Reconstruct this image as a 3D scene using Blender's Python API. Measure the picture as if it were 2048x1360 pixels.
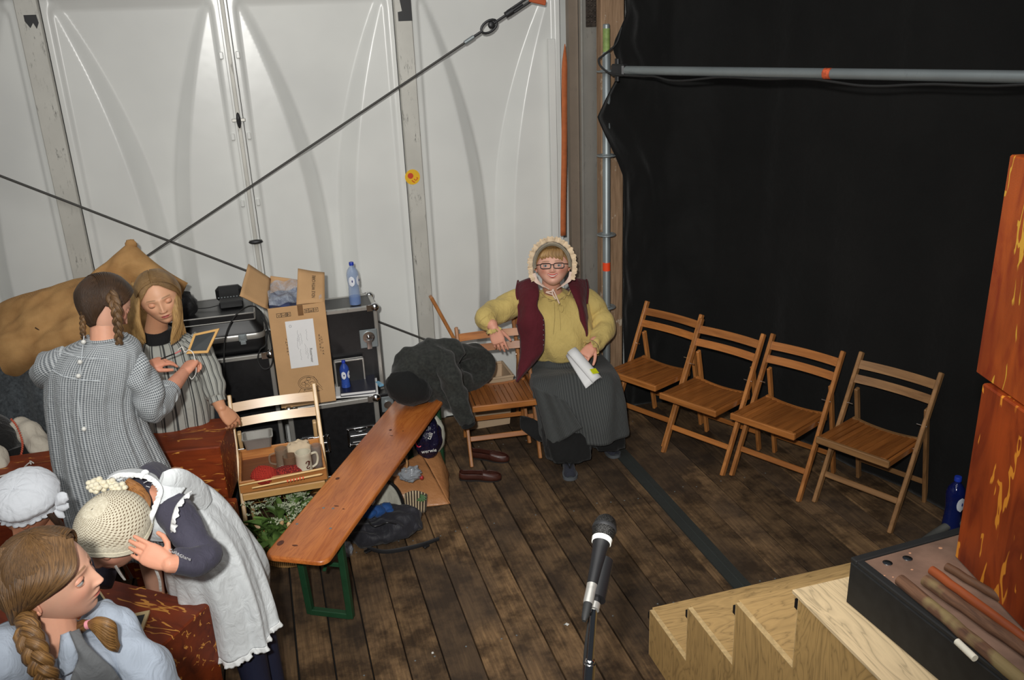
import bpy, bmesh, math, random
import numpy as np
from math import sin, cos, pi, radians, sqrt, atan2
from mathutils import Vector, Matrix, Quaternion, noise

for _o in list(bpy.data.objects):
    bpy.data.objects.remove(_o, do_unlink=True)
SC = bpy.context.scene
COL = SC.collection
random.seed(7)
V = Vector

# ------------------------------------------------------------------ camera
FPX = 1740.0
CAM_H = 2.55
PITCH, ROLL, YAW = radians(20.0), radians(-2.3), radians(15.6)
CAM_M = Matrix.Rotation(-YAW, 3, 'Z') @ Matrix.Rotation(pi/2-PITCH, 3, 'X') @ Matrix.Rotation(ROLL, 3, 'Z')
CAM_P = V((0, 0, CAM_H))
cd = bpy.data.cameras.new('camera')
cd.sensor_width = 36.0
cd.lens = FPX/2048*36.0
cd.clip_start = 0.05
cd.clip_end = 100
cam = bpy.data.objects.new('camera', cd)
COL.objects.link(cam)
cam.matrix_world = Matrix.Translation(CAM_P) @ CAM_M.to_4x4()
SC.camera = cam

# ------------------------------------------------------------------ light
SC.view_settings.view_transform = 'Standard'
SC.view_settings.look = 'None'
SC.view_settings.exposure = 0.0
SC.view_settings.gamma = 1.0
SC.view_settings.use_curve_mapping = False
wd = bpy.data.worlds.new('world')
SC.world = wd
wd.use_nodes = True
wd.node_tree.nodes['Background'].inputs[0].default_value = (0.75, 0.85, 1.0, 1)
wd.node_tree.nodes['Background'].inputs[1].default_value = 0.035

def add_light(name, kind, loc, energy, col=(1, 1, 1), target=None, **kw):
    ld = bpy.data.lights.new(name, kind)
    ld.energy = energy
    ld.color = col
    for k, v in kw.items():
        setattr(ld, k, v)
    o = bpy.data.objects.new(name, ld)
    COL.objects.link(o)
    o.location = loc
    if target is not None:
        o.rotation_euler = (V(target)-V(loc)).to_track_quat('-Z', 'Y').to_euler()
    return o

# the photographer's flash just above and left of the lens, and its bounce off the tent roof
add_light('camera_flash', 'SPOT', (-0.16, -0.10, 2.80), 600, (1.0, 0.985, 0.94), target=(1.55, 5.4, 1.2),
          shadow_soft_size=0.05, spot_size=radians(84), spot_blend=1.0)
add_light('roof_bounce', 'AREA', (-0.3, 1.2, 4.7), 95, (1.0, 0.98, 0.95), target=(-0.1, 3.0, 0.0),
          shape='RECTANGLE', size=4.0, size_y=4.0)

# ------------------------------------------------------------------ point helpers
def at(px, py, x=None, y=None, z=None, d=None):
    r = CAM_M @ V(((px-1024)/FPX, -(py-680)/FPX, -1.0))
    if z is not None: t = (z-CAM_P.z)/r.z
    elif y is not None: t = (y-CAM_P.y)/r.y
    elif x is not None: t = (x-CAM_P.x)/r.x
    else: t = d
    return CAM_P + r*t

# ------------------------------------------------------------------ object helpers
def tag(o, label=None, cat=None, group=None, kind=None):
    if label: o['label'] = label
    if cat: o['category'] = cat
    if group: o['group'] = group
    if kind: o['kind'] = kind
    return o

def thing(name, label, cat, loc=(0, 0, 0), rz=0.0, group=None):
    o = bpy.data.objects.new(name, None)
    COL.objects.link(o)
    o.location = loc
    o.rotation_euler = (0, 0, rz)
    o.empty_display_size = 0.1
    return tag(o, label, cat, group)

def wmat(o):
    m = o.matrix_basis.copy()
    if o.parent is not None:
        m = wmat(o.parent) @ m
    return m

def copy_tree(o, parent=None):
    c = o.copy()
    COL.objects.link(c)
    if parent is not None: c.parent = parent
    for ch in [q for q in bpy.data.objects if q.parent == o]:
        copy_tree(ch, c)
    return c

def rot_to(d, up=(0, 0, 1)):
    """matrix whose X axis is d"""
    x = V(d).normalized()
    u = V(up)
    if abs(x.dot(u)) > 0.98: u = V((0, 1, 0))
    y = u.cross(x).normalized()
    z = x.cross(y)
    return Matrix((x, y, z)).transposed()

class MB:
    def __init__(s):
        s.v = []; s.f = []; s.uv = []; s.mi = []; s.col = None; s.cur = 0
    def add(s, vs, fs, uvs=None, M=None):
        b = len(s.v)
        if M is not None:
            if len(M) == 3: M = M.to_4x4()
            vs = [M @ V(p) for p in vs]
        s.v.extend([tuple(p) for p in vs])
        for i, f in enumerate(fs):
            s.f.append([b+k for k in f])
            s.mi.append(s.cur)
            if uvs is not None:
                s.uv.append([uvs[k] for k in f])
            else:
                s.uv.append(None)
        return s
    def box(s, c, size, R=None, ch=0.0):
        hx, hy, hz = size[0]/2, size[1]/2, size[2]/2
        ch = min(ch, hx*.9, hy*.9, hz*.9)
        T = Matrix.Translation(V(c))
        if R is not None: T = T @ (R.to_4x4() if len(R) == 3 else R)
        if ch <= 0:
            vs = [(x*hx, y*hy, z*hz) for z in (-1, 1) for y in (-1, 1) for x in (-1, 1)]
            fs = [(0, 2, 3, 1), (4, 5, 7, 6), (0, 1, 5, 4), (2, 6, 7, 3), (0, 4, 6, 2), (1, 3, 7, 5)]
            return s.add(vs, fs, None, T)
        vs = []; idx = {}
        for sx in (-1, 1):
            for sy in (-1, 1):
                for sz in (-1, 1):
                    for a in range(3):
                        p = [sx*(hx-ch), sy*(hy-ch), sz*(hz-ch)]
                        p[a] = (sx*hx, sy*hy, sz*hz)[a]
                        idx[(sx, sy, sz, a)] = len(vs); vs.append(tuple(p))
        fs = []
        I = idx
        for a in range(3):
            b_, c_ = (a+1) % 3, (a+2) % 3
            for sg in (-1, 1):
                q = []
                for (u, w) in ((-1, -1), (1, -1), (1, 1), (-1, 1)):
                    k = [0, 0, 0]; k[a] = sg; k[b_] = u; k[c_] = w
                    q.append(I[(k[0], k[1], k[2], a)])
                fs.append(tuple(q if sg > 0 else q[::-1]))
        for a in range(3):           # edges along axis a
            b_, c_ = (a+1) % 3, (a+2) % 3
            for u in (-1, 1):
                for w in (-1, 1):
                    k0 = [0, 0, 0]; k1 = [0, 0, 0]
                    k0[a] = -1; k1[a] = 1; k0[b_] = k1[b_] = u; k0[c_] = k1[c_] = w
                    q = [I[(*k0, b_)], I[(*k1, b_)], I[(*k1, c_)], I[(*k0, c_)]]
                    fs.append(tuple(q if u*w < 0 else q[::-1]))
        for sx in (-1, 1):
            for sy in (-1, 1):
                for sz in (-1, 1):
                    q = [I[(sx, sy, sz, 0)], I[(sx, sy, sz, 1)], I[(sx, sy, sz, 2)]]
                    fs.append(tuple(q if sx*sy*sz > 0 else q[::-1]))
        return s.add(vs, fs, None, T)
    def bar(s, a, b, w, h, ch=0.0, up=(0, 0, 1), ext=0.0):
        """box bar from a to b, w across, h along up"""
        a = V(a); b = V(b); d = b-a
        return s.box((a+b)/2, (d.length+2*ext, w, h), rot_to(d, up), ch)
    def loft(s, rings, closed=True, caps=True, uvs=None):
        n = len(rings[0]); vs = [p for r in rings for p in r]; fs = []
        m = n if closed else n-1
        for i in range(len(rings)-1):
            for j in range(m):
                k = (j+1) % n
                fs.append((i*n+j, i*n+k, (i+1)*n+k, (i+1)*n+j))
        b = len(s.v)
        s.add(vs, fs)
        if uvs is not None:
            c0 = len(s.uv)-len(fs); q = 0
            for i in range(len(rings)-1):
                for j in range(m):
                    u0, u1 = uvs[0][j], uvs[0][j+1]
                    s.uv[c0+q] = [(u0, uvs[1][i]), (u1, uvs[1][i]), (u1, uvs[1][i+1]), (u0, uvs[1][i+1])]
                    q += 1
        if caps and closed:
            for r, off, rev in ((rings[0], 0, True), (rings[-1], (len(rings)-1)*n, False)):
                s.f.append([b+off+k for k in (range(n-1, -1, -1) if rev else range(n))]); s.uv.append(None); s.mi.append(s.cur)
        return s
    def tube(s, path, r, n=10, caps=True, round_=False, tight=None):
        path = [V(p) for p in path]
        N = len(path)
        rr = [r]*N if isinstance(r, (int, float)) else list(r)
        if round_:
            d0 = (path[1]-path[0]).normalized(); d1 = (path[-1]-path[-2]).normalized()
            a = [path[0]-d0*rr[0]*k for k in (0.98, .8, .45)]; ra = [rr[0]*k for k in (.15, .6, .9)]
            b = [path[-1]+d1*rr[-1]*k for k in (.45, .8, .98)]; rb = [rr[-1]*k for k in (.9, .6, .15)]
            path = a+path+b; rr = ra+rr+rb; N = len(path)
        rings = []
        up = None
        L = 0; vv = []
        for i, p in enumerate(path):
            t = (path[min(i+1, N-1)]-path[max(i-1, 0)])
            if t.length < 1e-9: t = V((0, 0, 1))
            t.normalize()
            if up is None:
                up = V((0, 0, 1)) if abs(t.z) < .9 else V((0, 1, 0))
            x = up.cross(t)
            if x.length < 1e-6: x = V((1, 0, 0)).cross(t)
            x.normalize(); y = t.cross(x); up = y
            if i: L += (path[i]-path[i-1]).length
            vv.append(L)
            rings.append([p + (x*cos(2*pi*k/n) + y*sin(2*pi*k/n))*rr[i] for k in range(n)])
        rm = max(rr)
        us = [2*pi*rm*k/n for k in range(n+1)]
        return s.loft(rings, True, caps, (us, vv))
    def lathe(s, prof, c=(0, 0, 0), R=None, n=20):
        """prof: list of (r, z)"""
        T = Matrix.Translation(V(c))
        if R is not None: T = T @ R.to_4x4()
        rings = [[T @ V((r*cos(2*pi*k/n), r*sin(2*pi*k/n), z)) for k in range(n)] for r, z in prof]
        L = [0]
        for i in range(1, len(prof)):
            L.append(L[-1]+math.hypot(prof[i][0]-prof[i-1][0], prof[i][1]-prof[i-1][1]))
        rm = max(p[0] for p in prof)
        return s.loft(rings, True, True, ([2*pi*rm*k/n for k in range(n+1)], L))
    def ell(s, c, r, R=None, nu=16, nv=10, fn=None):
        T = Matrix.Translation(V(c))
        if R is not None: T = T @ R.to_4x4()
        rings = []
        for i in range(nv+1):
            a = -pi/2 + pi*i/nv
            a = max(-pi/2+.02, min(pi/2-.02, a))
            ring = []
            for k in range(nu):
                b = 2*pi*k/nu
                p = V((cos(a)*cos(b), cos(a)*sin(b), sin(a)))
                q = V((p.x*r[0], p.y*r[1], p.z*r[2]))
                if fn: q = fn(p, q)
                ring.append(T @ q)
            rings.append(ring)
        rm = (r[0]+r[1])/2
        return s.loft(rings, True, True, ([2*pi*rm*k/nu for k in range(nu+1)], [pi*r[2]*i/nv for i in range(nv+1)]))
    def prism(s, poly, z0, z1, R=None, c=(0, 0, 0)):
        T = Matrix.Translation(V(c))
        if R is not None: T = T @ R.to_4x4()
        n = len(poly)
        vs = [(p[0], p[1], z0) for p in poly]+[(p[0], p[1], z1) for p in poly]
        fs = [tuple(range(n-1, -1, -1)), tuple(range(n, 2*n))]
        fs += [(i, (i+1) % n, n+(i+1) % n, n+i) for i in range(n)]
        return s.add(vs, fs, None, T)
    def grid(s, fn, nu, nv, uvf=None, closeu=False):
        vs = [fn(i/nu, j/nv) for j in range(nv+1) for i in range(nu+1)]
        fs = [(j*(nu+1)+i, j*(nu+1)+i+1, (j+1)*(nu+1)+i+1, (j+1)*(nu+1)+i) for j in range(nv) for i in range(nu)]
        uv = [(uvf(i/nu, j/nv) if uvf else (i/nu, j/nv)) for j in range(nv+1) for i in range(nu+1)]
        return s.add(vs, fs, uv)
    def build(s, name, mat, parent=None, smooth=True, world=False, mesh_only=False, solid=0.0, vcol=None, sharp=40):
        vs = s.v
        if world and parent is not None:
            inv = wmat(parent).inverted()
            vs = [tuple(inv @ V(p)) for p in vs]
        me = bpy.data.meshes.new(name)
        me.from_pydata([tuple(p) for p in vs], [], s.f)
        if any(u is not None for u in s.uv):
            ul = me.uv_layers.new(name='UVMap')
            flat = []
            for f, u in zip(s.f, s.uv):
                if u is None: flat.extend([0.0, 0.0]*len(f))
                else:
                    for c in u: flat.extend((c[0], c[1]))
            ul.data.foreach_set('uv', flat)
        mats = mat if isinstance(mat, (list, tuple)) else [mat]
        for m in mats: me.materials.append(m)
        if len(mats) > 1: me.polygons.foreach_set('material_index', s.mi)
        if vcol is not None:
            a = me.color_attributes.new('Col', 'FLOAT_COLOR', 'POINT')
            a.data.foreach_set('color', np.asarray(vcol, dtype=np.float32).ravel())
        me.update()
        me.validate(verbose=False)
        if smooth:
            me.shade_smooth()
            if sharp:
                try: me.set_sharp_from_angle(angle=radians(sharp))
                except Exception: pass
        if mesh_only: return me
        o = bpy.data.objects.new(name, me)
        COL.objects.link(o)
        if parent is not None: o.parent = parent
        if solid:
            md = o.modifiers.new('thickness', 'SOLIDIFY'); md.thickness = solid; md.offset = 0
        return o

def obj_from(me, name, parent=None, loc=(0, 0, 0), rot=(0, 0, 0)):
    o = bpy.data.objects.new(name, me); COL.objects.link(o)
    if parent is not None: o.parent = parent
    o.location = loc; o.rotation_euler = rot
    return o

def curve_pts(pts, n=8):
    """Catmull-Rom through pts"""
    P_ = [V(p) for p in pts]
    P_ = [P_[0]*2-P_[1]] + P_ + [P_[-1]*2-P_[-2]]
    out = []
    for i in range(1, len(P_)-2):
        a, b, c, d = P_[i-1:i+3]
        for k in range(n):
            t = k/n
            out.append(0.5*((2*b)+(c-a)*t+(2*a-5*b+4*c-d)*t*t+(3*b-a-3*c+d)*t**3))
    out.append(P_[-2])
    return out

def interp(xs, ys, x):
    return float(np.interp(x, xs, ys))

def cr(vals, n):
    """Catmull-Rom of scalar list"""
    return [p.x for p in curve_pts([(v, 0, 0) for v in vals], n)]

def text_mesh(txt, size, mat, name, parent, M, depth=0.0004, align='CENTER', sx=1.0):
    cu = bpy.data.curves.new(name, 'FONT')
    cu.body = txt; cu.size = size; cu.extrude = depth; cu.align_x = align; cu.align_y = 'CENTER'; cu.resolution_u = 2
    to = bpy.data.objects.new('tmp', cu); COL.objects.link(to)
    dg = bpy.context.evaluated_depsgraph_get()
    me = bpy.data.meshes.new_from_object(to.evaluated_get(dg))
    bpy.data.objects.remove(to, do_unlink=True)
    me.transform(Matrix.Diagonal((sx, 1, 1, 1)))
    me.transform(M)
    me.materials.clear(); me.materials.append(mat)
    me.name = name
    o = bpy.data.objects.new(name, me); COL.objects.link(o)
    if parent is not None: o.parent = parent
    return o

# ------------------------------------------------------------------ material helpers
class NT:
    def __init__(s, name):
        s.m = bpy.data.materials.new(name); s.m.use_nodes = True
        s.t = s.m.node_tree; s.n = s.t.nodes; s.b = s.n['Principled BSDF']
    def new(s, typ, **kw):
        nd = s.n.new(typ)
        for k, v in kw.items():
            setattr(nd, k, v)
        return nd
    def link(s, a, b): s.t.links.new(a, b)
    def set(s, node, **kw):
        for k, v in kw.items(): node.inputs[k].default_value = v
    def coord(s, which='Object', scale=(1, 1, 1), rot=(0, 0, 0), rnd=False):
        tc = s.new('ShaderNodeTexCoord')
        mp = s.new('ShaderNodeMapping')
        mp.inputs['Scale'].default_value = scale
        mp.inputs['Rotation'].default_value = rot
        s.link(tc.outputs[which], mp.inputs['Vector'])
        if rnd:
            oi = s.new('ShaderNodeObjectInfo')
            ml = s.new('ShaderNodeMath', operation='MULTIPLY'); ml.inputs[1].default_value = 37.0
            s.link(oi.outputs['Random'], ml.inputs[0])
            cb = s.new('ShaderNodeCombineXYZ'); s.link(ml.outputs[0], cb.inputs[0]); s.link(ml.outputs[0], cb.inputs[1])
            s.link(cb.outputs[0], mp.inputs['Location'])
        return mp.outputs[0]
    def noise(s, vec, scale=5, detail=4, rough=.55, dist=0.0):
        nd = s.new('ShaderNodeTexNoise')
        s.set(nd, Scale=scale, Detail=detail, Roughness=rough, Distortion=dist)
        s.link(vec, nd.inputs['Vector'])
        return nd.outputs['Fac']
    def ramp(s, fac, stops, interp_='LINEAR'):
        r = s.new('ShaderNodeValToRGB')
        r.color_ramp.interpolation = interp_
        el = r.color_ramp.elements
        while len(el) > 1: el.remove(el[-1])
        el[0].position = stops[0][0]; el[0].color = c4(stops[0][1])
        for p, c in stops[1:]:
            e = el.new(p); e.color = c4(c)
        s.link(fac, r.inputs[0])
        return r.outputs[0]
    def mix(s, fac, a, b, mode='MIX'):
        m = s.new('ShaderNodeMix', data_type='RGBA', blend_type=mode)
        for sock, v in ((m.inputs[0], fac), (m.inputs[6], a), (m.inputs[7], b)):
            if isinstance(v, bpy.types.NodeSocket): s.link(v, sock)
            elif isinstance(v, (int, float)): sock.default_value = v
            else: sock.default_value = c4(v)
        return m.outputs[2]
    def math(s, op, a, b=None, c=None):
        m = s.new('ShaderNodeMath', operation=op)
        for i, v in enumerate((a, b, c)):
            if v is None: continue
            if isinstance(v, bpy.types.NodeSocket): s.link(v, m.inputs[i])
            else: m.inputs[i].default_value = v
        return m.outputs[0]
    def bump(s, h, strength=.3, dist=.01):
        b = s.new('ShaderNodeBump'); s.set(b, Strength=strength, Distance=dist)
        s.link(h, b.inputs['Height']); s.link(b.outputs[0], s.b.inputs['Normal'])
        return b
    def base(s, c):
        if isinstance(c, bpy.types.NodeSocket): s.link(c, s.b.inputs['Base Color'])
        else: s.b.inputs['Base Color'].default_value = c4(c)
        return s
    def p(s, **kw):
        for k, v in kw.items(): 
            s.b.inputs[k.replace('_', ' ')].default_value = v
        return s

def c4(c):
    if isinstance(c, (int, float)): c = (c, c, c)
    return (c[0], c[1], c[2], 1.0)

def S(r, g, b):
    """sRGB 0-255 to linear"""
    f = lambda u: (u/255/12.92) if u <= 10 else ((u/255+.055)/1.055)**2.4
    return (f(r), f(g), f(b))

def sc(c, k): return tuple(max(0, min(1, x*k)) for x in c)

def basic(name, col, rough=.6, metal=0.0, var=.15, vs=12, bump=0.0, bs=80, coat=0.0, spec=.5, coord='Object', stretch=(1, 1, 1)):
    t = NT(name)
    v = t.coord(coord, stretch)
    n = t.noise(v, vs, 3)
    t.base(t.ramp(n, [(.3, sc(col, 1-var)), (.7, sc(col, 1+var))]))
    t.p(Roughness=rough, Metallic=metal, Coat_Weight=coat, Specular_IOR_Level=spec)
    if bump:
        t.bump(t.noise(v, bs, 3), bump, .004)
    return t.m

def wood(name, c1, c2, along='Y', scale=1.0, rough=.45, coat=.0, knots=False, rnd=True, dark=None, streak=14):
    t = NT(name)
    st = {'X': (1.2, streak, streak), 'Y': (streak, 1.2, streak), 'Z': (streak, streak, 1.2)}[along]
    v = t.coord('Object', tuple(a*scale for a in st), rnd=rnd)
    n = t.noise(v, 2.2, 6, .6, .6)
    col = t.ramp(n, [(.28, c1), (.5, tuple((a+b)/2 for a, b in zip(c1, c2))), (.72, c2)])
    if rnd:
        oi = t.new('ShaderNodeObjectInfo')
        k = t.math('MULTIPLY_ADD', oi.outputs['Random'], .35, .82)
        hs = t.new('ShaderNodeHueSaturation'); t.link(k, hs.inputs['Value']); t.link(col, hs.inputs['Color'])
        col = hs.outputs[0]
    if knots:
        v2 = t.coord('Object', (3.0, 1.6, 3.0) if along == 'Y' else (1.6, 3.0, 3.0))
        vo = t.new('ShaderNodeTexVoronoi'); vo.inputs['Scale'].default_value = 1.6
        t.link(v2, vo.inputs['Vector'])
        kf = t.ramp(vo.outputs['Distance'], [(.05, 1), (.085, 0)])
        col = t.mix(kf, col, dark or sc(c1, .3))
    t.base(col)
    t.p(Roughness=rough, Coat_Weight=coat, Coat_Roughness=.25)
    t.bump(n, .15, .003)
    return t.m
# ------------------------------------------------------------------ materials
M_ = {}
def mk_floor():
    t = NT('stage_boards')
    v = t.coord('Object', (1, 1, 1), rnd=True)
    vg = t.coord('Object', (26, 1.6, 26), rnd=True)
    g = t.noise(vg, 2.5, 6, .65, .4)
    blot = t.noise(v, 5.5, 5, .68)
    big = t.noise(v, 1.3, 2, .5)
    a = t.ramp(g, [(.25, S(78, 60, 42)), (.55, S(118, 92, 64)), (.8, S(152, 120, 82))])
    b = t.ramp(blot, [(.40, S(70, 60, 54)), (.58, (1, 1, 1))])
    c = t.mix(.72, a, b, 'MULTIPLY')
    c = t.mix(t.ramp(big, [(.42, 0), (.58, .62)]), c, S(58, 48, 40))
    oi = t.new('ShaderNodeObjectInfo')
    k = t.math('MULTIPLY_ADD', oi.outputs['Random'], .7, .68)
    hs = t.new('ShaderNodeHueSaturation'); t.link(k, hs.inputs['Value']); t.link(c, hs.inputs['Color'])
    t.base(hs.outputs[0]); t.p(Roughness=.72, Specular_IOR_Level=.35)
    t.bump(g, .35, .004)
    return t.m
M_['floor'] = mk_floor()
M_['dark'] = basic('under_floor_black', (.006, .005, .004), .95)

def mk_wall():
    t = NT('white_glossy_plastic')
    v = t.coord('Object')
    n = t.noise(v, 1.6, 3)
    t.base(t.ramp(n, [(.3, S(210, 211, 208)), (.7, S(222, 223, 219))]))
    t.p(Roughness=.28, Specular_IOR_Level=.5)
    t.bump(t.noise(v, 6, 2), .05, .02)
    return t.m
M_['wall'] = mk_wall()
def mk_alu(name, base=(200, 198, 190), scr=.5, rough=.42, metal=.35, dark=(60, 58, 55), pos=(.56, .66)):
    t = NT(name)
    v = t.coord('Object', (1, 1, .25))
    n = t.noise(v, 45, 6, .75)
    n2 = t.noise(t.coord('Object'), 5, 3)
    m = t.math('MULTIPLY', t.ramp(n, [(pos[0], 0), (pos[1], 1)]), t.ramp(n2, [(.42, 0), (.62, 1)]))
    m = t.math('MULTIPLY', m, scr)
    t.base(t.mix(m, t.ramp(n2, [(.3, sc(S(*base), .85)), (.7, S(*base))]), S(*dark)))
    t.p(Roughness=rough, Metallic=metal)
    return t.m
M_['post'] = mk_alu('scuffed_white_aluminium', (196, 194, 186), .85, .5, .15)
M_['alu'] = mk_alu('brushed_aluminium', (168, 166, 160), .5, .38, .6)
M_['case_alu'] = mk_alu('case_edge_aluminium', (190, 188, 182), .35, .32, .65)
M_['chrome'] = basic('chrome', (.75, .75, .75), .16, 1.0, .03)
M_['galv'] = mk_alu('galvanised_steel', (148, 156, 158), .35, .45, .55, (90, 90, 88))
M_['steel_dark'] = basic('dark_steel', (.045, .045, .047), .45, .6)
M_['black'] = basic('black_plastic', (.009, .009, .010), .45, 0, .1)
M_['black_lam'] = basic('black_laminate', (.010, .010, .011), .33, 0, .25, 40, .12, 300)
M_['rubber'] = basic('black_rubber', (.012, .012, .012), .7)
M_['white'] = basic('white_plastic', S(225, 224, 218), .4)
M_['orange_strap'] = basic('orange_webbing', S(176, 96, 52), .85, 0, .12, 30, .3, 200)
M_['timber'] = None
def mk_timber():
    t = NT('old_timber_with_plaster')
    g = t.noise(t.coord('Object', (30, 30, 2)), 2.5, 5)
    v = t.coord('Object', (1.6, 1.6, 1))
    sp = t.noise(v, 9, 5, .7)
    c = t.ramp(g, [(.3, S(116, 90, 66)), (.7, S(160, 130, 102))])
    c = t.mix(t.ramp(sp, [(.60, 0), (.66, .8)]), c, S(190, 176, 158))
    t.base(c); t.p(Roughness=.8); t.bump(g, .3, .004)
    return t.m
M_['timber'] = mk_timber()
def mk_curtain():
    t = NT('black_stage_molton')
    v = t.coord('Object')
    n = t.noise(v, 3, 3)
    t.base(t.ramp(n, [(.3, (.0018, .0019, .0018)), (.7, (.0042, .0041, .0038))]))
    t.p(Roughness=.82, Specular_IOR_Level=.25, Sheen_Weight=.12, Sheen_Roughness=.5)
    t.bump(t.noise(v, 14, 4), .25, .02)
    return t.m
M_['curtain'] = mk_curtain()

def mk_faux(name, along='X', face=1.0, base=((104, 36, 12), (158, 66, 24)), crack=(214, 146, 66), cs=1.0):
    """painted imitation wood: red-brown grain, fine ribbing and wavering ochre cracks"""
    t = NT(name)
    rot = {'X': (0, 0, 0), 'Z': (0, radians(90), 0), 'Y': (0, 0, radians(90))}[along]
    st = {'X': (1.5, 7, 7), 'Z': (7, 7, 1.5), 'Y': (7, 1.5, 7)}[along]
    v = t.coord('Object', st, rnd=True)
    g = t.noise(v, 2.2, 5, .6, 1.2)
    big = t.noise(t.coord('Object', (1, 1, 1), rnd=True), 3.0, 2)
    c = t.ramp(g, [(.3, S(*base[0])), (.52, sc(S(*base[1]), .8)), (.72, S(*base[1]))])
    c = t.mix(t.ramp(big, [(.35, .55), (.65, 0)]), c, sc(S(*base[0]), .55))
    # fine ribs across the grain
    w = t.new('ShaderNodeTexWave', wave_type='BANDS', bands_direction={'X': 'X', 'Z': 'Z', 'Y': 'Y'}[along])
    t.set(w, Scale=95.0, Distortion=.4, Detail=0)
    t.link(t.coord('Object'), w.inputs['Vector'])
    c = t.mix(.22, c, t.ramp(w.outputs['Fac'], [(.2, .25), (.8, 1.0)]), 'MULTIPLY')
    # cracks: thin level lines of a stretched, warped noise, broken into short pieces
    s2 = {'X': (6*cs, 26*cs, 26*cs), 'Z': (26*cs, 26*cs, 6*cs), 'Y': (26*cs, 6*cs, 26*cs)}[along]
    v2 = t.coord('Object', s2, rnd=True)
    n1 = t.noise(v2, 1.0, 2.2, .5, .35)
    n2 = t.noise(t.coord('Object', tuple(a*1.15 for a in s2), rnd=True), 1.0, 1.0, .5)
    line = t.math('SUBTRACT', 1.0, t.math('DIVIDE', t.math('ABSOLUTE', t.math('SUBTRACT', n1, .5)), .026))
    wgt = t.math('SUBTRACT', t.math('MULTIPLY', n2, 4.2), 2.30)
    m = t.math('MULTIPLY', t.math('MINIMUM', line, t.math('MULTIPLY', wgt, 1.6)), 5.0)
    cl = t.new('ShaderNodeClamp'); t.link(m, cl.inputs[0])
    c = t.mix(cl.outputs[0], c, t.mix(.5, S(*crack), S(176, 104, 36)) if False else S(*crack))
    t.base(c); t.p(Roughness=.5, Specular_IOR_Level=.4)
    t.bump(w.outputs['Fac'], .12, .003)
    return t.m
M_['faux_x'] = mk_faux('imitation_wood_lengthwise', 'X')
M_['faux_z'] = mk_faux('imitation_wood_upright', 'Z', base=((110, 34, 10), (176, 74, 24)), crack=(220, 140, 44), cs=.8)
M_['chair'] = wood('varnished_beech', S(138, 82, 38), S(190, 122, 62), 'X', 1.0, .38, .3)
M_['chair_y'] = wood('varnished_beech_slats', S(122, 70, 30), S(166, 102, 48), 'Y', 1.0, .38, .3)
M_['chair_z'] = wood('varnished_beech_upright', S(140, 86, 42), S(192, 128, 70), 'Z', 1.0, .38, .3)
M_['pale'] = wood('pale_pine_lengthwise', S(196, 146, 84), S(226, 182, 118), 'X', 1.0, .35, .35)
M_['pale_z'] = wood('pale_pine_upright', S(192, 154, 104), S(226, 192, 140), 'Z', 1.0, .4, .2)
M_['bench'] = wood('orange_varnished_pine', S(150, 76, 26), S(198, 112, 48), 'X', .8, .25, .6, False, False)
M_['green'] = basic('green_painted_steel', S(32, 72, 46), .45, .1, .15)

def mk_ply(name, base, along='Z', knots=True):
    t = NT(name)
    st = {'Z': (7, 7, 1.4), 'Y': (7, 1.2, 7), 'X': (1.2, 7, 7)}[along]
    v = t.coord('Object', st, rnd=True)
    n = t.noise(v, 1.1, 3, .5, 2.2)
    w = t.math('FRACT', t.math('MULTIPLY', n, 9.0))
    w = t.math('ABSOLUTE', t.math('SUBTRACT', w, .5))
    c = t.ramp(w, [(.0, sc(S(*base), .66)), (.12, sc(S(*base), .92)), (.5, sc(S(*base), 1.08))])
    if knots:
        vo = t.new('ShaderNodeTexVoronoi'); vo.inputs['Scale'].default_value = 2.3
        t.link(t.coord('Object', (1.3, 1.3, 1), rnd=True), vo.inputs['Vector'])
        kf = t.ramp(vo.outputs['Distance'], [(.05, .85), (.075, .35), (.10, 0)])
        c = t.mix(kf, c, S(116, 70, 36))
    t.base(c); t.p(Roughness=.6)
    return t.m
M_['ply'] = mk_ply('raw_plywood', (190, 154, 98), 'Z')
M_['ply_t'] = mk_ply('raw_plywood_treads', (196, 160, 106), 'X')
M_['ply_w'] = mk_ply('fresh_white_plywood', (226, 200, 158), 'Y')
M_['ply_edge'] = basic('plywood_edge', S(206, 176, 126), .7, 0, .2, 60)

# ------------------------------------------------------------------ floor
GAP = .151
X0 = .183
floor = MB().box((.7, 2.9, -.045), (6.2, 6.0, .03)).build('floor', M_['dark'], None, False)
tag(floor, kind='structure')
rnd = random.Random(3)
plank_me = []
for k in range(4):
    plank_me.append(MB().box((0, 0, -.016), (GAP-.0045-.001*k, 5.6, .032), None, .0025).build('plank', M_['floor'], None, False, mesh_only=True))
STRIP = (1.892, 1.985)
i0 = int(math.floor((-2.25-X0)/GAP)); 
k = i0
while X0+k*GAP < 3.75:
    xc = X0+(k+.5)*GAP
    if not (STRIP[0]-.06 < xc < STRIP[1]+.06):
        o = obj_from(plank_me[rnd.randrange(4)], 'plank', floor, (xc, 2.62, rnd.uniform(-.0012, .0012)), (0, 0, rnd.uniform(-.0006, .0006)))
    k += 1
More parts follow.
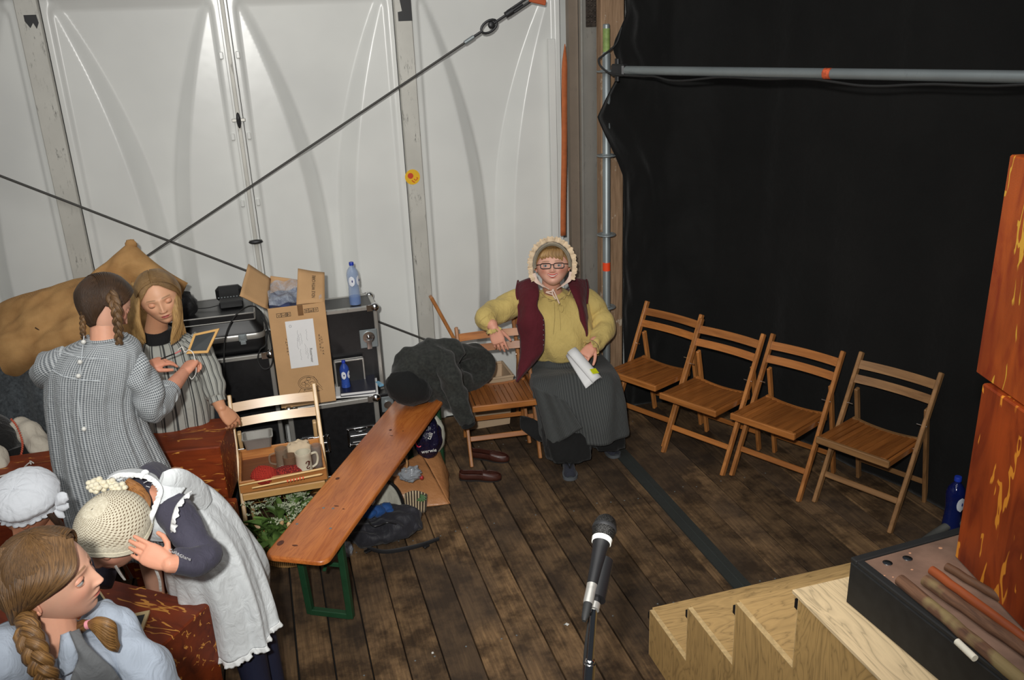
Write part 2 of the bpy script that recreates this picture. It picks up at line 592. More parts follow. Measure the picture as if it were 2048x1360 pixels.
# narrow filler boards beside the strip
for xa, xb in ((X0+11*GAP+.002, STRIP[0]-.001), (STRIP[1]+.001, X0+13*GAP-.002)):
    if xb-xa > .01:
        MB().box(((xa+xb)/2, 2.62, -.016), (xb-xa, 5.6, .032), None, .002).build('plank', M_['floor'], floor, False)
mb = MB()
xm = (STRIP[0]+STRIP[1])/2
mb.box((xm, 2.62, -.012), (.093, 5.6, .03), None, .003)
mb.box((xm+.006, 2.62, .004), (.014, 5.6, .005), None, .002)
mb.box((STRIP[0]+.003, 2.62, .003), (.005, 5.6, .004))
strip = mb.build('trim_1', mk_alu('dull_steel_strip', (62, 66, 64), .5, .5, .25, (30, 30, 30)), None, False)
tag(strip, kind='structure')
mb = MB()
for yy in (3.98, 3.05, 2.55, 1.9, 4.9):
    for k in range(-12, 22):
        for dx in (.035, .115):
            if rnd.random() < .55:
                x = X0+k*GAP+dx+rnd.uniform(-.008, .008); y = yy+rnd.uniform(-.02, .02)
                if STRIP[0]-.01 < x < STRIP[1]+.01: continue
                mb.lathe([(.0045, 0), (.0045, .0012), (.002, .0018)], (x, y, .0005), None, 6)
sh = mb.build('screw_head', M_['galv'], floor)
sh['kind'] = 'stuff'
def scrap(px, py, s, label, a=0):
    m = MB(); p = at(px, py, z=0.002)
    m.prism([(-s, -s*.7), (s*.6, -s), (s, s*.8), (-s*.3, s)], 0, .0015, Matrix.Rotation(a, 3, 'Z'))
    o = m.build('paper_scrap', M_['white'], None, False); o.location = p
    tag(o, label, 'scrap')
scrap(1134, 1249, .009, 'small white paper scrap lying on the floorboards left of the microphone stand', .8)
scrap(865, 1306, .006, 'tiny pale scrap on the floorboards below the green bench legs', .3)

# ------------------------------------------------------------------ back wall
WY = 5.43
wall = MB().box((.6, WY+.16, 1.6), (6.4, .04, 3.3)).build('wall_back', M_['wall'], None, False)
tag(wall, kind='structure')
def panel(x0, x1, emb=True):
    W = x1-x0; z0, z1 = .0, 2.765
    D = .10
    us = list(np.linspace(0, 1, 97)); zs = list(np.linspace(0, 1, 121))
    def arc(z):     # outer edge of the rib from the side, metres
        R_ = 4.55; zc = 1.15; mx = .335
        dx = mx - (R_-math.sqrt(max(R_*R_-(z-zc)**2, 0)))
        return dx
    def f(u, v):
        x = u*W; z = z0+v*(z1-z0)
        y = 0.0
        dl = min(x, W-x); dt = z1-z; db = z-z0+.06
        # rounded pressed rim
        rr = .055
        ax = max(rr+.03-dl, 0); ay = max(rr+.03-dt, 0)
        de = .03+rr-math.hypot(ax, ay) if (ax > 0 and ay > 0) else min(dl, dt)
        e = max(0, min(1, (de-.028)/.022)); e = e*e*(3-2*e)
        y += .018*e
        a = arc(z)
        if a > .05*0:
            dep = max(0, min(1, (a-.0)/.30))
            w = .012+.095*dep
            t = max(0, min(1, (dl-a)/w)) if a > 0 else 1.0
            t2 = t*(1-.0)-.5*(t*t-t**3) if False else (t if t < .8 else .8+.2*(1-((1-t)/.2)**2)*1.0)
            Dz = D*dep
            y += Dz*t2 - .0*Dz
        return V((x0+x, WY-.012+y, z))
    m = MB().grid(lambda u, v: f(u, v), 110, 110)
    # flip so that it faces the room
    m.f = [q for q in m.f]
    o = m.build('panel', M_['wall'], wall, True, sharp=0)
    if emb:
        cx = (x0+x1)/2-.03; zc = 2.545
        pts = []
        mbb = MB()
        def P_(a, b): return V((cx+a, WY+.064, zc+b))
        seq = [(-.15, .02), (-.135, -.02), (-.05, -.075), (-.02, -.04), (.01, -.072), (.055, -.03), (.085, -.06), (.145, -.01), (.15, .035), (.1, .0), (.085, .05), (.055, .0), (.04, .05), (.01, -.01), (-.03, .045), (-.055, -.03), (-.1, -.005), (-.15, .02)]
        mbb.tube([P_(*q) for q in seq], .0028, 6)
        mbb.build('embossed_logo', M_['wall'], wall, True)
PJ = [-2.05, -1.115, -1.0, -.09, -.06, .872, .975, 1.905]
panel(-2.03, -1.117, False)
panel(-.998, -.102)
panel(-.05, .868)
panel(.978, 1.90, False)
# uprights between the panels
def post(xc, w, name='post'):
    m = MB()
    m.box((xc, WY-.035, 1.6), (w, .045, 3.2), None, .004)
    o = m.build(name, M_['post'], wall, False)
    return o
p1 = post(-1.057, .112); p2 = post(.922, .10)
MB().box((-.078, WY-.02, 1.6), (.05, .03, 3.2), None, .004).build('channel', M_['wall'], wall, False)
MB().box((-.078, WY-.04, 1.6), (.022, .02, 3.2), None, .003).build('rod', M_['post'], wall, False)
for z in (2.085, 1.372):
    m = MB(); 
    if z > 2:
        m.ell((-.078, WY-.068, z), (.013, .018, .045), None, 12, 8)
    else:
        m.ell((-.078, WY-.068, z), (.042, .018, .014), None, 12, 8)
    m.build('knob', M_['steel_dark'], wall)
    MB().box((-.078, WY-.052, z), (.075, .008, .018), None, .002).build('bracket', M_['alu'], wall, False)
for sx in (-1, 1):
    for z in (2.44, 1.99, 1.6):
        MB().box((-.078+sx*.045, WY-.018, z), (.022, .02, .04), None, .004).build('clip', M_['wall'], wall, False)
# rail across the head of the wall
MB().box((.4, WY-.02, 2.80), (4.4, .06, .035), None, .004).build('trim_2', M_['alu'], None, False)['kind'] = 'structure'
MB().box((.4, WY+.02, 3.05), (4.4, .03, .45), None, .004).build('panel', M_['wall'], wall, False)
# tape on the posts, round sticker
def tape(name, poly, y, mat=None):
    m = MB(); R = Matrix(((1, 0, 0), (0, 0, 1), (0, 1, 0)))
    m.prism(poly, y-.0006, y+.0006, R)
    return m.build(name, mat or M_['black'], wall, False)
q = at(62, 42, y=WY-.058)
tape('tape_patch', [(q.x-.03, q.z+.03), (q.x+.03, q.z+.03), (q.x+.035, q.z-.01), (q.x+.02, q.z-.04), (q.x+.008, q.z-.01), (q.x-.01, q.z-.035), (q.x-.03, q.z+.0)], WY-.0585)
tape('tape_patch', [(.897, 2.76), (.972, 2.76), (.972, 2.585), (.89, 2.585), (.89, 2.635), (.915, 2.64)], WY-.0585)
def sticker():
    q = at(825, 354, y=WY-.058)
    m = MB(); Ry = Matrix.Rotation(pi/2, 3, 'X')
    m.lathe([(.047, 0), (.047, .0008)], (q.x, WY-.0578, q.z), Ry, 28)
    s = m.build('sticker', basic('yellow_sticker', S(226, 178, 30), .4, 0, .03), None, False)
    tag(s, 'round yellow sticker with red print on the wall post above the bench', 'sticker')
    red = basic('red_print', S(196, 62, 30), .45, 0, .05)
    m = MB(); m.lathe([(.018, 0), (.018, .0006)], (q.x-.012, WY-.0588, q.z+.008), Ry, 20)
    m.tube([(q.x+.008, WY-.0592, q.z-.012), (q.x+.018, WY-.0592, q.z-.022), (q.x+.028, WY-.0592, q.z-.016), (q.x+.026, WY-.0592, q.z-.004), (q.x+.034, WY-.0592, q.z-.01)], .0028, 5)
    m.tube([(q.x-.006, WY-.0592, q.z-.02), (q.x+.004, WY-.0592, q.z-.03), (q.x+.012, WY-.0592, q.z-.034)], .003, 5)
    m.build('red_print', red, s, False)
    for i, (tx, dz) in enumerate((('KOOP', .016), ('LOKAAL', .008), ('HIER', .0))):
        pass
sticker()
# ------------------------------------------------------------------ tent upright, plank, scaffold
BY = 5.30
beam = thing('tent_upright', 'broad scuffed aluminium tent upright standing behind the seated woman', 'post', (2.02, BY, 0))
m = MB(); m.box((2.035, BY, 1.6), (.118, .10, 3.2), None, .004); m.box((2.035-.05, BY-.053, 1.6), (.007, .008, 3.2), None, .002)
m.build('profile', M_['alu'], beam, False, world=True)
m = MB(); m.box((1.945, BY+.02, 1.6), (.06, .06, 3.2), None, .003)
m.build('side_flange', mk_alu('aged_aluminium_flange', (136, 122, 108), .4, .5, .4), beam, False, world=True)
m = MB(); m.box((2.045, BY-.054, 2.66), (.075, .008, .30), None, .002)
for a in range(3):
    for b in range(9):
        m.ell((2.022+a*.022, BY-.06, 2.54+b*.03), (.007, .005, .007), None, 8, 5)
m.build('perforated_plate', basic('rusty_dark_plate', S(58, 50, 44), .55, .4, .5, 60), beam, False, world=True)
o = MB().box((2.148, WY-.03, 1.6), (.10, .03, 3.2), None, .004).build('trim_3', M_['wall'], None, False); tag(o, kind='structure')
st = thing('ratchet_strap', 'orange webbing strap hanging along the left edge of the tent upright', 'strap', (1.905, BY, 0))
q0 = at(1127, 88, y=5.27); q1 = at(1124, 470, y=5.27)
m = MB()
def strapf(u, v):
    z = q0.z*(1-v)+q1.z*v
    w = .036*min(1, v*9+.12)
    return V((q0.x*(1-v)+q1.x*v+(u-.5)*w, 5.245+.004*sin(v*9), z))
m.grid(strapf, 2, 24)
m.build('webbing', M_['orange_strap'], st, True, world=True, solid=.003)
m = MB().box((q0.x-.035, 5.40, 1.75), (.045, .03, 1.4), None, .003)
m.build('backing_strip', M_['wall'], st, False, world=True)
# ratchet strap seen at the very top
tim = thing('timber_post', 'plaster-stained brown timber post beside the black curtain', 'post', (2.14, 5.17, 0))
m = MB(); m.box((2.135, 5.17, 1.6), (.15, .08, 3.2), None, .006); m.build('beam', M_['timber'], tim, False, world=True)
sp = thing('scaffold_standard', 'upright galvanised scaffold pipe with round rosettes behind the woman', 'scaffold pipe', (2.053, 5.03, 0))
m = MB()
m.lathe([(.0242, .0), (.0242, 2.36), (.0205, 2.365), (.0205, 2.52), (.016, 2.525)], (2.053, 5.03, 0), None, 24)
m.build('tube', M_['galv'], sp, world=True)
m = MB(); m.lathe([(.0212, 2.37), (.0212, 2.50)], (2.053, 5.03, 0), None, 24)
m.build('green_spigot', basic('green_faded_paint', S(128, 150, 84), .6, .1, .25, 40), sp, world=True)
for z in (2.26, 1.765, 1.27, .79, .3):
    m = MB(); m.lathe([(.024, -.012), (.03, -.005), (.058, -.004), (.061, 0), (.058, .005), (.03, .005), (.0245, .012)], (2.053, 5.03, z), None, 28)
    for a in range(4):
        m.box((2.053+.043*cos(a*pi/2+.4), 5.03+.043*sin(a*pi/2+.4), z+.006), (.012, .012, .003))
    m.build('rosette', M_['galv'], sp, world=True)
m = MB(); m.lathe([(.0247, 0), (.0247, .055)], (2.053, 5.03, 1.035), None, 24)
m.build('orange_tape', basic('fluorescent_orange_tape', S(236, 74, 28), .55, 0, .06), sp, world=True)
lg = thing('scaffold_ledger', 'horizontal galvanised scaffold pipe running in front of the black curtain', 'scaffold pipe', (2.053, 5.0, 2.27))
LA = V((2.075, 4.98, 2.268)); LB = V((2.848, 2.779, 2.283)); LD = (LB-LA)
LE = LA+LD*1.30
m = MB(); m.tube([LA+LD*.05, LE], .0242, 24); m.build('tube', M_['galv'], lg, world=True)
dn = LD.normalized(); 
m = MB(); m.bar(LA-dn*.0, LA+dn*.11, .05, .07, .01); m.bar(LA+dn*.02, LA+dn*.05, .016, .13, .003)
m.build('wedge_head', M_['steel_dark'], lg, False, world=True)
q = at(1632, 148, y=3.6)
f = (q.y-LA.y)/LD.y
m = MB(); m.tube([LA+LD*(f-.006), LA+LD*(f+.011)], .0249, 20, False); m.build('orange_tape', basic('orange_red_tape', S(190, 84, 50), .6, 0, .5, 60), lg, world=True)
# power cable along the ledger
cab = []
for (x, y, dd) in ((1243, 55, 4.98), (1232, 88, 4.97), (1205, 112, 4.96), (1197, 120, 4.955), (1203, 134, 4.95), (1225, 148, 4.90)):
    cab.append(at(x, y, y=dd))
for i in range(1, 26):
    t_ = .05+i*.05
    s_ = sin(i*1.3)*.006
    drop = -.034-.010*sin(i*.55)+s_ if i > 2 else -.03
    cab.append(LA+LD*t_+V((-.01, -.008, drop)))
m = MB(); m.tube(curve_pts(cab, 4), .006, 8)
o = m.build('power_cable', M_['rubber'], None); tag(o, 'black power cable looped over the scaffold pipe and along the ledger', 'cable')

# ------------------------------------------------------------------ curtain
def curtain():
    path = [V((2.17, 5.07)), V((2.45, 5.12)), V((2.72, 4.98)), V((2.92, 4.62)), V((3.06, 4.2)), V((3.17, 3.76)), V((3.284, 3.314)), V((3.42, 2.8)), V((3.55, 2.2)), V((3.70, 1.5)), V((3.8, .9))]
    pp = curve_pts([(p.x, p.y, 0) for p in path], 14)
    n = len(pp)-1
    edge = [(1252, -60, 5.03), (1254, 30, 5.03), (1230, 82, 5.0), (1227, 100, 5.0), (1240, 130, 5.02), (1233, 162, 5.0), (1214, 198, 4.96), (1197, 235, 4.92), (1212, 270, 4.95), (1232, 315, 4.99), (1246, 352, 5.04), (1249, 420, 5.05), (1248, 520, 5.05), (1247, 610, 5.05), (1249, 700, 5.05), (1250, 800, 5.05)]
    ep = [at(a, b, y=c) for a, b, c in edge]
    zs = [p.z for p in ep][::-1]; xs = [p.x for p in ep][::-1]; ys = [p.y for p in ep][::-1]
    def f(u, v):
        z = 3.25*v+.01
        k = u*n; i = min(int(k), n-1); t = k-i
        p = pp[i].lerp(pp[i+1], t)
        ex = interp(zs, xs, z); ey = interp(zs, ys, z)
        w = max(0, 1-u/.14); w = w*w*(3-2*w)
        x = p.x+(ex-2.17)*w; y = p.y+(ey-5.07)*w
        # normal direction towards the room
        q = pp[min(i+1, n)]-pp[i]; q.normalize(); nx, ny = -q.y, q.x
        if nx*(-1)+ny*(-1) < 0: nx, ny = -nx, -ny
        nz = noise.noise(V((u*9, z*.35, 1.3)))*.045+noise.noise(V((u*28, z*.8, 5.3)))*.014
        cre = 0
        if u < .3:
            cre = (noise.noise(V((u*16+z*1.6, z*2.2-u*9, 2)))*.055+noise.noise(V((u*40+z*3, z*5, 8)))*.018)*(1-u/.3)
        amp = min(1, u/.02+.15)
        d = (nz+cre)*amp
        return V((x+nx*d, y+ny*d, z))
    m = MB(); m.grid(f, 240, 130)
    o = m.build('stage_curtain', M_['curtain'], None, True, sharp=0)
    o.modifiers.new('thickness', 'SOLIDIFY').thickness = .004
    tag(o, 'large black stage curtain hanging as the right side of the room', 'curtain')
curtain()
tag(MB().box((4.02, 2.7, 1.6), (.04, 5.6, 3.3)).build('wall_right', M_['dark'], None, False), kind='structure')

tag(MB().box((-2.66, 3.6, 1.6), (.04, 3.8, 3.3)).build('wall_left', M_['wall'], None, False), kind='structure')
# ------------------------------------------------------------------ bracing wire ropes
def mk_rope_mat():
    t = NT('twisted_wire_rope')
    tc = t.new('ShaderNodeTexCoord'); mp = t.new('ShaderNodeMapping')
    mp.inputs['Rotation'].default_value = (0, 0, radians(35)); t.link(tc.outputs['UV'], mp.inputs[0])
    w = t.new('ShaderNodeTexWave'); t.set(w, Scale=60.0); t.link(mp.outputs[0], w.inputs[0])
    t.base(t.ramp(w.outputs[0], [(.2, S(30, 30, 30)), (.8, S(104, 102, 98))])); t.p(Roughness=.5, Metallic=.4)
    t.bump(w.outputs[0], .5, .002)
    return t.m
M_['rope'] = mk_rope_mat()
c1 = thing('bracing_cable', 'steel bracing cable rising right to the turnbuckle at the top of the picture', 'cable', at(300, 508, y=5.30))
A = at(932, 84, y=5.24); B_ = at(300, 508, y=5.32); B2 = B_+(B_-A).normalized()*.45
m = MB(); m.tube([A, B2], .0068, 10); m.build('wire_rope', M_['rope'], c1, world=True)
dr = (A-B_).normalized()
m = MB(); m.tube([A-dr*.01, A+dr*.055], .012, 12); m.build('ferrule', M_['galv'], c1, world=True)
s0 = A+dr*.055
up_ = V((-dr.z, 0, dr.x))
m = MB(); loop = [s0+dr*(.0)]; L = .125
for i in range(17):
    a = i/16*2*pi
    loop.append(s0+dr*(.055+L*.5*(1-cos(a))*.85)+up_*(.030*sin(a)))
loop.append(s0)
m.tube([s0, s0+dr*.06], .008, 8)
m.tube(loop[1:-1]+[loop[1]], .0075, 8); m.build('thimble', M_['steel_dark'], c1, world=True)
m = MB(); s1 = s0+dr*.125; m.tube([s1, s1+dr*.17], .008, 8); m.ell(s1, (.022, .012, .022)); m.build('eye_bolt', M_['steel_dark'], c1, world=True)
m = MB(); s2 = s1+dr*.12
for sg in (-1, 1): m.tube([s2+up_*(.013*sg), s2+dr*.30+up_*(.013*sg)], .0075, 8)
m.tube([s2-dr*.02, s2+dr*.03], .019, 12); m.tube([s2+dr*.27, s2+dr*.32], .019, 12); m.tube([s2+dr*.02, s2+dr*.1], .009, 8); m.tube([s2+dr*.2, s2+dr*.5], .009, 8)
m.build('turnbuckle', M_['steel_dark'], c1, world=True)
q = at(1075, 2, y=5.2); m = MB(); m.bar(q+V((-.05, 0, .012)), q+V((.05, 0, -.012)), .02, .03, .004); m.build('orange_tag', basic('rust_orange_tag', S(176, 84, 44), .7), c1, False, world=True)
c2 = thing('bracing_cable', 'steel bracing cable falling right across the wall and behind the open carton', 'cable', at(0, 352, y=5.345))
A = at(-40, 336, y=5.345); B_ = at(868, 686, y=5.345); A = A+(A-B_).normalized()*1.2
m = MB(); m.tube([A, B_], .0068, 10); m.build('wire_rope', M_['rope'], c2, world=True)
# ------------------------------------------------------------------ folding chairs
def chair_meshes(mx, my, mz):
    """beech folding chair, origin between nothing: left front foot at 0,0; X to the right, Y to the back"""
    W = .453; T = .021; D = .036
    d = {}
    top = V((0, .36, .79))
    def stile(x):
        return MB().bar((x, 0, 0), (x, .36, .79), T, D, .004, up=(0, 1, .3))
    d['stile_l'] = stile(T/2).build('stile', mz, None, False, mesh_only=True)
    d['stile_r'] = stile(W-T/2).build('stile', mz, None, False, mesh_only=True)
    def pt(z, off=0): return V((0, .36*z/.79+off, z))
    def slat(z, h):
        m = MB(); c = pt(z); tl = V((0, .36, .79)).normalized()
        def f(u, v):
            x = T+(W-2*T)*u
            bow = .016*(1-(2*u-1)**2)
            return V((x, c.y+bow, 0))+V((0, tl.y*(v-.5)*h, c.z+tl.z*(v-.5)*h))
        nn = V((0, tl.z, -tl.y))*.006
        N = 10
        rings = []
        for i in range(N+1):
            a, b = f(i/N, 0), f(i/N, 1)
            rings.append([a-nn, b-nn, b+nn, a+nn])
        m.loft(rings)
        return m.build('back_slat', mx, None, True, mesh_only=True)
    d['slat1'] = slat(.728, .048); d['slat2'] = slat(.655, .046)
    p = pt(.155)
    d['fs'] = MB().bar((T, p.y, p.z), (W-T, p.y, p.z), .012, .032, .003, up=(0, .36, .79)).build('front_stretcher', mx, None, False, mesh_only=True)
    a0 = V((0, .30, .60)); b0 = V((0, .432, 0))
    for k, x in (('rl', T*1.6), ('rr', W-T*1.6)):
        m = MB().bar((x, a0.y, a0.z), (x, b0.y, b0.z), T*.95, .033, .004, up=(0, 1, .2))
        d[k] = m.build('rear_leg', mz, None, False, mesh_only=True)
    t = (.60-.13)/.60
    p = a0.lerp(b0, t)
    d['rs'] = MB().bar((T*2, p.y, p.z), (W-T*2, p.y, p.z), .012, .03, .003).build('rear_stretcher', mx, None, False, mesh_only=True)
    # seat: frame and slats running front to back, gently dished
    zf, zr = .428, .418; yf, yr = -.065, .285; xa, xb = .038, W-.038
    m = MB()
    m.bar((xa-.012, yf, zf-.012), (xb+.012, yf, zf-.012), .022, .038, .004)
    m.build
    d['sf'] = m.build('seat_front_rail', mx, None, False, mesh_only=True)
    m = MB()
    N = 12
    def dish(x): return -.018*(1-((x-W/2)/((xb-xa)/2))**2)
    rings = []
    for i in range(N+1):
        x = xa+(xb-xa)*i/N; z = zr+.004+dish(x)
        rings.append([V((x, yr-.011, z-.02)), V((x, yr-.011, z+.012)), V((x, yr+.011, z+.012)), V((x, yr+.011, z-.02))])
    m.loft(rings)
    d['sb'] = m.build('seat_back_rail', mx, None, False, mesh_only=True)
    for k, x in (('s1', xa), ('s2', xb)):
        d[k] = MB().bar((x, yf, zf-.014), (x, yr, zr-.008), .018, .036, .003).build('seat_side_rail', my, None, False, mesh_only=True)
    ns = 11
    for i in range(ns):
        x = xa+.012+(xb-xa-.024)*(i+.5)/ns
        z0 = zf+.004+dish(x)*.35; z1 = zr+.010+dish(x)
        w = (xb-xa-.024)/ns-.0022
        d['q%02d' % i] = MB().bar((x, yf+.01, z0), (x, yr-.008, z1), w, .009, .0015).build('seat_slat', my, None, False, mesh_only=True)
    m = MB()
    m.tube([(-.004, .24, .53), (.05, .24, .53)], .003, 8); m.tube([(W-.05, .24, .53), (W+.004, .24, .53)], .003, 8)
    m.tube([(0, .19, .412), (W, .19, .412)], .0035, 8)
    d['rod'] = m.build('pivot_rod', M_['chrome'], None, True, mesh_only=True)
    return d
CH = chair_meshes(M_['chair'], M_['chair_y'], M_['chair_z'])
CHP = chair_meshes(M_['pale'], M_['pale'], M_['pale_z'])
def chair(L, ang, label, group=None, kit=CH, lean=0.0):
    t = thing('folding_chair', label, 'chair', L, ang, group)
    for k, me in kit.items():
        obj_from(me, me.name.split('.')[0], t)
    return t
G = 'wooden folding chairs in a row before the black curtain'
chair((2.02, 4.885, 0), radians(-63.5), 'wooden folding chair next to the timber post, farthest back in the row by the curtain', G)
chair((2.178, 4.43, 0), radians(-63.3), 'second wooden folding chair from the timber post, overlapping its left neighbour', G)
chair((2.424, 4.026, 0), radians(-63.5), 'third wooden folding chair from the timber post in the row by the curtain', G)
chair((2.696, 3.606, 0), radians(-65.7), 'rightmost folding chair of the curtain row, its wood paler and greyer than the others', G,
      kit=chair_meshes(wood('worn_grey_beech', S(120, 84, 50), S(172, 128, 82), 'X', 1, .5, .1), M_['chair_y'], wood('worn_grey_beech_upright', S(118, 84, 50), S(170, 126, 82), 'Z', 1, .5, .1)))
chair((1.0, 4.655, 0), radians(-5.0), 'empty folding chair left of the seated woman, dark jacket over its back corner')
chair((1.43, 4.84, 0), radians(-3), 'folding chair almost hidden under the seated woman')
# folded chair leaning behind: seen edge-on
def folded():
    t = thing('folding_chair', 'folded wooden chair leaning edge-on to the wall, tip above the dark jacket', 'chair', (1.28, 5.3, 0))
    a = at(862, 594, y=5.30); b = at(903, 668, y=5.28); d = (b-a).normalized()
    L = (a.z)/(-d.z)
    foot = a+d*L*.985
    dv = V((-.02, .045, 0))
    view = (a-CAM_P).normalized(); side = d.cross(view).normalized()
    off = view*.0
    for i in range(2):
        o = V((-.03, -.05, -.02))*i
        m = MB(); m.bar(a+V((0, .03*i, 0)), foot+V((0, .03*i, 0)), .022, .04, .004, up=view)
        m.build('stile', M_['chair_z'], t, False, world=True)
    for f in (.55, .62):
        c = a.lerp(foot, f); m = MB(); m.bar(c+V((0, .0, 0)), c+V((0, .03, 0)), .02, .05, .002, up=d); m.build('back_slat', M_['chair'], t, False, world=True)
folded()

# ------------------------------------------------------------------ flight cases
def ball_corner(m, c, s=(1, 1, 1), r=.022):
    m.ell(c, (r, r, r), None, 12, 8)
def flight_case(name, label, x0, x1, y0, y1, z0, z1, ew=.026, latches=(), handles=(), wheels=True, mat=None, balls=True):
    t = thing(name, label, 'case', ((x0+x1)/2, (y0+y1)/2, z0 if not wheels else 0))
    cx, cy, cz = (x0+x1)/2, (y0+y1)/2, (z0+z1)/2
    MB().box((cx, cy, cz), (x1-x0-.006, y1-y0-.006, z1-z0-.006)).build('body', mat or M_['black_lam'], t, False, world=True)
    e = ew
    for z in (z0+e/2, z1-e/2):
        for (a, b) in (((x0, y0), (x1, y0)), ((x0, y1), (x1, y1)), ((x0, y0), (x0, y1)), ((x1, y0), (x1, y1))):
            ax, ay = a; bx, by = b
            sx = e/2*(1 if ax == x0 and bx == x0 else (-1 if ax == x1 and bx == x1 else 0)); sy = e/2*(1 if ay == y0 and by == y0 else (-1 if ay == y1 and by == y1 else 0))
            m = MB(); m.bar((ax+sx, ay+sy, z), (bx+sx, by+sy, z), e, e, .004)
            m.build('edge_profile', M_['case_alu'], t, False, world=True)
    for x in (x0+e/2, x1-e/2):
        for y in (y0+e/2, y1-e/2):
            m = MB(); m.bar((x, y, z0), (x, y, z1), e, e, .004, up=(0, 1, 0)); m.build('edge_profile', M_['case_alu'], t, False, world=True)
    if balls:
        for x in (x0+.012, x1-.012):
            for y in (y0+.012, y1-.012):
                for z in (z0+.012, z1-.012):
                    m = MB(); m.ell((x, y, z), (.028, .028, .028), None, 14, 10)
                    m.box((x+(.03 if x < cx else -.03), y+(-.014 if y < cy else .014), z), (.04, .003, .04), None, .001)
                    m.build('ball_corner', M_['chrome'], t, True, world=True)
    for (px_, pz_, face) in latches:
        m = MB(); y = y0-.004
        m.box((px_, y, pz_), (.105, .006, .115), None, .003)
        rec = m.build('butterfly_latch', M_['galv'], t, False, world=True)
        m = MB()
        m.lathe([(.036, 0), (.036, .008), (.026, .008), (.026, .002)], (px_, y-.003, pz_+.01), Matrix.Rotation(pi/2, 3, 'X'), 20)
        m.ell((px_, y-.008, pz_+.01), (.013, .01, .013), None, 12, 8)
        m.box((px_-.0, y-.010, pz_-.035), (.03, .006, .06), None, .002)
        m.build('latch_knob', M_['chrome'], rec, True, world=True)
    for (px_, pz_) in handles:
        y = y0-.003
        m = MB(); w, h = .17, .12
        m.box((px_, y, pz_+h/2-.008), (w, .008, .016), None, .003); m.box((px_, y, pz_-h/2+.008), (w, .008, .016), None, .003)
        m.box((px_-w/2+.008, y, pz_), (.016, .008, h), None, .003); m.box((px_+w/2-.008, y, pz_), (.016, .008, h), None, .003)
        for k in range(5): m.ell((px_-w/2+.012+k*(w-.024)/4, y-.004, pz_+h/2-.008), (.004, .003, .004), None, 8, 5); m.ell((px_-w/2+.012+k*(w-.024)/4, y-.004, pz_-h/2+.008), (.004, .003, .004), None, 8, 5)
        hd = m.build('recessed_handle', M_['chrome'], t, True, world=True)
        m = MB(); m.box((px_, y+.0012, pz_), (w-.03, .003, h-.03)); m.build('dish', M_['steel_dark'], hd, False, world=True)
        m = MB(); m.tube([(px_-w/2+.02, y-.008, pz_+.012), (px_+w/2-.02, y-.008, pz_+.012)], .0085, 12); m.box((px_, y-.006, pz_+.034), (.06, .006, .01), None, .002); m.tube([(px_-w/2+.03, y-.004, pz_-.03), (px_+w/2-.03, y-.004, pz_-.03)], .005, 8)
        m.build('grip', M_['chrome'], hd, True, world=True)
    if wheels:
        for x in (x0+.07, x1-.07):
            for y in (y0+.07, y1-.07):
                m = MB(); m.tube([(x-.018, y, z0/2), (x+.018, y, z0/2)], z0/2, 16); m.build('castor', M_['rubber'], t, True, world=True)
    return t
# children built with parent rec in world numbers: rebase helper
_old_build = MB.build
fc1 = flight_case('flight_case', 'large black flight case with aluminium edges under the hard suitcase', -.80, -.066, 4.86, 5.28, .05, .835, .026)
fc2 = flight_case('flight_case', 'tall black flight case with butterfly latches, water bottle standing on its top', .02, .565, 4.99, 5.26, .05, 1.0, .026, latches=((.498, .80, 0), (.515, .33, 0)))
fc3 = flight_case('flight_case', 'low black flight case with two chrome handles in front, notebooks lying on it', -.03, .495, 4.75, 4.975, .02, .518, .03, handles=((.105, .265), (.375, .28)), wheels=False)
# black dish-edged suitcase on the big case
t = thing('suitcase', 'black moulded suitcase with a bright metal band on the large flight case', 'suitcase', (-.33, 5.0, .835))
m = MB()
def rrect(cx, cy, hx, hy, r, z, n=5):
    out = []
    for (sx, sy, a0) in ((1, 1, 0), (-1, 1, 90), (-1, -1, 180), (1, -1, 270)):
        for k in range(n):
            a = radians(a0+90*k/(n-1)); out.append(V((cx+sx*(hx-r)+r*cos(a), cy+sy*(hy-r)+r*sin(a), z)))
    return out
cx, cy = -.32, 5.06
prof = [(.21, .15, 0), (.222, .165, .02), (.226, .17, .08), (.226, .17, .085)]
m.loft([rrect(cx, cy, a, b, .05, .838+z) for a, b, z in prof]); m.build('lower_shell', M_['black'], t, True, world=True)
m = MB(); m.loft([rrect(cx, cy, a, b, .052, .838+z) for a, b, z in ((.229, .173, .083), (.231, .175, .087), (.231, .175, .112), (.229, .173, .116))]); m.build('metal_band', M_['case_alu'], t, True, world=True)
m = MB(); m.loft([rrect(cx, cy, a, b, .05, .838+z) for a, b, z in ((.226, .17, .115), (.224, .168, .13), (.20, .145, .175), (.195, .14, .195))]); m.build('lid', M_['black'], t, True, world=True)
m = MB(); m.box((-.215, cy-.178, .838+.10), (.045, .012, .042), None, .003); m.box((-.215, cy-.186, .838+.105), (.03, .008, .02), None, .002); m.box((-.215, cy-.18, .838+.07), (.03, .008, .02), None, .002)
m.build('latch', M_['galv'], t, False, world=True)
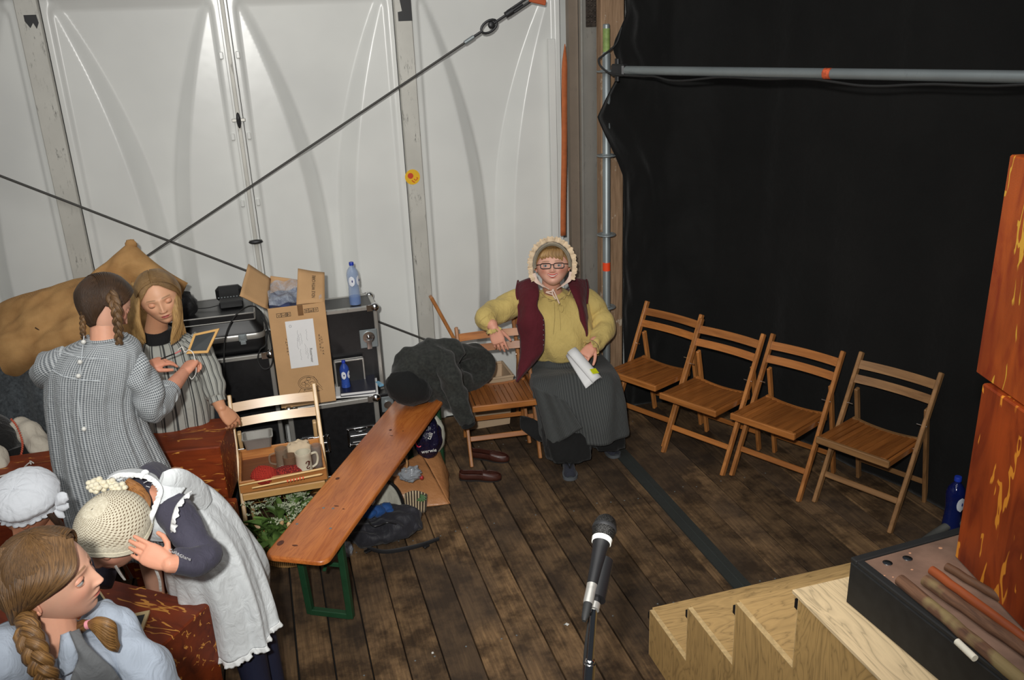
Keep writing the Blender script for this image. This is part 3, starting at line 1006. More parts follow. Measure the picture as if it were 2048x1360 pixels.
# flat case on top of the suitcase
t = flight_case('equipment_case', 'flat black equipment case with thin metal edges lying on the moulded suitcase', -.60, -.13, 4.88, 5.25, 1.036, 1.082, .009, wheels=False, balls=False)
t = thing('power_adapter', 'black adapter box lying on the flat equipment case', 'adapter', (-.27, 5.0, 1.083))
q = at(463, 607, z=1.10)
MB().box((q.x, q.y, 1.104), (.13, .08, .04), None, .006).build('body', M_['black'], t, False, world=True)
m = MB(); m.tube(curve_pts([(q.x-.06, q.y, 1.10), (q.x-.13, q.y-.005, 1.092), (q.x-.22, q.y+.01, 1.09), (q.x-.30, q.y-.03, 1.09)], 6), .003, 6); m.build('lead', M_['rubber'], t, True, world=True)
t = thing('radio_case', 'small black rounded box standing behind the adapter by the carton flap', 'box', (-.27, 5.16, 1.083))
MB().box((-.265, 5.17, 1.083+.045), (.15, .06, .09), None, .02).build('body', M_['black'], t, False, world=True)
m = MB(); [m.box((-.265-.06+k*.017, 5.139, 1.083+.03), (.008, .003, .005)) for k in range(8)]; m.build('contact_strip', M_['galv'], t, False, world=True)
# hanging cable loop
pts = [at(*q[:2], y=q[2]) for q in ((505, 612, 4.86), (480, 622, 4.80), (462, 645, 4.79), (450, 680, 4.79), (448, 730, 4.79), (449, 790, 4.79), (452, 850, 4.80))]
pts2 = [at(*q[:2], y=q[2]) for q in ((505, 612, 4.86), (525, 628, 4.80), (536, 660, 4.79), (545, 700, 4.79), (543, 730, 4.80), (528, 738, 4.80), (516, 722, 4.81), (520, 700, 4.81), (532, 688, 4.81), (534, 655, 4.81), (520, 628, 4.82))]
m = MB(); m.tube(curve_pts(pts[::-1]+pts2[1:], 6), .0042, 8)
tag(m.build('audio_cable', M_['rubber'], None), 'thin black cable looping down in front of the suitcase and large flight case', 'cable')

# ------------------------------------------------------------------ carton
def mk_card(name, base=(194, 154, 110)):
    t = NT(name)
    v = t.coord('Object')
    w = t.new('ShaderNodeTexWave'); t.set(w, Scale=60, Distortion=.3); t.link(v, w.inputs[0])
    n = t.noise(v, 6, 4)
    t.base(t.ramp(n, [(.3, sc(S(*base), .88)), (.7, sc(S(*base), 1.05))])); t.p(Roughness=.75, Specular_IOR_Level=.3)
    t.bump(w.outputs[0], .08, .002)
    return t.m
M_['card'] = mk_card('brown_corrugated_card')
M_['ink'] = basic('black_ink', (.03, .022, .016), .6)
M_['paper'] = basic('white_paper', S(226, 226, 226), .6, 0, .02)
t = thing('cardboard_carton', 'tall open cardboard carton with raised flaps in front of the flight cases', 'carton', (.10, 4.90, .522))
x0, x1, y0, y1, z0, z1 = -.058, .253, 4.765, 4.985, .524, 1.125
# the carton stands on the low case
yc = (y0+y1)/2; th = .006
FR = M_['card']
MB().box(((x0+x1)/2, y0, (z0+z1)/2), (x1-x0, th, z1-z0), None, .002).build('front_wall', FR, t, False, world=True)
MB().box(((x0+x1)/2, y1, (z0+z1)/2), (x1-x0, th, z1-z0), None, .002).build('back_wall', FR, t, False, world=True)
MB().box((x0+th/2, yc, (z0+z1)/2), (th, y1-y0-th, z1-z0), None, .002).build('side_wall', FR, t, False, world=True)
MB().box((x1-th/2, yc, (z0+z1)/2), (th, y1-y0-th, z1-z0), None, .002).build('side_wall', FR, t, False, world=True)
MB().box(((x0+x1)/2, yc, z0+.005), (x1-x0-.01, y1-y0, .008)).build('base_panel', FR, t, False, world=True)
def flap(a, b, c, d, name='flap', mat=FR):
    m = MB(); rings = []
    n = (b-a).cross(d-a).normalized()*.0035
    N = 8
    def P_(u, v):
        p = (a*(1-u)+b*u)*(1-v)+(d*(1-u)+c*u)*v
        return p+n*(noise.noise(p*9)*1.8)
    m.grid(P_, N, N)
    o = m.build(name, mat, t, True, world=True, solid=.006)
    return o
tl = V((x0, y0, z1)); tr = V((x1, y0, z1)); bl = V((x0, y1, z1)); br = V((x1, y1, z1))
flap(at(541, 558, y=4.985), tl, at(479, 592, y=4.70), at(497, 528, y=4.93))                       # left flap opened outward
fr_ = flap(V((x1-.155, y0-.002, z1+.004)), V((x1, y0-.002, z1)), at(649, 545, y=4.93), at(596, 538, y=4.93))
flap(bl, br, at(646, 566, y=4.984), at(541, 552, y=4.984))
# crushed film inside
def film_mat(name, tint=(210, 220, 235), alpha=.35):
    tt = NT(name)
    n = tt.noise(tt.coord('Object'), 22, 5, .7)
    tt.base(S(*tint)); tt.p(Roughness=.12, Transmission_Weight=.0, Specular_IOR_Level=.8)
    al = tt.ramp(n, [(.35, alpha*.5), (.65, min(1, alpha*1.5))])
    tt.link(al, tt.b.inputs['Alpha'])
    tt.bump(n, .9, .02)
    return tt.m
M_['film'] = film_mat('clear_plastic_film')
m = MB()
def ff(u, v):
    x = x0+.012+(x1-x0-.024)*u; y = y0+.012+(y1-y0-.024)*v
    z = z1+.01+.05*noise.noise(V((x*14, y*14, 1)))+.09*v
    return V((x, y, z))
m.grid(ff, 30, 26); fl = m.build('plastic_liner', M_['film'], t, True, world=True, sharp=0)
m = MB()
def ff2(u, v):
    x = x0+.01+(x1-x0-.02)*u; y = y0+.01+(y1-y0-.02)*v
    return V((x, y, z1-.04+.08*v+.035*noise.noise(V((x*12, y*12, 7)))))
m.grid(ff2, 24, 20); m.build('dark_contents', basic('dark_blue_contents', S(52, 60, 92), .4, 0, .6, 20), t, True, world=True, sharp=0)
# printing on the carton
def facing(x, y, z, roll=0, tilt=0):
    return Matrix.Translation((x, y, z)) @ Matrix.Rotation(pi/2, 4, 'X') @ Matrix.Rotation(roll, 4, 'Z')
inv = wmat(t).inverted()
yf = y0-.0036
m = MB()
def frame(m, cx, cz, w, h, lw=.0022):
    for (a, b) in (((-w/2, -h/2), (w/2, -h/2)), ((-w/2, h/2), (w/2, h/2)), ((-w/2, -h/2), (-w/2, h/2)), ((w/2, -h/2), (w/2, h/2))):
        m.bar((cx+a[0], yf, cz+a[1]), (cx+b[0], yf, cz+b[1]), lw, .0006, 0, up=(0, 1, 0)) if False else m.box((cx+(a[0]+b[0])/2, yf, cz+(a[1]+b[1])/2), (abs(a[0]-b[0])+lw, .0006, abs(a[1]-b[1])+lw))
def seg(m, a, b, lw=.0022):
    m.bar((a[0], yf, a[1]), (b[0], yf, b[1]), .0006, lw, 0, up=(0, 0, 1) if abs(b[0]-a[0]) > abs(b[1]-a[1]) else (1, 0, 0))
icz = z1-.045
for k, cxx in enumerate((.0, .026, .052)):
    xx = x0+.055+cxx
    frame(m, xx, icz, .023, .022)
for k, cxx in enumerate((.0, .026, .052)):
    frame(m, x1-.105+cxx, icz+.008, .023, .022)
xx = x0+.055
seg(m, (xx-.006, icz+.004), (xx, icz-.005)); seg(m, (xx+.006, icz+.004), (xx, icz-.005)); seg(m, (xx, icz-.005), (xx, icz-.008))
xx += .026; seg(m, (xx-.006, icz-.005), (xx-.006, icz+.005)); seg(m, (xx+.006, icz-.005), (xx+.006, icz+.005)); seg(m, (xx-.006, icz-.002), (xx+.006, icz-.002))
xx += .026; m.box((xx-.005, yf, icz), (.005, .0007, .018)); seg(m, (xx, icz), (xx+.007, icz+.007)); seg(m, (xx, icz), (xx+.007, icz-.007))
xx = x1-.105; zz = icz+.008; [seg(m, (xx-.007, zz+d_), (xx+.007, zz+d_), .0025) for d_ in (-.005, 0, .005)]
xx += .026; seg(m, (xx-.007, zz-.005), (xx-.002, zz+.004)); seg(m, (xx-.002, zz+.004), (xx+.003, zz-.003)); seg(m, (xx+.003, zz-.003), (xx+.007, zz+.005)); seg(m, (xx-.007, zz-.006), (xx+.007, zz-.006), .003)
xx += .026; seg(m, (xx-.006, zz), (xx, zz+.006)); seg(m, (xx, zz+.006), (xx+.006, zz)); seg(m, (xx+.006, zz), (xx, zz-.006)); seg(m, (xx, zz-.006), (xx-.006, zz))
# vertical column of letters each side of the sheet
m.build('handling_symbols', M_['ink'], t, False, world=True)
for (bx, txts) in ((x0+.078, 'INTERIOR'), (x1-.052, 'EXTERIOR')):
    for i, ch in enumerate(txts[:6]):
        text_mesh(ch, .017, M_['ink'], 'lettering', t, inv @ facing(bx, yf, z1-.19-.018*i), .0003, sx=1.2)
for i, ch in enumerate('LED PAR'[:7]):
    if ch != ' ': text_mesh(ch, .014, M_['ink'], 'lettering', t, inv @ facing(x1-.04, yf, z1-.20-.017*i), .0003, sx=1.2)
# line drawing of a stage lamp
m = MB(); cxl, czl = (x0+x1)/2+.015, z0+.125
def poly(m, pts, lw=.0016):
    m.tube([V((p[0], yf, p[1])) for p in pts], lw*.6, 5)
def ring(m, cx, cz, rx, rz, a0=0, a1=360, rot=0):
    pts = []
    for i in range(25):
        a = radians(a0+(a1-a0)*i/24); x_, z_ = rx*cos(a), rz*sin(a)
        pts.append((cx+x_*cos(rot)-z_*sin(rot), cz+x_*sin(rot)+z_*cos(rot)))
    poly(m, pts)
ring(m, cxl-.008, czl+.012, .052, .042); ring(m, cxl-.008, czl+.012, .044, .034)
for (a, b) in ((-.03, .005), (0, .03), (-.012, -.012), (.016, .002), (-.012, .012)): ring(m, cxl+a, czl+b+.004, .012, .009)
poly(m, [(cxl-.045, czl-.015), (cxl-.072, czl-.052), (cxl-.04, czl-.058), (cxl-.028, czl-.025)])
poly(m, [(cxl+.04, czl-.005), (cxl+.072, czl-.044), (cxl+.05, czl-.05), (cxl+.03, czl-.022)])
poly(m, [(cxl-.05, czl-.055), (cxl+.055, czl-.046)]); poly(m, [(cxl-.03, czl-.03), (cxl+.03, czl-.024), (cxl+.024, czl-.036), (cxl-.024, czl-.04), (cxl-.03, czl-.03)])
poly(m, [(cxl+.044, czl+.012), (cxl+.07, czl-.03)]); poly(m, [(cxl+.03, czl+.045), (cxl+.052, czl+.01)])
m.build('lamp_drawing', M_['ink'], t, True, world=True)
# white address sheet
sx0, sx1, sz0, sz1 = x0+.083, x1-.075, z0+.235, z1-.085
m = MB(); m.box(((sx0+sx1)/2, yf-.0006, (sz0+sz1)/2), (sx1-sx0, .001, sz1-sz0)); sheet = m.build('paper_sheet', M_['paper'], t, False, world=True)
grey = basic('pencil_grey', (.28, .28, .30), .7)
m = MB(); rr = random.Random(5)
yy_ = yf-.0014
def sq(pts, w=.0006): m.tube([V((p[0], yy_, p[1])) for p in pts], w, 4)
for k in range(8):
    bx = sx0+.045+rr.random()*.09; bz = sz1-.05-rr.random()*.16
    pts = []
    for i in range(12): pts.append((bx+rr.uniform(-.003, .003), bz-i*.006))
    sq(pts)
ring_pts = [(sx0+.025+.006*cos(a*.6), sz1-.03+.007*sin(a*.6)) for a in range(12)]
sq(ring_pts, .001)
m.build('handwriting', grey, t, True, world=True)
text_mesh('Reserveer', .021, M_['ink'], 'lettering', t, inv @ facing(sx1-.032, yy_, sz0+.065, -pi/2), .0003)
# HANDLE WITH CARE on the right flap (runs up the flap)
fa = V((x1-.155, y0-.002, z1+.004)); fb = V((x1, y0-.002, z1)); fc = at(649, 545, y=4.93); fd = at(596, 538, y=4.93)
ex = ((fd-fa)+(fc-fb)).normalized(); ez = (fb-fa).cross(fd-fa).normalized(); 
if ez.y > 0: ez = -ez
ey = ez.cross(ex)
ctr = (fa+fb+fc+fd)/4+ez*.006
Mx = Matrix((ex, ey, ez)).transposed().to_4x4(); Mx.translation = ctr-ey*.015
text_mesh('NDLE WITH CARE', .026, M_['ink'], 'lettering', t, inv @ Mx, .0003, sx=.72)
m = MB(); m.box(((x0+x1)/2+.018, yf-.0004, z1-.03), (.03, .0008, .06)); m.box(((x0+x1)/2+.02, yf-.001, z1-.045), (.012, .0006, .028))
m.build('parcel_tape', basic('brown_parcel_tape', S(120, 88, 58), .25), t, False, world=True)

# ------------------------------------------------------------------ bottles, notebooks
def bottle(loc, h, label, tint=(96, 140, 214), level=.25, dark=False, rot=0):
    t = thing('water_bottle', label, 'bottle', loc, rot)
    r = h*.135
    tt = NT('blue_tinted_plastic')
    tt.base(S(*tint)); tt.p(Roughness=.08, Alpha=.42 if not dark else .8, Specular_IOR_Level=.8)
    tt.bump(tt.noise(tt.coord('Object'), 60, 2), .1, .004)
    pr = [(r*.6, 0), (r*.95, h*.015), (r, h*.05), (r*.97, h*.09), (r, h*.13), (r*.97, h*.17), (r, h*.21), (r*.93, h*.25), (r*.96, h*.29), (r*.90, h*.33), (r*.93, h*.37), (r*.88, h*.42), (r*.9, h*.48), (r*.98, h*.58), (r*1.03, h*.68), (r*1.0, h*.75), (r*.82, h*.82), (r*.5, h*.88), (r*.34, h*.91), (r*.32, h*.94)]
    MB().lathe(pr, n=28).build('body', tt.m, t)
    w = NT('water'); w.base(S(70, 110, 190)); w.p(Roughness=.05, Alpha=.6)
    MB().lathe([(r*.55, .003)]+[(a*.95, b) for a, b in pr[1:] if b < h*level]+[(r*.9, h*level)], n=24).build('water', w.m, t)
    MB().lathe([(r*.36, h*.925), (r*.40, h*.93), (r*.40, h*.985), (r*.36, h), (r*.1, h)], n=20).build('cap', basic('blue_cap', S(34, 60, 170), .4), t)
    lab = basic('white_blue_label', S(224, 228, 236), .4, 0, .05)
    for a0 in (-1.9, -.6):
        m = MB()
        def lf(u, v, a0=a0):
            a = a0-.0+(u-.5)*1.0*(math.sqrt(max(0, 1-(2*v-1)**2))+.02)
            return V((r*1.045*cos(a), r*1.045*sin(a), h*(.46+.24*v)))
        m.grid(lf, 8, 8); lo = m.build('label', lab, t)
        m = MB(); a = a0+.1
        m.ell((r*1.06*cos(a), r*1.06*sin(a), h*.585), (.003, .004, h*.03), Matrix.Rotation(a, 3, 'Z'), 8, 6); m.build('logo_star', basic('dark_blue_print', S(40, 44, 110), .5), t)
    return t
bottle((.447, 5.06, 1.0), .262, 'large blue-tinted water bottle standing on the tall flight case', (150, 176, 216), level=.2)
bottle((.325, 4.865, .523), .205, 'small blue water bottle beside the carton, behind the dark notebook', (60, 96, 200), .5)
t = thing('writing_pad', 'white spiral writing pad lying on the low flight case under the dark notebook', 'notebook', (.38, 4.84, .522))
def slab(poly, z0, h, name, mat, par, ch=0):
    m = MB(); m.prism([(p.x, p.y) for p in poly], z0, z0+h); return m.build(name, mat, par, False, world=True)
P4 = [at(671, 795, z=.53), at(756, 788, z=.53), at(752, 745, z=.53), at(667, 742, z=.53)]
slab(P4, .523, .012, 'pages', M_['paper'], t)
slab([p+V((.002, .0, 0)) for p in P4], .5355, .0015, 'cover', M_['paper'], t)
m = MB(); a, b = P4[0], P4[3]
for k in range(18): c = a.lerp(b, (k+.5)/18); m.lathe([(.008, -.001), (.009, 0), (.008, .001)], (c.x, c.y, .531), Matrix.Rotation(pi/2, 3, 'X'), 8)
m.build('spiral_binding', M_['galv'], t, True, world=True)['kind'] = 'stuff'
t = thing('dark_notebook', 'closed navy notebook on top of the white writing pad', 'notebook', (.40, 4.85, .5375))
P4 = [at(681, 790, z=.55), at(752, 782, z=.55), at(748, 745, z=.555), at(679, 745, z=.555)]
navy = basic('navy_leatherette', S(26, 28, 46), .35, 0, .1, 30, .1, 200)
slab(P4, .5375, .004, 'back_cover', navy, t); 
c_ = sum(P4, V())/4
slab([c_+(p-c_)*.97 for p in P4], .5415, .016, 'pages', M_['paper'], t)
slab(P4, .5575, .005, 'front_cover', navy, t)
t = thing('small_case', 'small metal-edged black case standing behind the navy notebook', 'case', (.38, 4.955, .523))
t2 = flight_case('small_case', 'small metal-edged black case standing behind the navy notebook', .272, .452, 4.935, 4.972, .524, .70, .012, wheels=False, balls=False)
bpy.data.objects.remove(t, do_unlink=True)
t = thing('smartphone', 'small blue and white packet at the right end of the low flight case', 'packet', (.49, 4.86, .523))
q = at(760, 765, z=.54); MB().box((q.x-.005, q.y, .531), (.03, .07, .014), Matrix.Rotation(.3, 3, 'Z'), .003).build('packet_body', basic('pale_blue_packet', S(120, 170, 200), .35), t, False, world=True)
t.name = 'tissue_packet'
# black speaker-like latch box between the cases
t = thing('case_on_floor', 'black case end with a latch plate right of the low flight case', 'case', (.56, 4.9, 0)); t.name = 'black_case'
MB().box((.575, 4.93, .24), (.12, .08, .46), None, .006).build('body', M_['black_lam'], t, False, world=True)
m = MB(); m.box((.562, 4.886, .40), (.075, .006, .10), None, .003); lp = m.build('latch_plate', M_['galv'], t, False, world=True)
m = MB(); m.lathe([(.024, 0), (.024, .008), (.014, .008)], (.562, 4.880, .40), Matrix.Rotation(pi/2, 3, 'X'), 16)
m.build('latch_knob', M_['chrome'], lp, True, world=True)
m = MB()
for k in range(3): m.lathe([(.012, -.003), (.016, 0), (.012, .003)], (.625, 4.88, .43-k*.025), Matrix.Rotation(pi/2, 3, 'X'), 12)
m.build('chain', M_['galv'], t, True, world=True)

# ------------------------------------------------------------------ pale chair with tray of props
kc = chair((-.315, 4.055, 0), 0, 'pale pine folding chair left of the bench carrying a tray of knitting and mugs', None, CHP)
t = thing('wooden_tray', 'shallow orange-brown wooden tray on the pale folding chair', 'tray', (-.09, 4.17, .44))
tm = wood('tray_wood', S(160, 98, 48), S(206, 142, 78), 'X', 1, .4, .2)
tx0, tx1, ty0, ty1, tz = -.295, .125, 3.985, 4.34, .440
MB().box(((tx0+tx1)/2, (ty0+ty1)/2, tz+.004), (tx1-tx0, ty1-ty0, .007), None, .001).build('base', wood('tray_floor', S(110, 62, 32), S(140, 84, 46), 'X', 1, .5), t, False, world=True)
MB().box(((tx0+tx1)/2, ty0, tz+.032), (tx1-tx0, .012, .064), None, .003).build('front_board', tm, t, False, world=True)
MB().box(((tx0+tx1)/2, ty1, tz+.032), (tx1-tx0, .012, .064), None, .003).build('back_board', tm, t, False, world=True)
for x in (tx0+.006, tx1-.006):
    MB().box((x, (ty0+ty1)/2, tz+.032), (.012, ty1-ty0-.014, .064), None, .003).build('end_board', tm, t, False, world=True)
tb = tz+.0085
yarnm = NT('red_wool'); 
w = yarnm.new('ShaderNodeTexWave'); yarnm.set(w, Scale=55, Distortion=2.5, Detail=1); yarnm.link(yarnm.coord('Object'), w.inputs[0])
yarnm.base(yarnm.ramp(w.outputs[0], [(.15, S(140, 26, 18)), (.7, S(214, 62, 42))])); yarnm.p(Roughness=.85); yarnm.bump(w.outputs[0], .8, .004)
YARN = yarnm.m
q = at(527, 950, z=.50)
t = thing('yarn_ball', 'ball of red wool in the tray on the pale chair', 'yarn', (q.x, q.y, tb))
def strands(c, r, mat, par, n=26, rs=.003, seed=1):
    rr = random.Random(seed)
    for g in range(3):
        ax = V((rr.uniform(-1, 1), rr.uniform(-1, 1), rr.uniform(-.4, .4)+g*.4)).normalized()
        R = rot_to(ax)
        m = MB()
        for k in range(9):
            off = (k-4)*r[0]*.17
            pts = []
            for i in range(21):
                a = 2*pi*i/20
                rr_ = math.sqrt(max(.05, 1-(off/r[0])**2))
                p = R @ V((off, rr_*r[1]*cos(a)*(1+.01*g), rr_*r[1]*sin(a)*(1+.01*g)))
                pts.append(V(c)+V((p.x, p.y*r[1]/r[0], p.z*r[2]/r[0]))*(.99+.02*g))
            m.tube(pts, rs, 5, False)
        m.build('wound_strands', mat, par, True, world=True)['kind'] = 'stuff'
m = MB(); m.ell((q.x, q.y, tb+.048), (.062, .056, .047), None, 24, 16); m.build('core', YARN, t, True, world=True)
strands((q.x, q.y, tb+.048), (.063, .057, .049), YARN, t, rs=.0035)
q = at(575, 948, z=.475)
t = thing('knitting', 'piece of red knitting on two wooden needles, in front of the stoneware mug', 'knitting', (q.x, q.y, tb))
km = NT('red_knit'); v_ = km.coord('Object', (1, 1, 1), (0, 0, .3)); vo = km.new('ShaderNodeTexVoronoi'); vo.inputs['Scale'].default_value = 130; km.link(v_, vo.inputs[0])
km.base(km.ramp(vo.outputs['Distance'], [(.1, S(196, 56, 40)), (.6, S(100, 16, 14))])); km.p(Roughness=.9); km.bump(vo.outputs['Distance'], -1.0 if False else .9, .004)
m = MB()
m.ell((q.x, q.y, tb+.034), (.085, .05, .032), Matrix.Rotation(.1, 3, 'Z'), 28, 14, lambda p, r_: r_*(1+.10*noise.noise(p*2.5)))
m.build('knitted_fabric', km.m, t, True, world=True)
m = MB()
a = at(484, 972, z=.488); b = at(553, 957, z=.492)
nm = basic('birch_needle', S(222, 184, 124), .4)
n1a, n1b = at(480, 971, z=.505), at(650, 936, z=.515)
n2a, n2b = at(505, 976, z=.505), at(644, 948, z=.515)
for (u_, w_) in ((n1a, n1b), (n2a, n2b)):
    m = MB(); m.tube([u_, u_.lerp(w_, .97), w_], [.004, .0052, .003], 10, True, True); m.build('needle', nm, t, True, world=True)
m = MB()
for k in range(6):
    c = n2a.lerp(n2b, .50+k*.045); m.lathe([(.006, -.004), (.0085, 0), (.006, .004)], c, rot_to(n2b-n2a) @ Matrix.Rotation(pi/2, 3, 'Y'), 10)
m.build('cast_on_stitch', basic('orange_wool', S(226, 104, 70), .8), t, True, world=True)
# tin
q = at(520, 912, z=.50)
t = thing('loaf_tin', 'dented shiny metal tin standing on the back board of the tray', 'tin', (q.x, 4.32, tz+.064))
ba, bb = at(492, 925, y=4.33), at(551, 918, y=4.33)
cxx = (ba.x+bb.x)/2; wz = (bb.x-ba.x)/2; zb = tz+.066
m = MB()
hh = .060
m.loft([rrect(cxx, 4.36, wz*.86, .04, .012, zb), rrect(cxx, 4.36, wz*1.0, .052, .016, zb+hh), rrect(cxx, 4.36, wz*1.06, .058, .016, zb+hh), rrect(cxx, 4.36, wz*1.06, .058, .016, zb+hh+.004), rrect(cxx, 4.36, wz*.96, .049, .016, zb+hh+.003), rrect(cxx, 4.36, wz*.82, .036, .012, zb+.004)])
m.build('pan', M_['case_alu'], t, True, world=True)
m = MB(); m.box((cxx, 4.36, zb-.004), (wz*1.7, .075, .008)); m.build('resting_board', M_['chair'], t, False, world=True)
# mugs
def glassmat(name, tint=(150, 130, 110), a=.45):
    g = NT(name); g.base(S(*tint)); g.p(Roughness=.08, Alpha=a, Specular_IOR_Level=.8); return g.m
GL = glassmat('greenish_beer_glass')
def glass(px, py, h, r, label, mat=GL, zz=tb):
    q = at(px, py, z=zz)
    t = thing('glass_mug', label, 'glass', (q.x, q.y, zz))
    MB().lathe([(r*.9, 0), (r, .006), (r, h*.15), (r*.93, h*.3), (r*.95, h*.8), (r, h), (r*.9, h), (r*.87, h*.3), (r*.85, .012)], n=24).build('body', mat, t)
    return t
g1 = glass(567, 937, .115, .033, 'tall empty glass mug left of the dimpled jar in the tray')
m = MB(); m.tube(curve_pts([(-.03, .0, .095), (-.058, 0, .085), (-.06, 0, .045), (-.032, 0, .03)], 5), .005, 8); m.build('handle', GL, g1)
g2 = glass(583, 942, .088, .036, 'squat brownish glass jar between the glass mug and stoneware mug', glassmat('brown_jar_glass', (128, 98, 76), .7))
g3 = glass(636, 932, .12, .028, 'clear drinking glass right of the stoneware mug, against the chair stile', glassmat('clear_glass', (150, 140, 132), .35))
q = at(611, 948, z=tb); r = .041; h = .125
t = thing('stoneware_mug', 'cream stoneware beer mug with brown print, standing in the tray', 'mug', (q.x, q.y, tb))
cream = basic('cream_glazed_stoneware', S(206, 198, 176), .2, 0, .04, 10, 0, 0, .4)
MB().lathe([(r*.9, 0), (r, .004), (r, .012), (r*.95, .02), (r*.95, h*.86), (r*1.0, h*.9), (r*.98, h), (r*.86, h), (r*.84, h*.85), (r*.84, .02)], n=32).build('body', cream, t)
m = MB(); m.tube(curve_pts([(r*.9, .01, h*.82), (r*1.55, .02, h*.80), (r*1.72, .025, h*.55), (r*1.5, .02, h*.3), (r*.92, .01, h*.22)], 6), .0065, 10); m.build('handle', cream, t)
bp = basic('brown_glaze_print', S(84, 38, 30), .3)
m = MB()
def on(a, z): return V((r*.962*cos(a), r*.962*sin(a), z))
def strip(pts, w): m.tube([on(a, z) for a, z in pts], w, 6)
strip([(-1.35, .075), (-1.25, .084), (-1.0, .086), (-.85, .078), (-.9, .066), (-1.1, .062), (-1.3, .056), (-1.25, .048), (-1.05, .045), (-.9, .05)], .0028)
strip([(-1.05, .082), (-.8, .08)], .004); strip([(-1.1, .072), (-.95, .07)], .003)
strip([(-1.75+.1*i, .036+.0025*sin(i*2.4)) for i in range(10)], .0010)
m.build('printed_emblem', bp, t)
q = at(596, 893, z=.55)
t = thing('cream_cloth', 'crumpled cream cloth tucked behind the glasses and stoneware mug', 'cloth', (q.x, q.y+.02, tb))
m = MB(); m.ell((q.x+.0, q.y+.045, .505), (.07, .035, .058), None, 22, 16, lambda p, r_: r_*(1+.22*noise.noise(p*3.1))); m.build('folds', basic('cream_cotton', S(206, 186, 156), .8), t, True, world=True)
bpm = M_['chair_z']

# ------------------------------------------------------------------ basket of wild flowers under the pale chair
q = at(566, 1146, z=0.0)
bc = V((-.07, 4.07, 0))
t = thing('wicker_basket', 'wicker basket of green leaves and white umbel flowers under the pale chair', 'basket', bc)
wk = NT('wicker'); w = wk.new('ShaderNodeTexWave'); wk.set(w, Scale=32, Distortion=1); wk.link(wk.coord('Object', (1, 1, 2)), w.inputs[0])
wk.base(wk.ramp(w.outputs[0], [(.2, S(120, 82, 40)), (.8, S(208, 164, 100))])); wk.p(Roughness=.6)
for k in range(9):
    z = .008+k*.0155; rx = .155+.02*k/9; ry = .11+.02*k/9
    m = MB(); m.tube([(rx*cos(a*pi/18)*(1+.012*((a+k) % 2)), ry*sin(a*pi/18)*(1+.012*((a+k) % 2))-.02, z) for a in range(37)], .0078, 7, False)
    m.build('woven_course', wk.m, t)
m = MB(); m.tube([(.178*cos(a*pi/18), .135*sin(a*pi/18)-.02, .15+.004*(a % 2)) for a in range(37)], .011, 8, False); m.build('rim', wk.m, t)
MB().prism([(.15*cos(a*pi/8), .105*sin(a*pi/8)-.02) for a in range(16)], .001, .01).build('base', wk.m, t)
lm = NT('fresh_green_leaf'); n = lm.noise(lm.coord('Object', rnd=True), 14, 3)
oi = lm.new('ShaderNodeObjectInfo'); hs = lm.new('ShaderNodeHueSaturation'); lm.link(lm.math('MULTIPLY_ADD', oi.outputs['Random'], .6, .7), hs.inputs['Value'])
lm.link(lm.ramp(n, [(.3, S(56, 82, 38)), (.7, S(110, 140, 70))]), hs.inputs['Color']); lm.base(hs.outputs[0]); lm.p(Roughness=.5)
leafs = []
rr = random.Random(11)
for k in range(4):
    L = .10+.02*k; m = MB()
    def lf(u, v, L=L, k=k):
        w = .021*math.sin(pi*min(1, v*.95+.05))**.8*(1+.15*sin(v*20))
        return V(((u-.5)*2*w, L*v, .03*sin(v*2.2)*(1+.2*k)+abs(u-.5)*.02))
    m.grid(lf, 4, 8)
    leafs.append(m.build('leaf', lm.m, None, True, mesh_only=True, sharp=0))
for i in range(80):
    a = rr.uniform(0, 2*pi); rad = rr.uniform(.0, .15)
    z = rr.uniform(.10, .24)
    if i < 35:      # the spray of long leaves towards the front left
        a = rr.uniform(pi*.9, pi*1.65); rad = rr.uniform(.06, .19); z = rr.uniform(.07, .2)
    o = obj_from(leafs[i % 4], 'leaf', t, (rad*cos(a)*1.1, rad*sin(a)*.85-.03, z), (rr.uniform(-.3, 1.0), rr.uniform(-.5, .5), a-pi/2+rr.uniform(-.7, .7)))
    s_ = rr.uniform(.7, 1.35); o.scale = (s_, s_, s_)
m = MB(); fm = MB()
for i in range(46):
    a = rr.uniform(0, 2*pi); rad = rr.uniform(.02, .23)
    hx, hy, hz = rad*cos(a)*1.1, rad*sin(a)*.8+.0, rr.uniform(.24, .345)
    m.tube(curve_pts([(hx*.3, hy*.3, .1), (hx*.7, hy*.7, .2), (hx, hy, hz)], 3), .0016, 5)
    for k in range(11):
        b = rr.uniform(0, 2*pi); rd = rr.uniform(.008, .034); ux, uy, uz = hx+rd*cos(b), hy+rd*sin(b), hz+.016-rd*.2+rr.uniform(-.006, .006)
        m.tube([(hx, hy, hz), (ux, uy, uz)], .0007, 4, False)
        for j in range(5):
            fm.ell((ux+rr.uniform(-.006, .006), uy+rr.uniform(-.006, .006), uz+rr.uniform(-.001, .004)), (.0034, .0034, .002), None, 5, 3)
m.build('stems', basic('stem_green', S(86, 112, 56), .6), t)['kind'] = 'stuff'
fm.build('flower_heads', basic('white_florets', S(182, 190, 162), .7, 0, .25, 60), t)['kind'] = 'stuff'
for (px, py) in ((563, 1045), (578, 1050)):
    q = at(px, py, z=.25); m = MB(); m.ell(q, (.012, .010, .018), None, 10, 8); m.build('bud', basic('cream_bud', S(220, 180, 130), .6), t, True, world=True)

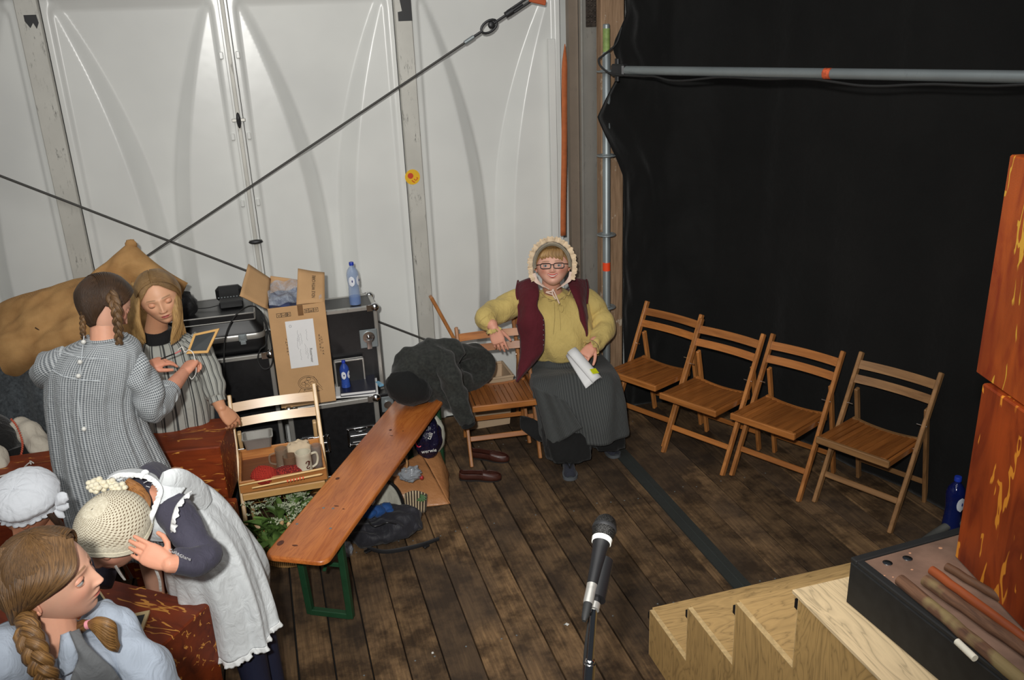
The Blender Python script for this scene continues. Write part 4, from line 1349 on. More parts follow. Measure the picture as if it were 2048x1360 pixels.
# ------------------------------------------------------------------ bench
def bench():
    t = thing('beer_bench', 'orange varnished pine beer bench with green steel legs running towards the wall', 'bench', (0, 3.5, 0))
    zt = .475
    L = [at(533, 1102, z=zt), at(804, 828, z=zt)]
    R = [at(652, 1136, z=zt), at(880, 798, z=zt)]
    # near edge and direction
    nl, nr = at(535, 1098, z=zt), at(648, 1134, z=zt)
    mid = (nl+nr)/2; far = (at(800, 800, z=zt)+at(879, 796, z=zt))/2
    d = (far-mid); d.z = 0; d.normalize(); s = V((d.y, -d.x, 0))
    hw = .145; Lg = 2.0
    m = MB()
    # outline with rounded corners in (along, across)
    o = []
    r = .045
    for (a0, ca, cb) in ((180, r, -hw+r), (270, Lg-r, -hw+r), (0, Lg-r, hw-r), (90, r, hw-r)):
        for k in range(6):
            a = radians(a0+90*k/5); o.append((ca+r*cos(a), cb+r*sin(a)))
    def W(a, b, z): p = mid+d*(a-.01)+s*b; return V((p.x, p.y, z))
    rings = []
    for (ins, z) in ((.008, zt-.026), (0, zt-.02), (0, zt-.006), (.003, zt-.002), (.008, zt)):
        rings.append([W(Lg/2+(a-Lg/2)*(1-ins*2/Lg*1.0), b*(1-ins/hw), z) for a, b in o])
    m.loft(rings)
    tm = bpy.data.objects.new('tmp', None)
    t.location = (mid.x, mid.y, 0); t.rotation_euler = (0, 0, atan2(d.y, d.x))
    top = m.build('seat_board', mk_bench(), t, True, world=True, sharp=50)
    # knots, screws
    kd = basic('dark_knot', S(86, 38, 16), .35, 0, .3, 40)
    for (px, py, rx, ry) in ((561, 1086, .021, .014), (675, 957, .013, .010), (590, 1091, .006, .014), (673, 1012, .005, .012), (687, 1018, .004, .006), (781, 860, .010, .008), (783, 871, .004, .010), (806, 862, .004, .005)):
        q = at(px, py, z=zt)
        rings = [[V((q.x, q.y, zt+zz))+d*(rx*k_*cos(a*pi/8))+s*(ry*k_*sin(a*pi/8)) for a in range(16)] for zz, k_ in ((-.001, 1), (.0003, 1), (.0006, .7))]
        MB().loft(rings).build('knot', kd, t, True, world=True)
    for (px, py) in ((647, 1016), (666, 1017), (594, 1048), (661, 1057)):
        q = at(px, py, z=zt); m = MB(); m.lathe([(.0065, -.001), (.0065, .0012), (.004, .0022)], q, None, 10); m.build('screw', M_['galv'], t, True, world=True)
    # green folding leg frames
    for a in (.25, 1.70):
        m = MB()
        for sg in (-1, 1):
            m.bar(W(a, sg*.10, .005), W(a-.03, sg*.105, zt-.028), .03, .03, .003, up=s)
        m.build('leg', M_['green'], t, False, world=True)
        m = MB(); m.bar(W(a, -.10, .016), W(a, .10, .016), .03, .03, .003); m.build('cross_rail', M_['green'], t, False, world=True); m = MB(); m.bar(W(a-.02, -.105, .30), W(a-.02, .105, .30), .012, .02, .002); m.build('cross_rail', M_['green'], t, False, world=True)
        m = MB(); m.bar(W(a-.03, -.12, zt-.032), W(a-.03, .12, zt-.032), .04, .012, .002); m.bar(W(a-.03, 0, zt-.04), W(a+.28*(1 if a < 1 else -1), 0, zt-.035), .02, .008, .001)
        m.bar(W(a-.01, 0, .25), W(a+.28*(1 if a < 1 else -1), 0, zt-.035), .016, .006, .001)
        m.build('brace', M_['green'], t, False, world=True)
    # small wooden latch block under the seat
    m = MB(); m.box(W(.33, .06, zt-.045), (.03, .02, .03)); m.build('block', M_['chair'], t, False, world=True)
    return t, mid, d, s
def mk_bench():
    t = NT('orange_varnished_pine_board')
    v = t.coord('Object', (1.0, 9, 9))
    n = t.noise(v, 2.0, 4, .55, 1.2)
    w = t.math('ABSOLUTE', t.math('SUBTRACT', t.math('FRACT', t.math('MULTIPLY', n, 7)), .5))
    c = t.ramp(w, [(0, S(178, 96, 42)), (.15, S(196, 112, 50)), (.5, S(208, 124, 58))])
    big = t.noise(t.coord('Object', (1, 4, 4)), 1.6, 2)
    c = t.mix(t.ramp(big, [(.4, .5), (.6, 0)]), c, S(150, 76, 34))
    t.base(c); t.p(Roughness=.34, Coat_Weight=.8, Coat_Roughness=.24)
    t.bump(t.noise(t.coord('Object'), 7, 2), .05, .02)
    return t.m
bench_t, b_mid, b_d, b_s = bench()

# ------------------------------------------------------------------ imitation-wood desks and blocks
def fblock(name, label, cat, c, size, rz, mat, par=None):
    t = thing(name, label, cat, c, rz) if label else par
    return t
def faux_box(t, w, dpt, z0, z1, mat, name='block_body', loc=(0, 0), ch=.006):
    m = MB(); m.box((loc[0], loc[1], (z0+z1)/2), (w, dpt, z1-z0), None, ch)
    return m.build(name, mat, t, False)
# desk behind which the striped girl stands
FX, FZ = M_['faux_x'], M_['faux_z']
def corner_box(name, label, cat, cr, rz, w, dp, z0, z1, mat, parts=()):
    """cr = right front top corner in world xy"""
    R = Matrix.Rotation(rz, 2)
    off = R @ V((-w/2, dp/2))
    t = thing(name, label, cat, (cr[0]+off.x, cr[1]+off.y, z0), rz)
    faux_box(t, w, dp, 0, z1-z0, mat, 'carcass')
    return t
lower = corner_box('imitation_wood_block', 'red-brown imitation-wood block projecting low behind the apron girl', 'block', (-.335, 3.81), radians(-12), .50, .12, 0, .455, FX)
d1 = corner_box('school_desk', 'red-brown imitation-wood desk the striped-blouse girl rests her hand on', 'desk', (-.352, 3.955), radians(-8.5), .60, .34, .40, .72, FX)
m = MB(); m.box((-.05, .02, -.2), (.45, .22, .40)); m.build('pedestal', M_['faux_z'], d1, False)
d2 = corner_box('school_desk', 'dark imitation-wood desk at the left picture edge with a corded slate pencil on it', 'desk', (-.985, 3.90), radians(-1.0), .62, .31, 0, .72, M_['faux_x'])
m = MB(); m.box((.31-.02, .24, .40), (.07, .10, .80), None, .005); m.build('upright', FZ, d2, False)
d4r = atan2(-.29, .37)
d4 = thing('school_desk', 'red-brown imitation-wood desk in the foreground with a slate lying on it', 'desk', (0, 0, 0), d4r)
c_ = V((-.357, 2.705)); ux = V((cos(d4r), sin(d4r))); uy = V((-sin(d4r), cos(d4r)))
w4, dp4 = .78, .42
ctr = c_-ux*(w4/2)-uy*(dp4/2)
d4.location = (ctr.x, ctr.y, 0)
faux_box(d4, w4, dp4, .30, .72, FX, 'carcass'); faux_box(d4, w4+.05, dp4+.05, .0, .30, FX, 'plinth')

# slates
def slate(name, label, corners, zth=.008, fw=.16, mats=None):
    """corners world, order around; frame of wood and a dark writing face"""
    a, b, c, d = corners
    n = (b-a).cross(d-a).normalized()
    if n.z < 0: n = -n
    ctr = (a+b+c+d)/4
    t = thing(name, label, 'slate', ctr)
    sl = basic('slate_grey', S(44, 48, 50), .5, 0, .3, 14)
    wd_ = basic('pale_slate_frame', S(206, 182, 136), .5, 0, .08, 30) if mats is None else mats
    ins = [ctr+(p-ctr)*(1-fw) for p in corners]
    m = MB(); vs = [p+n*.002 for p in ins]+[p-n*.002 for p in ins]
    m.add(vs, [(0, 1, 2, 3), (7, 6, 5, 4), (0, 4, 5, 1), (1, 5, 6, 2), (2, 6, 7, 3), (3, 7, 4, 0)]); m.build('writing_face', sl, t, False, world=True)
    for i in range(4):
        o0, o1 = corners[i], corners[(i+1) % 4]; i0_, i1_ = ins[i], ins[(i+1) % 4]
        m = MB(); h = n*(zth/2)
        vs = [o0+h, o1+h, i1_+h, i0_+h, o0-h, o1-h, i1_-h, i0_-h]
        m.add(vs, [(0, 1, 2, 3), (7, 6, 5, 4), (0, 4, 5, 1), (1, 5, 6, 2), (2, 6, 7, 3), (3, 7, 4, 0)]); m.build('frame_rail', wd_, t, False, world=True)
    return t, n
zz = .728
slate('writing_slate', 'writing slate with pale wooden frame lying on the foreground desk', [at(228, 1237, z=zz), at(300, 1222, z=zz), at(279, 1281, z=zz), at(205, 1297, z=zz)], fw=.2)
slate('writing_slate', 'second slate at the foreground desk, mostly hidden behind the long-haired girl in front', [at(160, 1180, z=zz), at(200, 1182, z=zz), at(222, 1215, z=zz), at(176, 1225, z=zz)], fw=.2)
# slate pencil with cord on the left desk
t = thing('slate_pencil', 'slate pencil tied to white cord on the dark left desk', 'pencil', at(60, 925, z=.722))
a, b = at(-30, 962, z=.726), at(46, 939, z=.726)
m = MB(); m.tube([a, b], .0035, 8); m.build('stick', M_['white'], t, True, world=True)
m = MB(); m.tube(curve_pts([b, at(52, 932, z=.73), at(47, 936, z=.735), at(58, 926, z=.728), at(62, 928, z=.735), at(60, 922, z=.728), at(67, 926, z=.73)], 5), .0028, 7); m.build('cord', M_['white'], t, True, world=True)

# ------------------------------------------------------------------ plywood steps, stage block, stacked blocks
st = thing('plywood_steps', 'raw plywood steps climbing to the stage in the lower right corner', 'stairs', (1.31, 2.76, 0))
X_L, X_R = 1.322, 2.46; run = .325; hs_ = [.226, .470, .722, .976]
y_f = 2.765
prof = [(y_f, 0)]
for k, h in enumerate(hs_):
    prof.append((y_f-run*k, h)); prof.append((y_f-run*(k+1), h) if k < 3 else (.55, h))
prof.append((.55, 0))
Rm = Matrix(((0, 0, 1), (1, 0, 0), (0, 1, 0)))
for x in (X_L, X_R-.018):
    m = MB(); m.prism(prof, x, x+.018, Rm); m.build('side_panel', M_['ply'], st, False, world=True)
for k, h in enumerate(hs_):
    yb = y_f-run*(k+1)-.012 if k < 3 else .55
    yn = y_f-run*k+.018
    m = MB(); m.box(((X_L+X_R)/2, (yn+yb)/2, h-.0105), (X_R-X_L-.038, yn-yb, .018), None, .002)
    m.build('tread', M_['ply_w'] if k == 3 else M_['ply_t'], st, False, world=True)
    lo = 0 if k == 0 else hs_[k-1]
    y1_ = y_f-run*k; y2_ = y_f-run*(k+1) if k < 3 else .55
    MB().box((X_L+.009, (y1_+y2_)/2, h+.0012), (.0185, y1_-y2_, .002)).build('edge_band', M_['ply_edge'], st, False, world=True)
    MB().box((X_L+.009, y1_+.0012, (lo+h)/2), (.0185, .002, h-lo)).build('edge_band', M_['ply_edge'], st, False, world=True)
    MB().box((X_L+.009, y1_+.010, h-.034), (.0175, .016, .03)).build('slot_shade', M_['black'], st, False, world=True)  # solid black block put in for the shade of an open slot under the nosing
    m = MB(); m.box(((X_L+X_R)/2, y_f-run*k-.03, (lo+h-.018)/2), (X_R-X_L-.04, .018, h-.02-lo), None, .001); m.build('riser', M_['ply'], st, False, world=True)
    if k < 3:
        m = MB()
        for xx in (.15, .5, .9): m.lathe([(.004, 0), (.004, .001)], (X_L+xx, yb+.05, h+.0002), None, 8)
        m.build('screw', M_['galv'], st, True, world=True)
m = MB(); m.box(((X_L+X_R)/2, (2.765-run*3+.02+.55)/2, .983), (X_R-X_L+.02, 2.765-run*3+.02-.55, .012), None, .001); m.build('landing_sheet', M_['ply_w'], st, False, world=True)
# black stage block with worn wooden top
ZB = 1.137
bl_c = V((1.417, 1.711)); br_ = radians(3.5)
sb = thing('stage_block', 'black-sided stage riser with a worn brown wooden top, sticks lying on it', 'stage block', (bl_c.x, bl_c.y, .989), br_)
Wb, Db = 1.5, 1.35
MB().box((Wb/2, -Db/2, .068), (Wb, Db, .134), None, .004).build('body', basic('matt_black_board', (.008, .008, .008), .7, 0, .4, 30), sb, False)
tmx = basic('worn_mauve_wood_top', S(132, 104, 88), .6, 0, .3, 9, .2, 60)
MB().box((Wb/2+.0, -Db/2, .141), (Wb-.05, Db-.05, .008), None, .001).build('top_board', tmx, sb, False)
for c_, s_ in (((Wb/2, -.012, .143), (Wb, .024, .014)), ((.012, -Db/2, .143), (.024, Db-.05, .014))):
    MB().box(c_, s_, None, .003).build('rim', M_['rubber'], sb, False)
for (px, py) in ((1775, 1126), (1815, 1117)):
    q = at(px, py, z=.989+.146); m = MB(); m.lathe([(.013, 0), (.013, .0012), (.009, .003)], q, None, 16); m.build('bolt', M_['chrome'], sb, True, world=True)
m = MB()
rr = random.Random(2)
for (px, py, r_) in ((1881, 1096, .006), (1820, 1106, .004), (1786, 1154, .003), (1800, 1188, .004), (1824, 1139, .004), (1769, 1151, .003)):
    q = at(px, py, z=.989+.1455); m.ell(q, (r_, r_*.8, .0008), None, 8, 4)
m.build('paint_splashes', basic('cream_paint_spots', S(204, 150, 116), .6), sb, True, world=True)
# sticks
zt_ = .989+.145
lich = NT('lichen_bark'); nn = lich.noise(lich.coord('Object', (1, 1, 1), rnd=True), 7, 3); ng = lich.noise(lich.coord('Object', (30, 3, 30)), 3, 4)
cA = lich.ramp(ng, [(.3, S(74, 48, 34)), (.7, S(124, 88, 64))])
lich.base(lich.mix(lich.ramp(nn, [(.52, 0), (.60, .9)]), cA, S(138, 120, 80))); lich.p(Roughness=.8); lich.bump(ng, .5, .004)
def stick(a, b, r, mat, label, name='wooden_stick', wob=.004):
    A, B = at(*a, z=zt_+r), at(*b, z=zt_+r)
    t = thing(name, label, 'stick', A.lerp(B, .5)-V((0, 0, r)))
    pts = []
    for i in range(13):
        p = A.lerp(B, i/12); pts.append(p+V((noise.noise(V((i*.7, a[0], 0)))*wob, 0, 0)))
    m = MB(); m.tube(pts, [r*(.97+.03*sin(i*1.7)) for i in range(13)], 14); m.build('shaft', mat, t, True, world=True)
    return t
stick((1800, 1160), (2150, 1450), .0165, lich.m, 'lichen-covered stick nearest the black edge, chalk lying beside it')
stick((1850, 1160), (2220, 1420), .0155, lich.m, 'second lichen-covered stick from the black edge of the riser')
stick((1863, 1140), (2120, 1330), .0125, wood('reddish_stick_wood', S(116, 54, 26), S(164, 84, 44), 'Y', 1, .5), 'reddish debarked stick in the middle of the four')
stick((1893, 1133), (2160, 1290), .0115, wood('grey_brown_stick_wood', S(80, 54, 38), S(112, 78, 54), 'Y', 1, .6), 'thin grey-brown stick lying against the patterned blocks')
q = at(1939, 1300, z=zt_+.03); q2 = at(1948, 1312, z=zt_+.03)
A, B = at(1914, 1283, z=zt_+.016), at(1950, 1317, z=zt_+.016)
t = thing('chalk_stick', 'thick stick of white chalk on the riser edge', 'chalk', A.lerp(B, .5)-V((0, 0, .009)))
m = MB(); m.tube([A, B], .0085, 14, True); m.build('chalk', basic('white_chalk', S(232, 226, 208), .8), t, True, world=True)
# stacked big blocks
zb0 = .989+.146
cb = at(1909, 1113, z=zb0)
r2 = at(2048, 1262, z=zb0)
dr_ = (r2-cb); dr_.z = 0; dr_.normalize()
# left edge is the far-left vertical edge; visible face runs from it towards the camera
ang = atan2(dr_.y, dr_.x)
def big_block(corner, ang, w, dp, z0, h, mat, label, tilt=0):
    ux = V((cos(ang), sin(ang))); uy = V((-sin(ang), cos(ang)))
    c = V((corner.x, corner.y))+ux*(w/2)+uy*(dp/2)
    t = thing('imitation_wood_block', label, 'block', (c.x, c.y, z0), ang)
    MB().box((0, 0, h/2), (w, dp, h), None, .004).build('carcass', mat, t, False)
    return t
def zsolve(px, py, P0):
    best = None
    for i in range(400):
        z = P0.z+i*.005
        r = CAM_M.inverted() @ (V((P0.x, P0.y, z))-CAM_P)
        y = 680+FPX*r.y/r.z
        if best is None or abs(y-py) < best[0]: best = (abs(y-py), z)
    return best[1]
h1 = zsolve(0, 766, cb)-zb0
b1 = big_block(cb, ang, .36, .5, zb0, h1, M_['faux_z'], 'lower tall red-orange imitation-wood block on the riser at the right edge')
zt2 = zb0+h1+.002
cu = at(1951, 745, z=zt2)
# choose the corner on the same depth as the lower block
cu = V((cb.x-.006, cb.y+.012, zt2)) if False else cu
h2 = zsolve(0, 308, cu)-zt2
b2 = big_block(cu, ang-.03, .36, .5, zt2, h2, mk_faux('imitation_wood_upright_brighter', 'Z', base=((140, 50, 16), (190, 88, 30)), crack=(206, 156, 52), cs=.8), 'upper bright orange imitation-wood block stacked on the other at the right edge')

# ------------------------------------------------------------------ bottle and rope in the dark right corner
q = at(1886, 1062, z=0)
bottle((3.16, 3.10, 0), .33, 'dark blue water bottle on the floor beside the right picture-edge blocks', (18, 30, 92), .5, True, .3)
t = thing('coiled_hose', 'grey hose curling on the floor in front of the dark blue bottle', 'hose', (3.1, 2.95, 0))
m = MB(); hp = [at(1845, 1085, z=.02), at(1872, 1066, z=.03), at(1900, 1050, z=.06), at(1930, 1046, z=.07), at(1960, 1058, z=.03), at(1990, 1080, z=.02)]
m.tube(curve_pts(hp, 6), .021, 12); m.build('hose', basic('grey_rubber_hose', S(84, 84, 80), .7), t, True, world=True)

# ------------------------------------------------------------------ microphone
hd = at(1210, 1052, d=1.92); tl_ = at(1188, 1152, d=1.83)
t = thing('microphone', 'black vocal microphone with white tape ring, clipped to a stand in the foreground', 'microphone', hd)
ax = (hd-tl_).normalized(); Rz_ = ax.to_track_quat('Z', 'Y').to_matrix()
base = hd-ax*.150
gr = NT('wire_grille'); vo = gr.new('ShaderNodeTexVoronoi'); vo.inputs['Scale'].default_value = 520; gr.link(gr.coord('Object'), vo.inputs[0])
gr.base(gr.ramp(vo.outputs['Distance'], [(.2, S(70, 68, 66)), (.5, S(28, 27, 26))])); gr.p(Roughness=.45, Metallic=.5); gr.bump(vo.outputs['Distance'], .6, .002)
m = MB(); m.lathe([(.017, .112), (.0245, .125), (.0265, .140), (.0265, .146), (.025, .155), (.021, .166), (.013, .174), (.003, .177)], base, Rz_, 28); m.build('grille', gr.m, t, True, world=True)
m = MB(); m.lathe([(.0268, .137), (.0275, .139), (.0275, .144), (.0268, .146)], base, Rz_, 28); m.build('grille_band', M_['steel_dark'], t, True, world=True)
m = MB(); m.lathe([(.0195, .104), (.0215, .105), (.0225, .115), (.0205, .116)], base, Rz_, 28); m.build('tape_ring', M_['white'], t, True, world=True)
m = MB(); m.lathe([(.0115, 0), (.012, .004), (.0135, .04), (.0165, .085), (.0195, .104), (.021, .108), (.021, .112)], base, Rz_, 28); m.build('handle', M_['black'], t, True, world=True)
m = MB(); m.lathe([(.010, -.045), (.0108, -.04), (.0108, -.012), (.0115, -.002), (.0115, .0)], base, Rz_, 20); m.build('plug_collar', M_['case_alu'], t, True, world=True)
m = MB(); m.lathe([(.004, -.085), (.0075, -.075), (.0095, -.045)], base, Rz_, 16); m.build('plug_boot', M_['rubber'], t, True, world=True)
cb0 = base-ax*.083
pts = [cb0, at(1180, 1230, d=1.82), at(1172, 1290, d=1.84), at(1168, 1360, d=1.86), at(1168, 1440, d=1.88), at(1172, 1700, d=2.0)]
m = MB(); m.tube(curve_pts(pts, 6), .0036, 8); m.build('lead', M_['rubber'], t, True, world=True)
s = thing('microphone_stand', 'chrome and black microphone stand rising at the bottom edge of the picture', 'stand', (hd.x-.02, hd.y-.35, 0))
p_top = at(1192, 1150, d=1.86); p_mid = at(1180, 1335, d=1.80)
dirp = (p_mid-p_top).normalized()
m = MB(); cpt = base+ax*.03+V((.012, .0, -.018))
m.tube([cpt-ax*.05, cpt+ax*.045], .021, 16, True); m.box(cpt-ax*.055, (.02, .02, .03), Rz_, .004); m.build('clip', M_['black'], s, True, world=True)
m = MB(); e_ = p_top+dirp*.9; m.tube([cpt-ax*.06, cpt-ax*.075], .012, 12); m.build('collar', M_['case_alu'], s, True, world=True)
j0 = cpt-ax*.07
pe = at(1178, 1345, d=1.82); dirp = (pe-j0).normalized(); ll = (pe-j0).length
m = MB(); m.tube([j0, j0+dirp*(ll*1.15)], .0075, 12); m.build('boom', M_['chrome'], s, True, world=True)
m = MB(); m.tube([pe-dirp*.02, pe+dirp*.03], .0125, 12); m.ell(pe-dirp*.025, (.011, .011, .008)); m.build('clutch', M_['chrome'], s, True, world=True)
kx = pe+dirp*.02
m = MB(); m.tube([kx, V((kx.x, kx.y, .06))], .0125, 14); m.build('pole', M_['black'], s, True, world=True)
for a in (.3, 2.4, 4.5):
    m = MB(); m.tube([(kx.x, kx.y, .10), (kx.x+.28*cos(a), kx.y+.28*sin(a), .012)], .009, 8, True, True); m.build('leg', M_['black'], s, True, world=True)
# ------------------------------------------------------------------ people: helpers
IR = CAM_M @ V((1, 0, 0)); IU = CAM_M @ V((0, 1, 0)); IC = CAM_M @ V((0, 0, 1))
def cv(r, u, c): return (IR*r+IU*u+IC*c).normalized()
UZ = V((0, 0, 1))

def skin_mat(name):
    t = NT(name)
    a = t.new('ShaderNodeAttribute'); a.attribute_name = 'Col'
    n = t.noise(t.coord('Object'), 40, 3)
    t.base(t.mix(.10, a.outputs['Color'], t.ramp(n, [(.3, .5), (.7, 1.0)]), 'MULTIPLY'))
    t.p(Roughness=.48, Specular_IOR_Level=.4, Subsurface_Weight=.12, Subsurface_Scale=.006)
    t.b.inputs['Subsurface Radius'].default_value = (1, .35, .2)
    return t.m
M_['skin'] = skin_mat('skin')
def hair_mat(name, dark, light, scale=60):
    t = NT(name)
    tc = t.new('ShaderNodeTexCoord'); mp = t.new('ShaderNodeMapping'); mp.inputs['Scale'].default_value = (scale, scale*.06, 1)
    t.link(tc.outputs['UV'], mp.inputs[0])
    n = t.noise(mp.outputs[0], 5, 5, .65, .3)
    b = t.noise(t.coord('Object'), 9, 2)
    c = t.ramp(n, [(.32, S(*dark)), (.68, S(*light))])
    t.base(t.mix(t.ramp(b, [(.35, .4), (.6, 0)]), c, sc(S(*dark), .7))); t.p(Roughness=.42, Specular_IOR_Level=.45)
    t.bump(n, .7, .004)
    return t.m
def wrinkle(t, fine=None, k=.2, big=.55):
    n = t.noise(t.coord('Object', (1.6, 1.6, 1)), 16, 3, .5, 1.1)
    b1 = t.new('ShaderNodeBump'); t.set(b1, Strength=big, Distance=.012); t.link(n, b1.inputs['Height'])
    if fine is not None:
        b2 = t.new('ShaderNodeBump'); t.set(b2, Strength=k, Distance=.001); t.link(fine, b2.inputs['Height']); t.link(b1.outputs[0], b2.inputs['Normal']); b1 = b2
    t.link(b1.outputs[0], t.b.inputs['Normal'])
def cloth(name, col, var=.12, rough=.85, bump=.25, bs=300, sheen=.1, folds=0):
    t = NT(name)
    v = t.coord('Object')
    t.base(t.ramp(t.noise(v, 7, 4), [(.3, sc(S(*col), 1-var)), (.7, sc(S(*col), 1+var*.5))]))
    t.p(Roughness=rough, Sheen_Weight=sheen, Specular_IOR_Level=.3)
    wrinkle(t, t.noise(v, bs, 2), bump)
    return t.m
def uvcoord(t, scale=(1, 1, 1)):
    tc = t.new('ShaderNodeTexCoord'); mp = t.new('ShaderNodeMapping'); mp.inputs['Scale'].default_value = scale
    t.link(tc.outputs['UV'], mp.inputs[0]); s = t.new('ShaderNodeSeparateXYZ'); t.link(mp.outputs[0], s.inputs[0])
    return s
def gingham(name, a, b, period):
    t = NT(name); s = uvcoord(t, (1/period, 1/period, 1))
    u = t.math('GREATER_THAN', t.math('FRACT', s.outputs[0]), .5); v = t.math('GREATER_THAN', t.math('FRACT', s.outputs[1]), .5)
    k = t.math('MULTIPLY', t.math('ADD', u, v), .5)
    t.base(t.mix(k, S(*a), S(*b))); t.p(Roughness=.85, Sheen_Weight=.08, Specular_IOR_Level=.3); wrinkle(t)
    return t.m
def stripes(name, base, stripe, period, stops):
    t = NT(name); s = uvcoord(t, (1/period, 1, 1))
    f = t.math('FRACT', s.outputs[0])
    st = []
    for p, k in stops: st.append((p, tuple(x*(1-k)+y*k for x, y in zip(S(*base), S(*stripe)))))
    t.base(t.ramp(f, st)); t.p(Roughness=.85, Sheen_Weight=.08, Specular_IOR_Level=.3); wrinkle(t, None, .2, .4)
    return t.m

def remesh(mb, voxel, it=3):
    me = mb.build('tmp', M_['skin'], None, True, mesh_only=True)
    o = bpy.data.objects.new('tmp', me); COL.objects.link(o)
    r = o.modifiers.new('r', 'REMESH'); r.mode = 'VOXEL'; r.voxel_size = voxel; r.use_smooth_shade = True
    s = o.modifiers.new('s', 'SMOOTH'); s.factor = .5; s.iterations = it
    dg = bpy.context.evaluated_depsgraph_get()
    e = bpy.data.meshes.new_from_object(o.evaluated_get(dg))
    bpy.data.objects.remove(o, do_unlink=True)
    vs = np.empty(len(e.vertices)*3, dtype=np.float64); e.vertices.foreach_get('co', vs); vs = vs.reshape(-1, 3)
    fs = [tuple(p.vertices) for p in e.polygons]
    bpy.data.meshes.remove(e)
    return vs, fs

def headp(a, e):
    x = np.sin(a)*np.cos(e); y = -np.cos(a)*np.cos(e); z = np.sin(e)
    s = np.clip(-z, 0, 1); w = np.clip(-y, 0, 1)
    X = .355*x; Y = np.where(y < 0, .405*y, .455*y); Z = .5*z
    X = X*(1-.24*s**1.6)
    X = X*(1+.05*np.exp(-((z-.25)/.4)**2))
    Y = np.where(y > 0, Y*(1-.42*s**1.2), Y*(1+.02*s))
    Y = Y-.13*s**2.2
    Z = np.where(z < 0, Z*(1-.03*w), Z)
    g = lambda cx, cz, sx, sz: np.exp(-((X-cx)/sx)**2-((Z-cz)/sz)**2)*np.clip(w*1.6, 0, 1)
    g2 = lambda cx, cz, sx, sz: g(cx, cz, sx, sz)+g(-cx, cz, sx, sz)
    d = 0
    d = d-.040*g2(.145, .0, .085, .055)                      # sockets
    d = d+.014*g2(.13, .085, .10, .03)                       # brow
    d = d+.022*g2(.19, -.13, .09, .08)                       # cheeks
    t = np.clip((.05-Z)/.20, 0, 1)
    ridge = np.exp(-(X/(.030+.012*t))**2)*np.where((Z < .06) & (Z > -.17), 1, 0)*np.clip(w*1.6, 0, 1)
    prof = np.interp(Z, [-.200, -.180, -.160, -.135, -.05, .06, .10], [0, .030, .080, .086, .046, .012, 0])
    d = d+prof*np.exp(-(X/(.034+.014*t))**2)*np.clip(w*1.6, 0, 1)
    d = d+.030*g2(.046, -.152, .026, .024)                   # nostril wings
    d = d+.020*g(0, -.262, .10, .050)
    d = d+.016*g(0, -.240, .085, .016)+.018*g(0, -.292, .070, .020)-.022*g(0, -.266, .085, .0075)
    d = d-.010*g(0, -.335, .08, .02)
    d = d+.030*g(0, -.425, .085, .055)                       # chin
    Y = Y-d
    return X, Y, Z

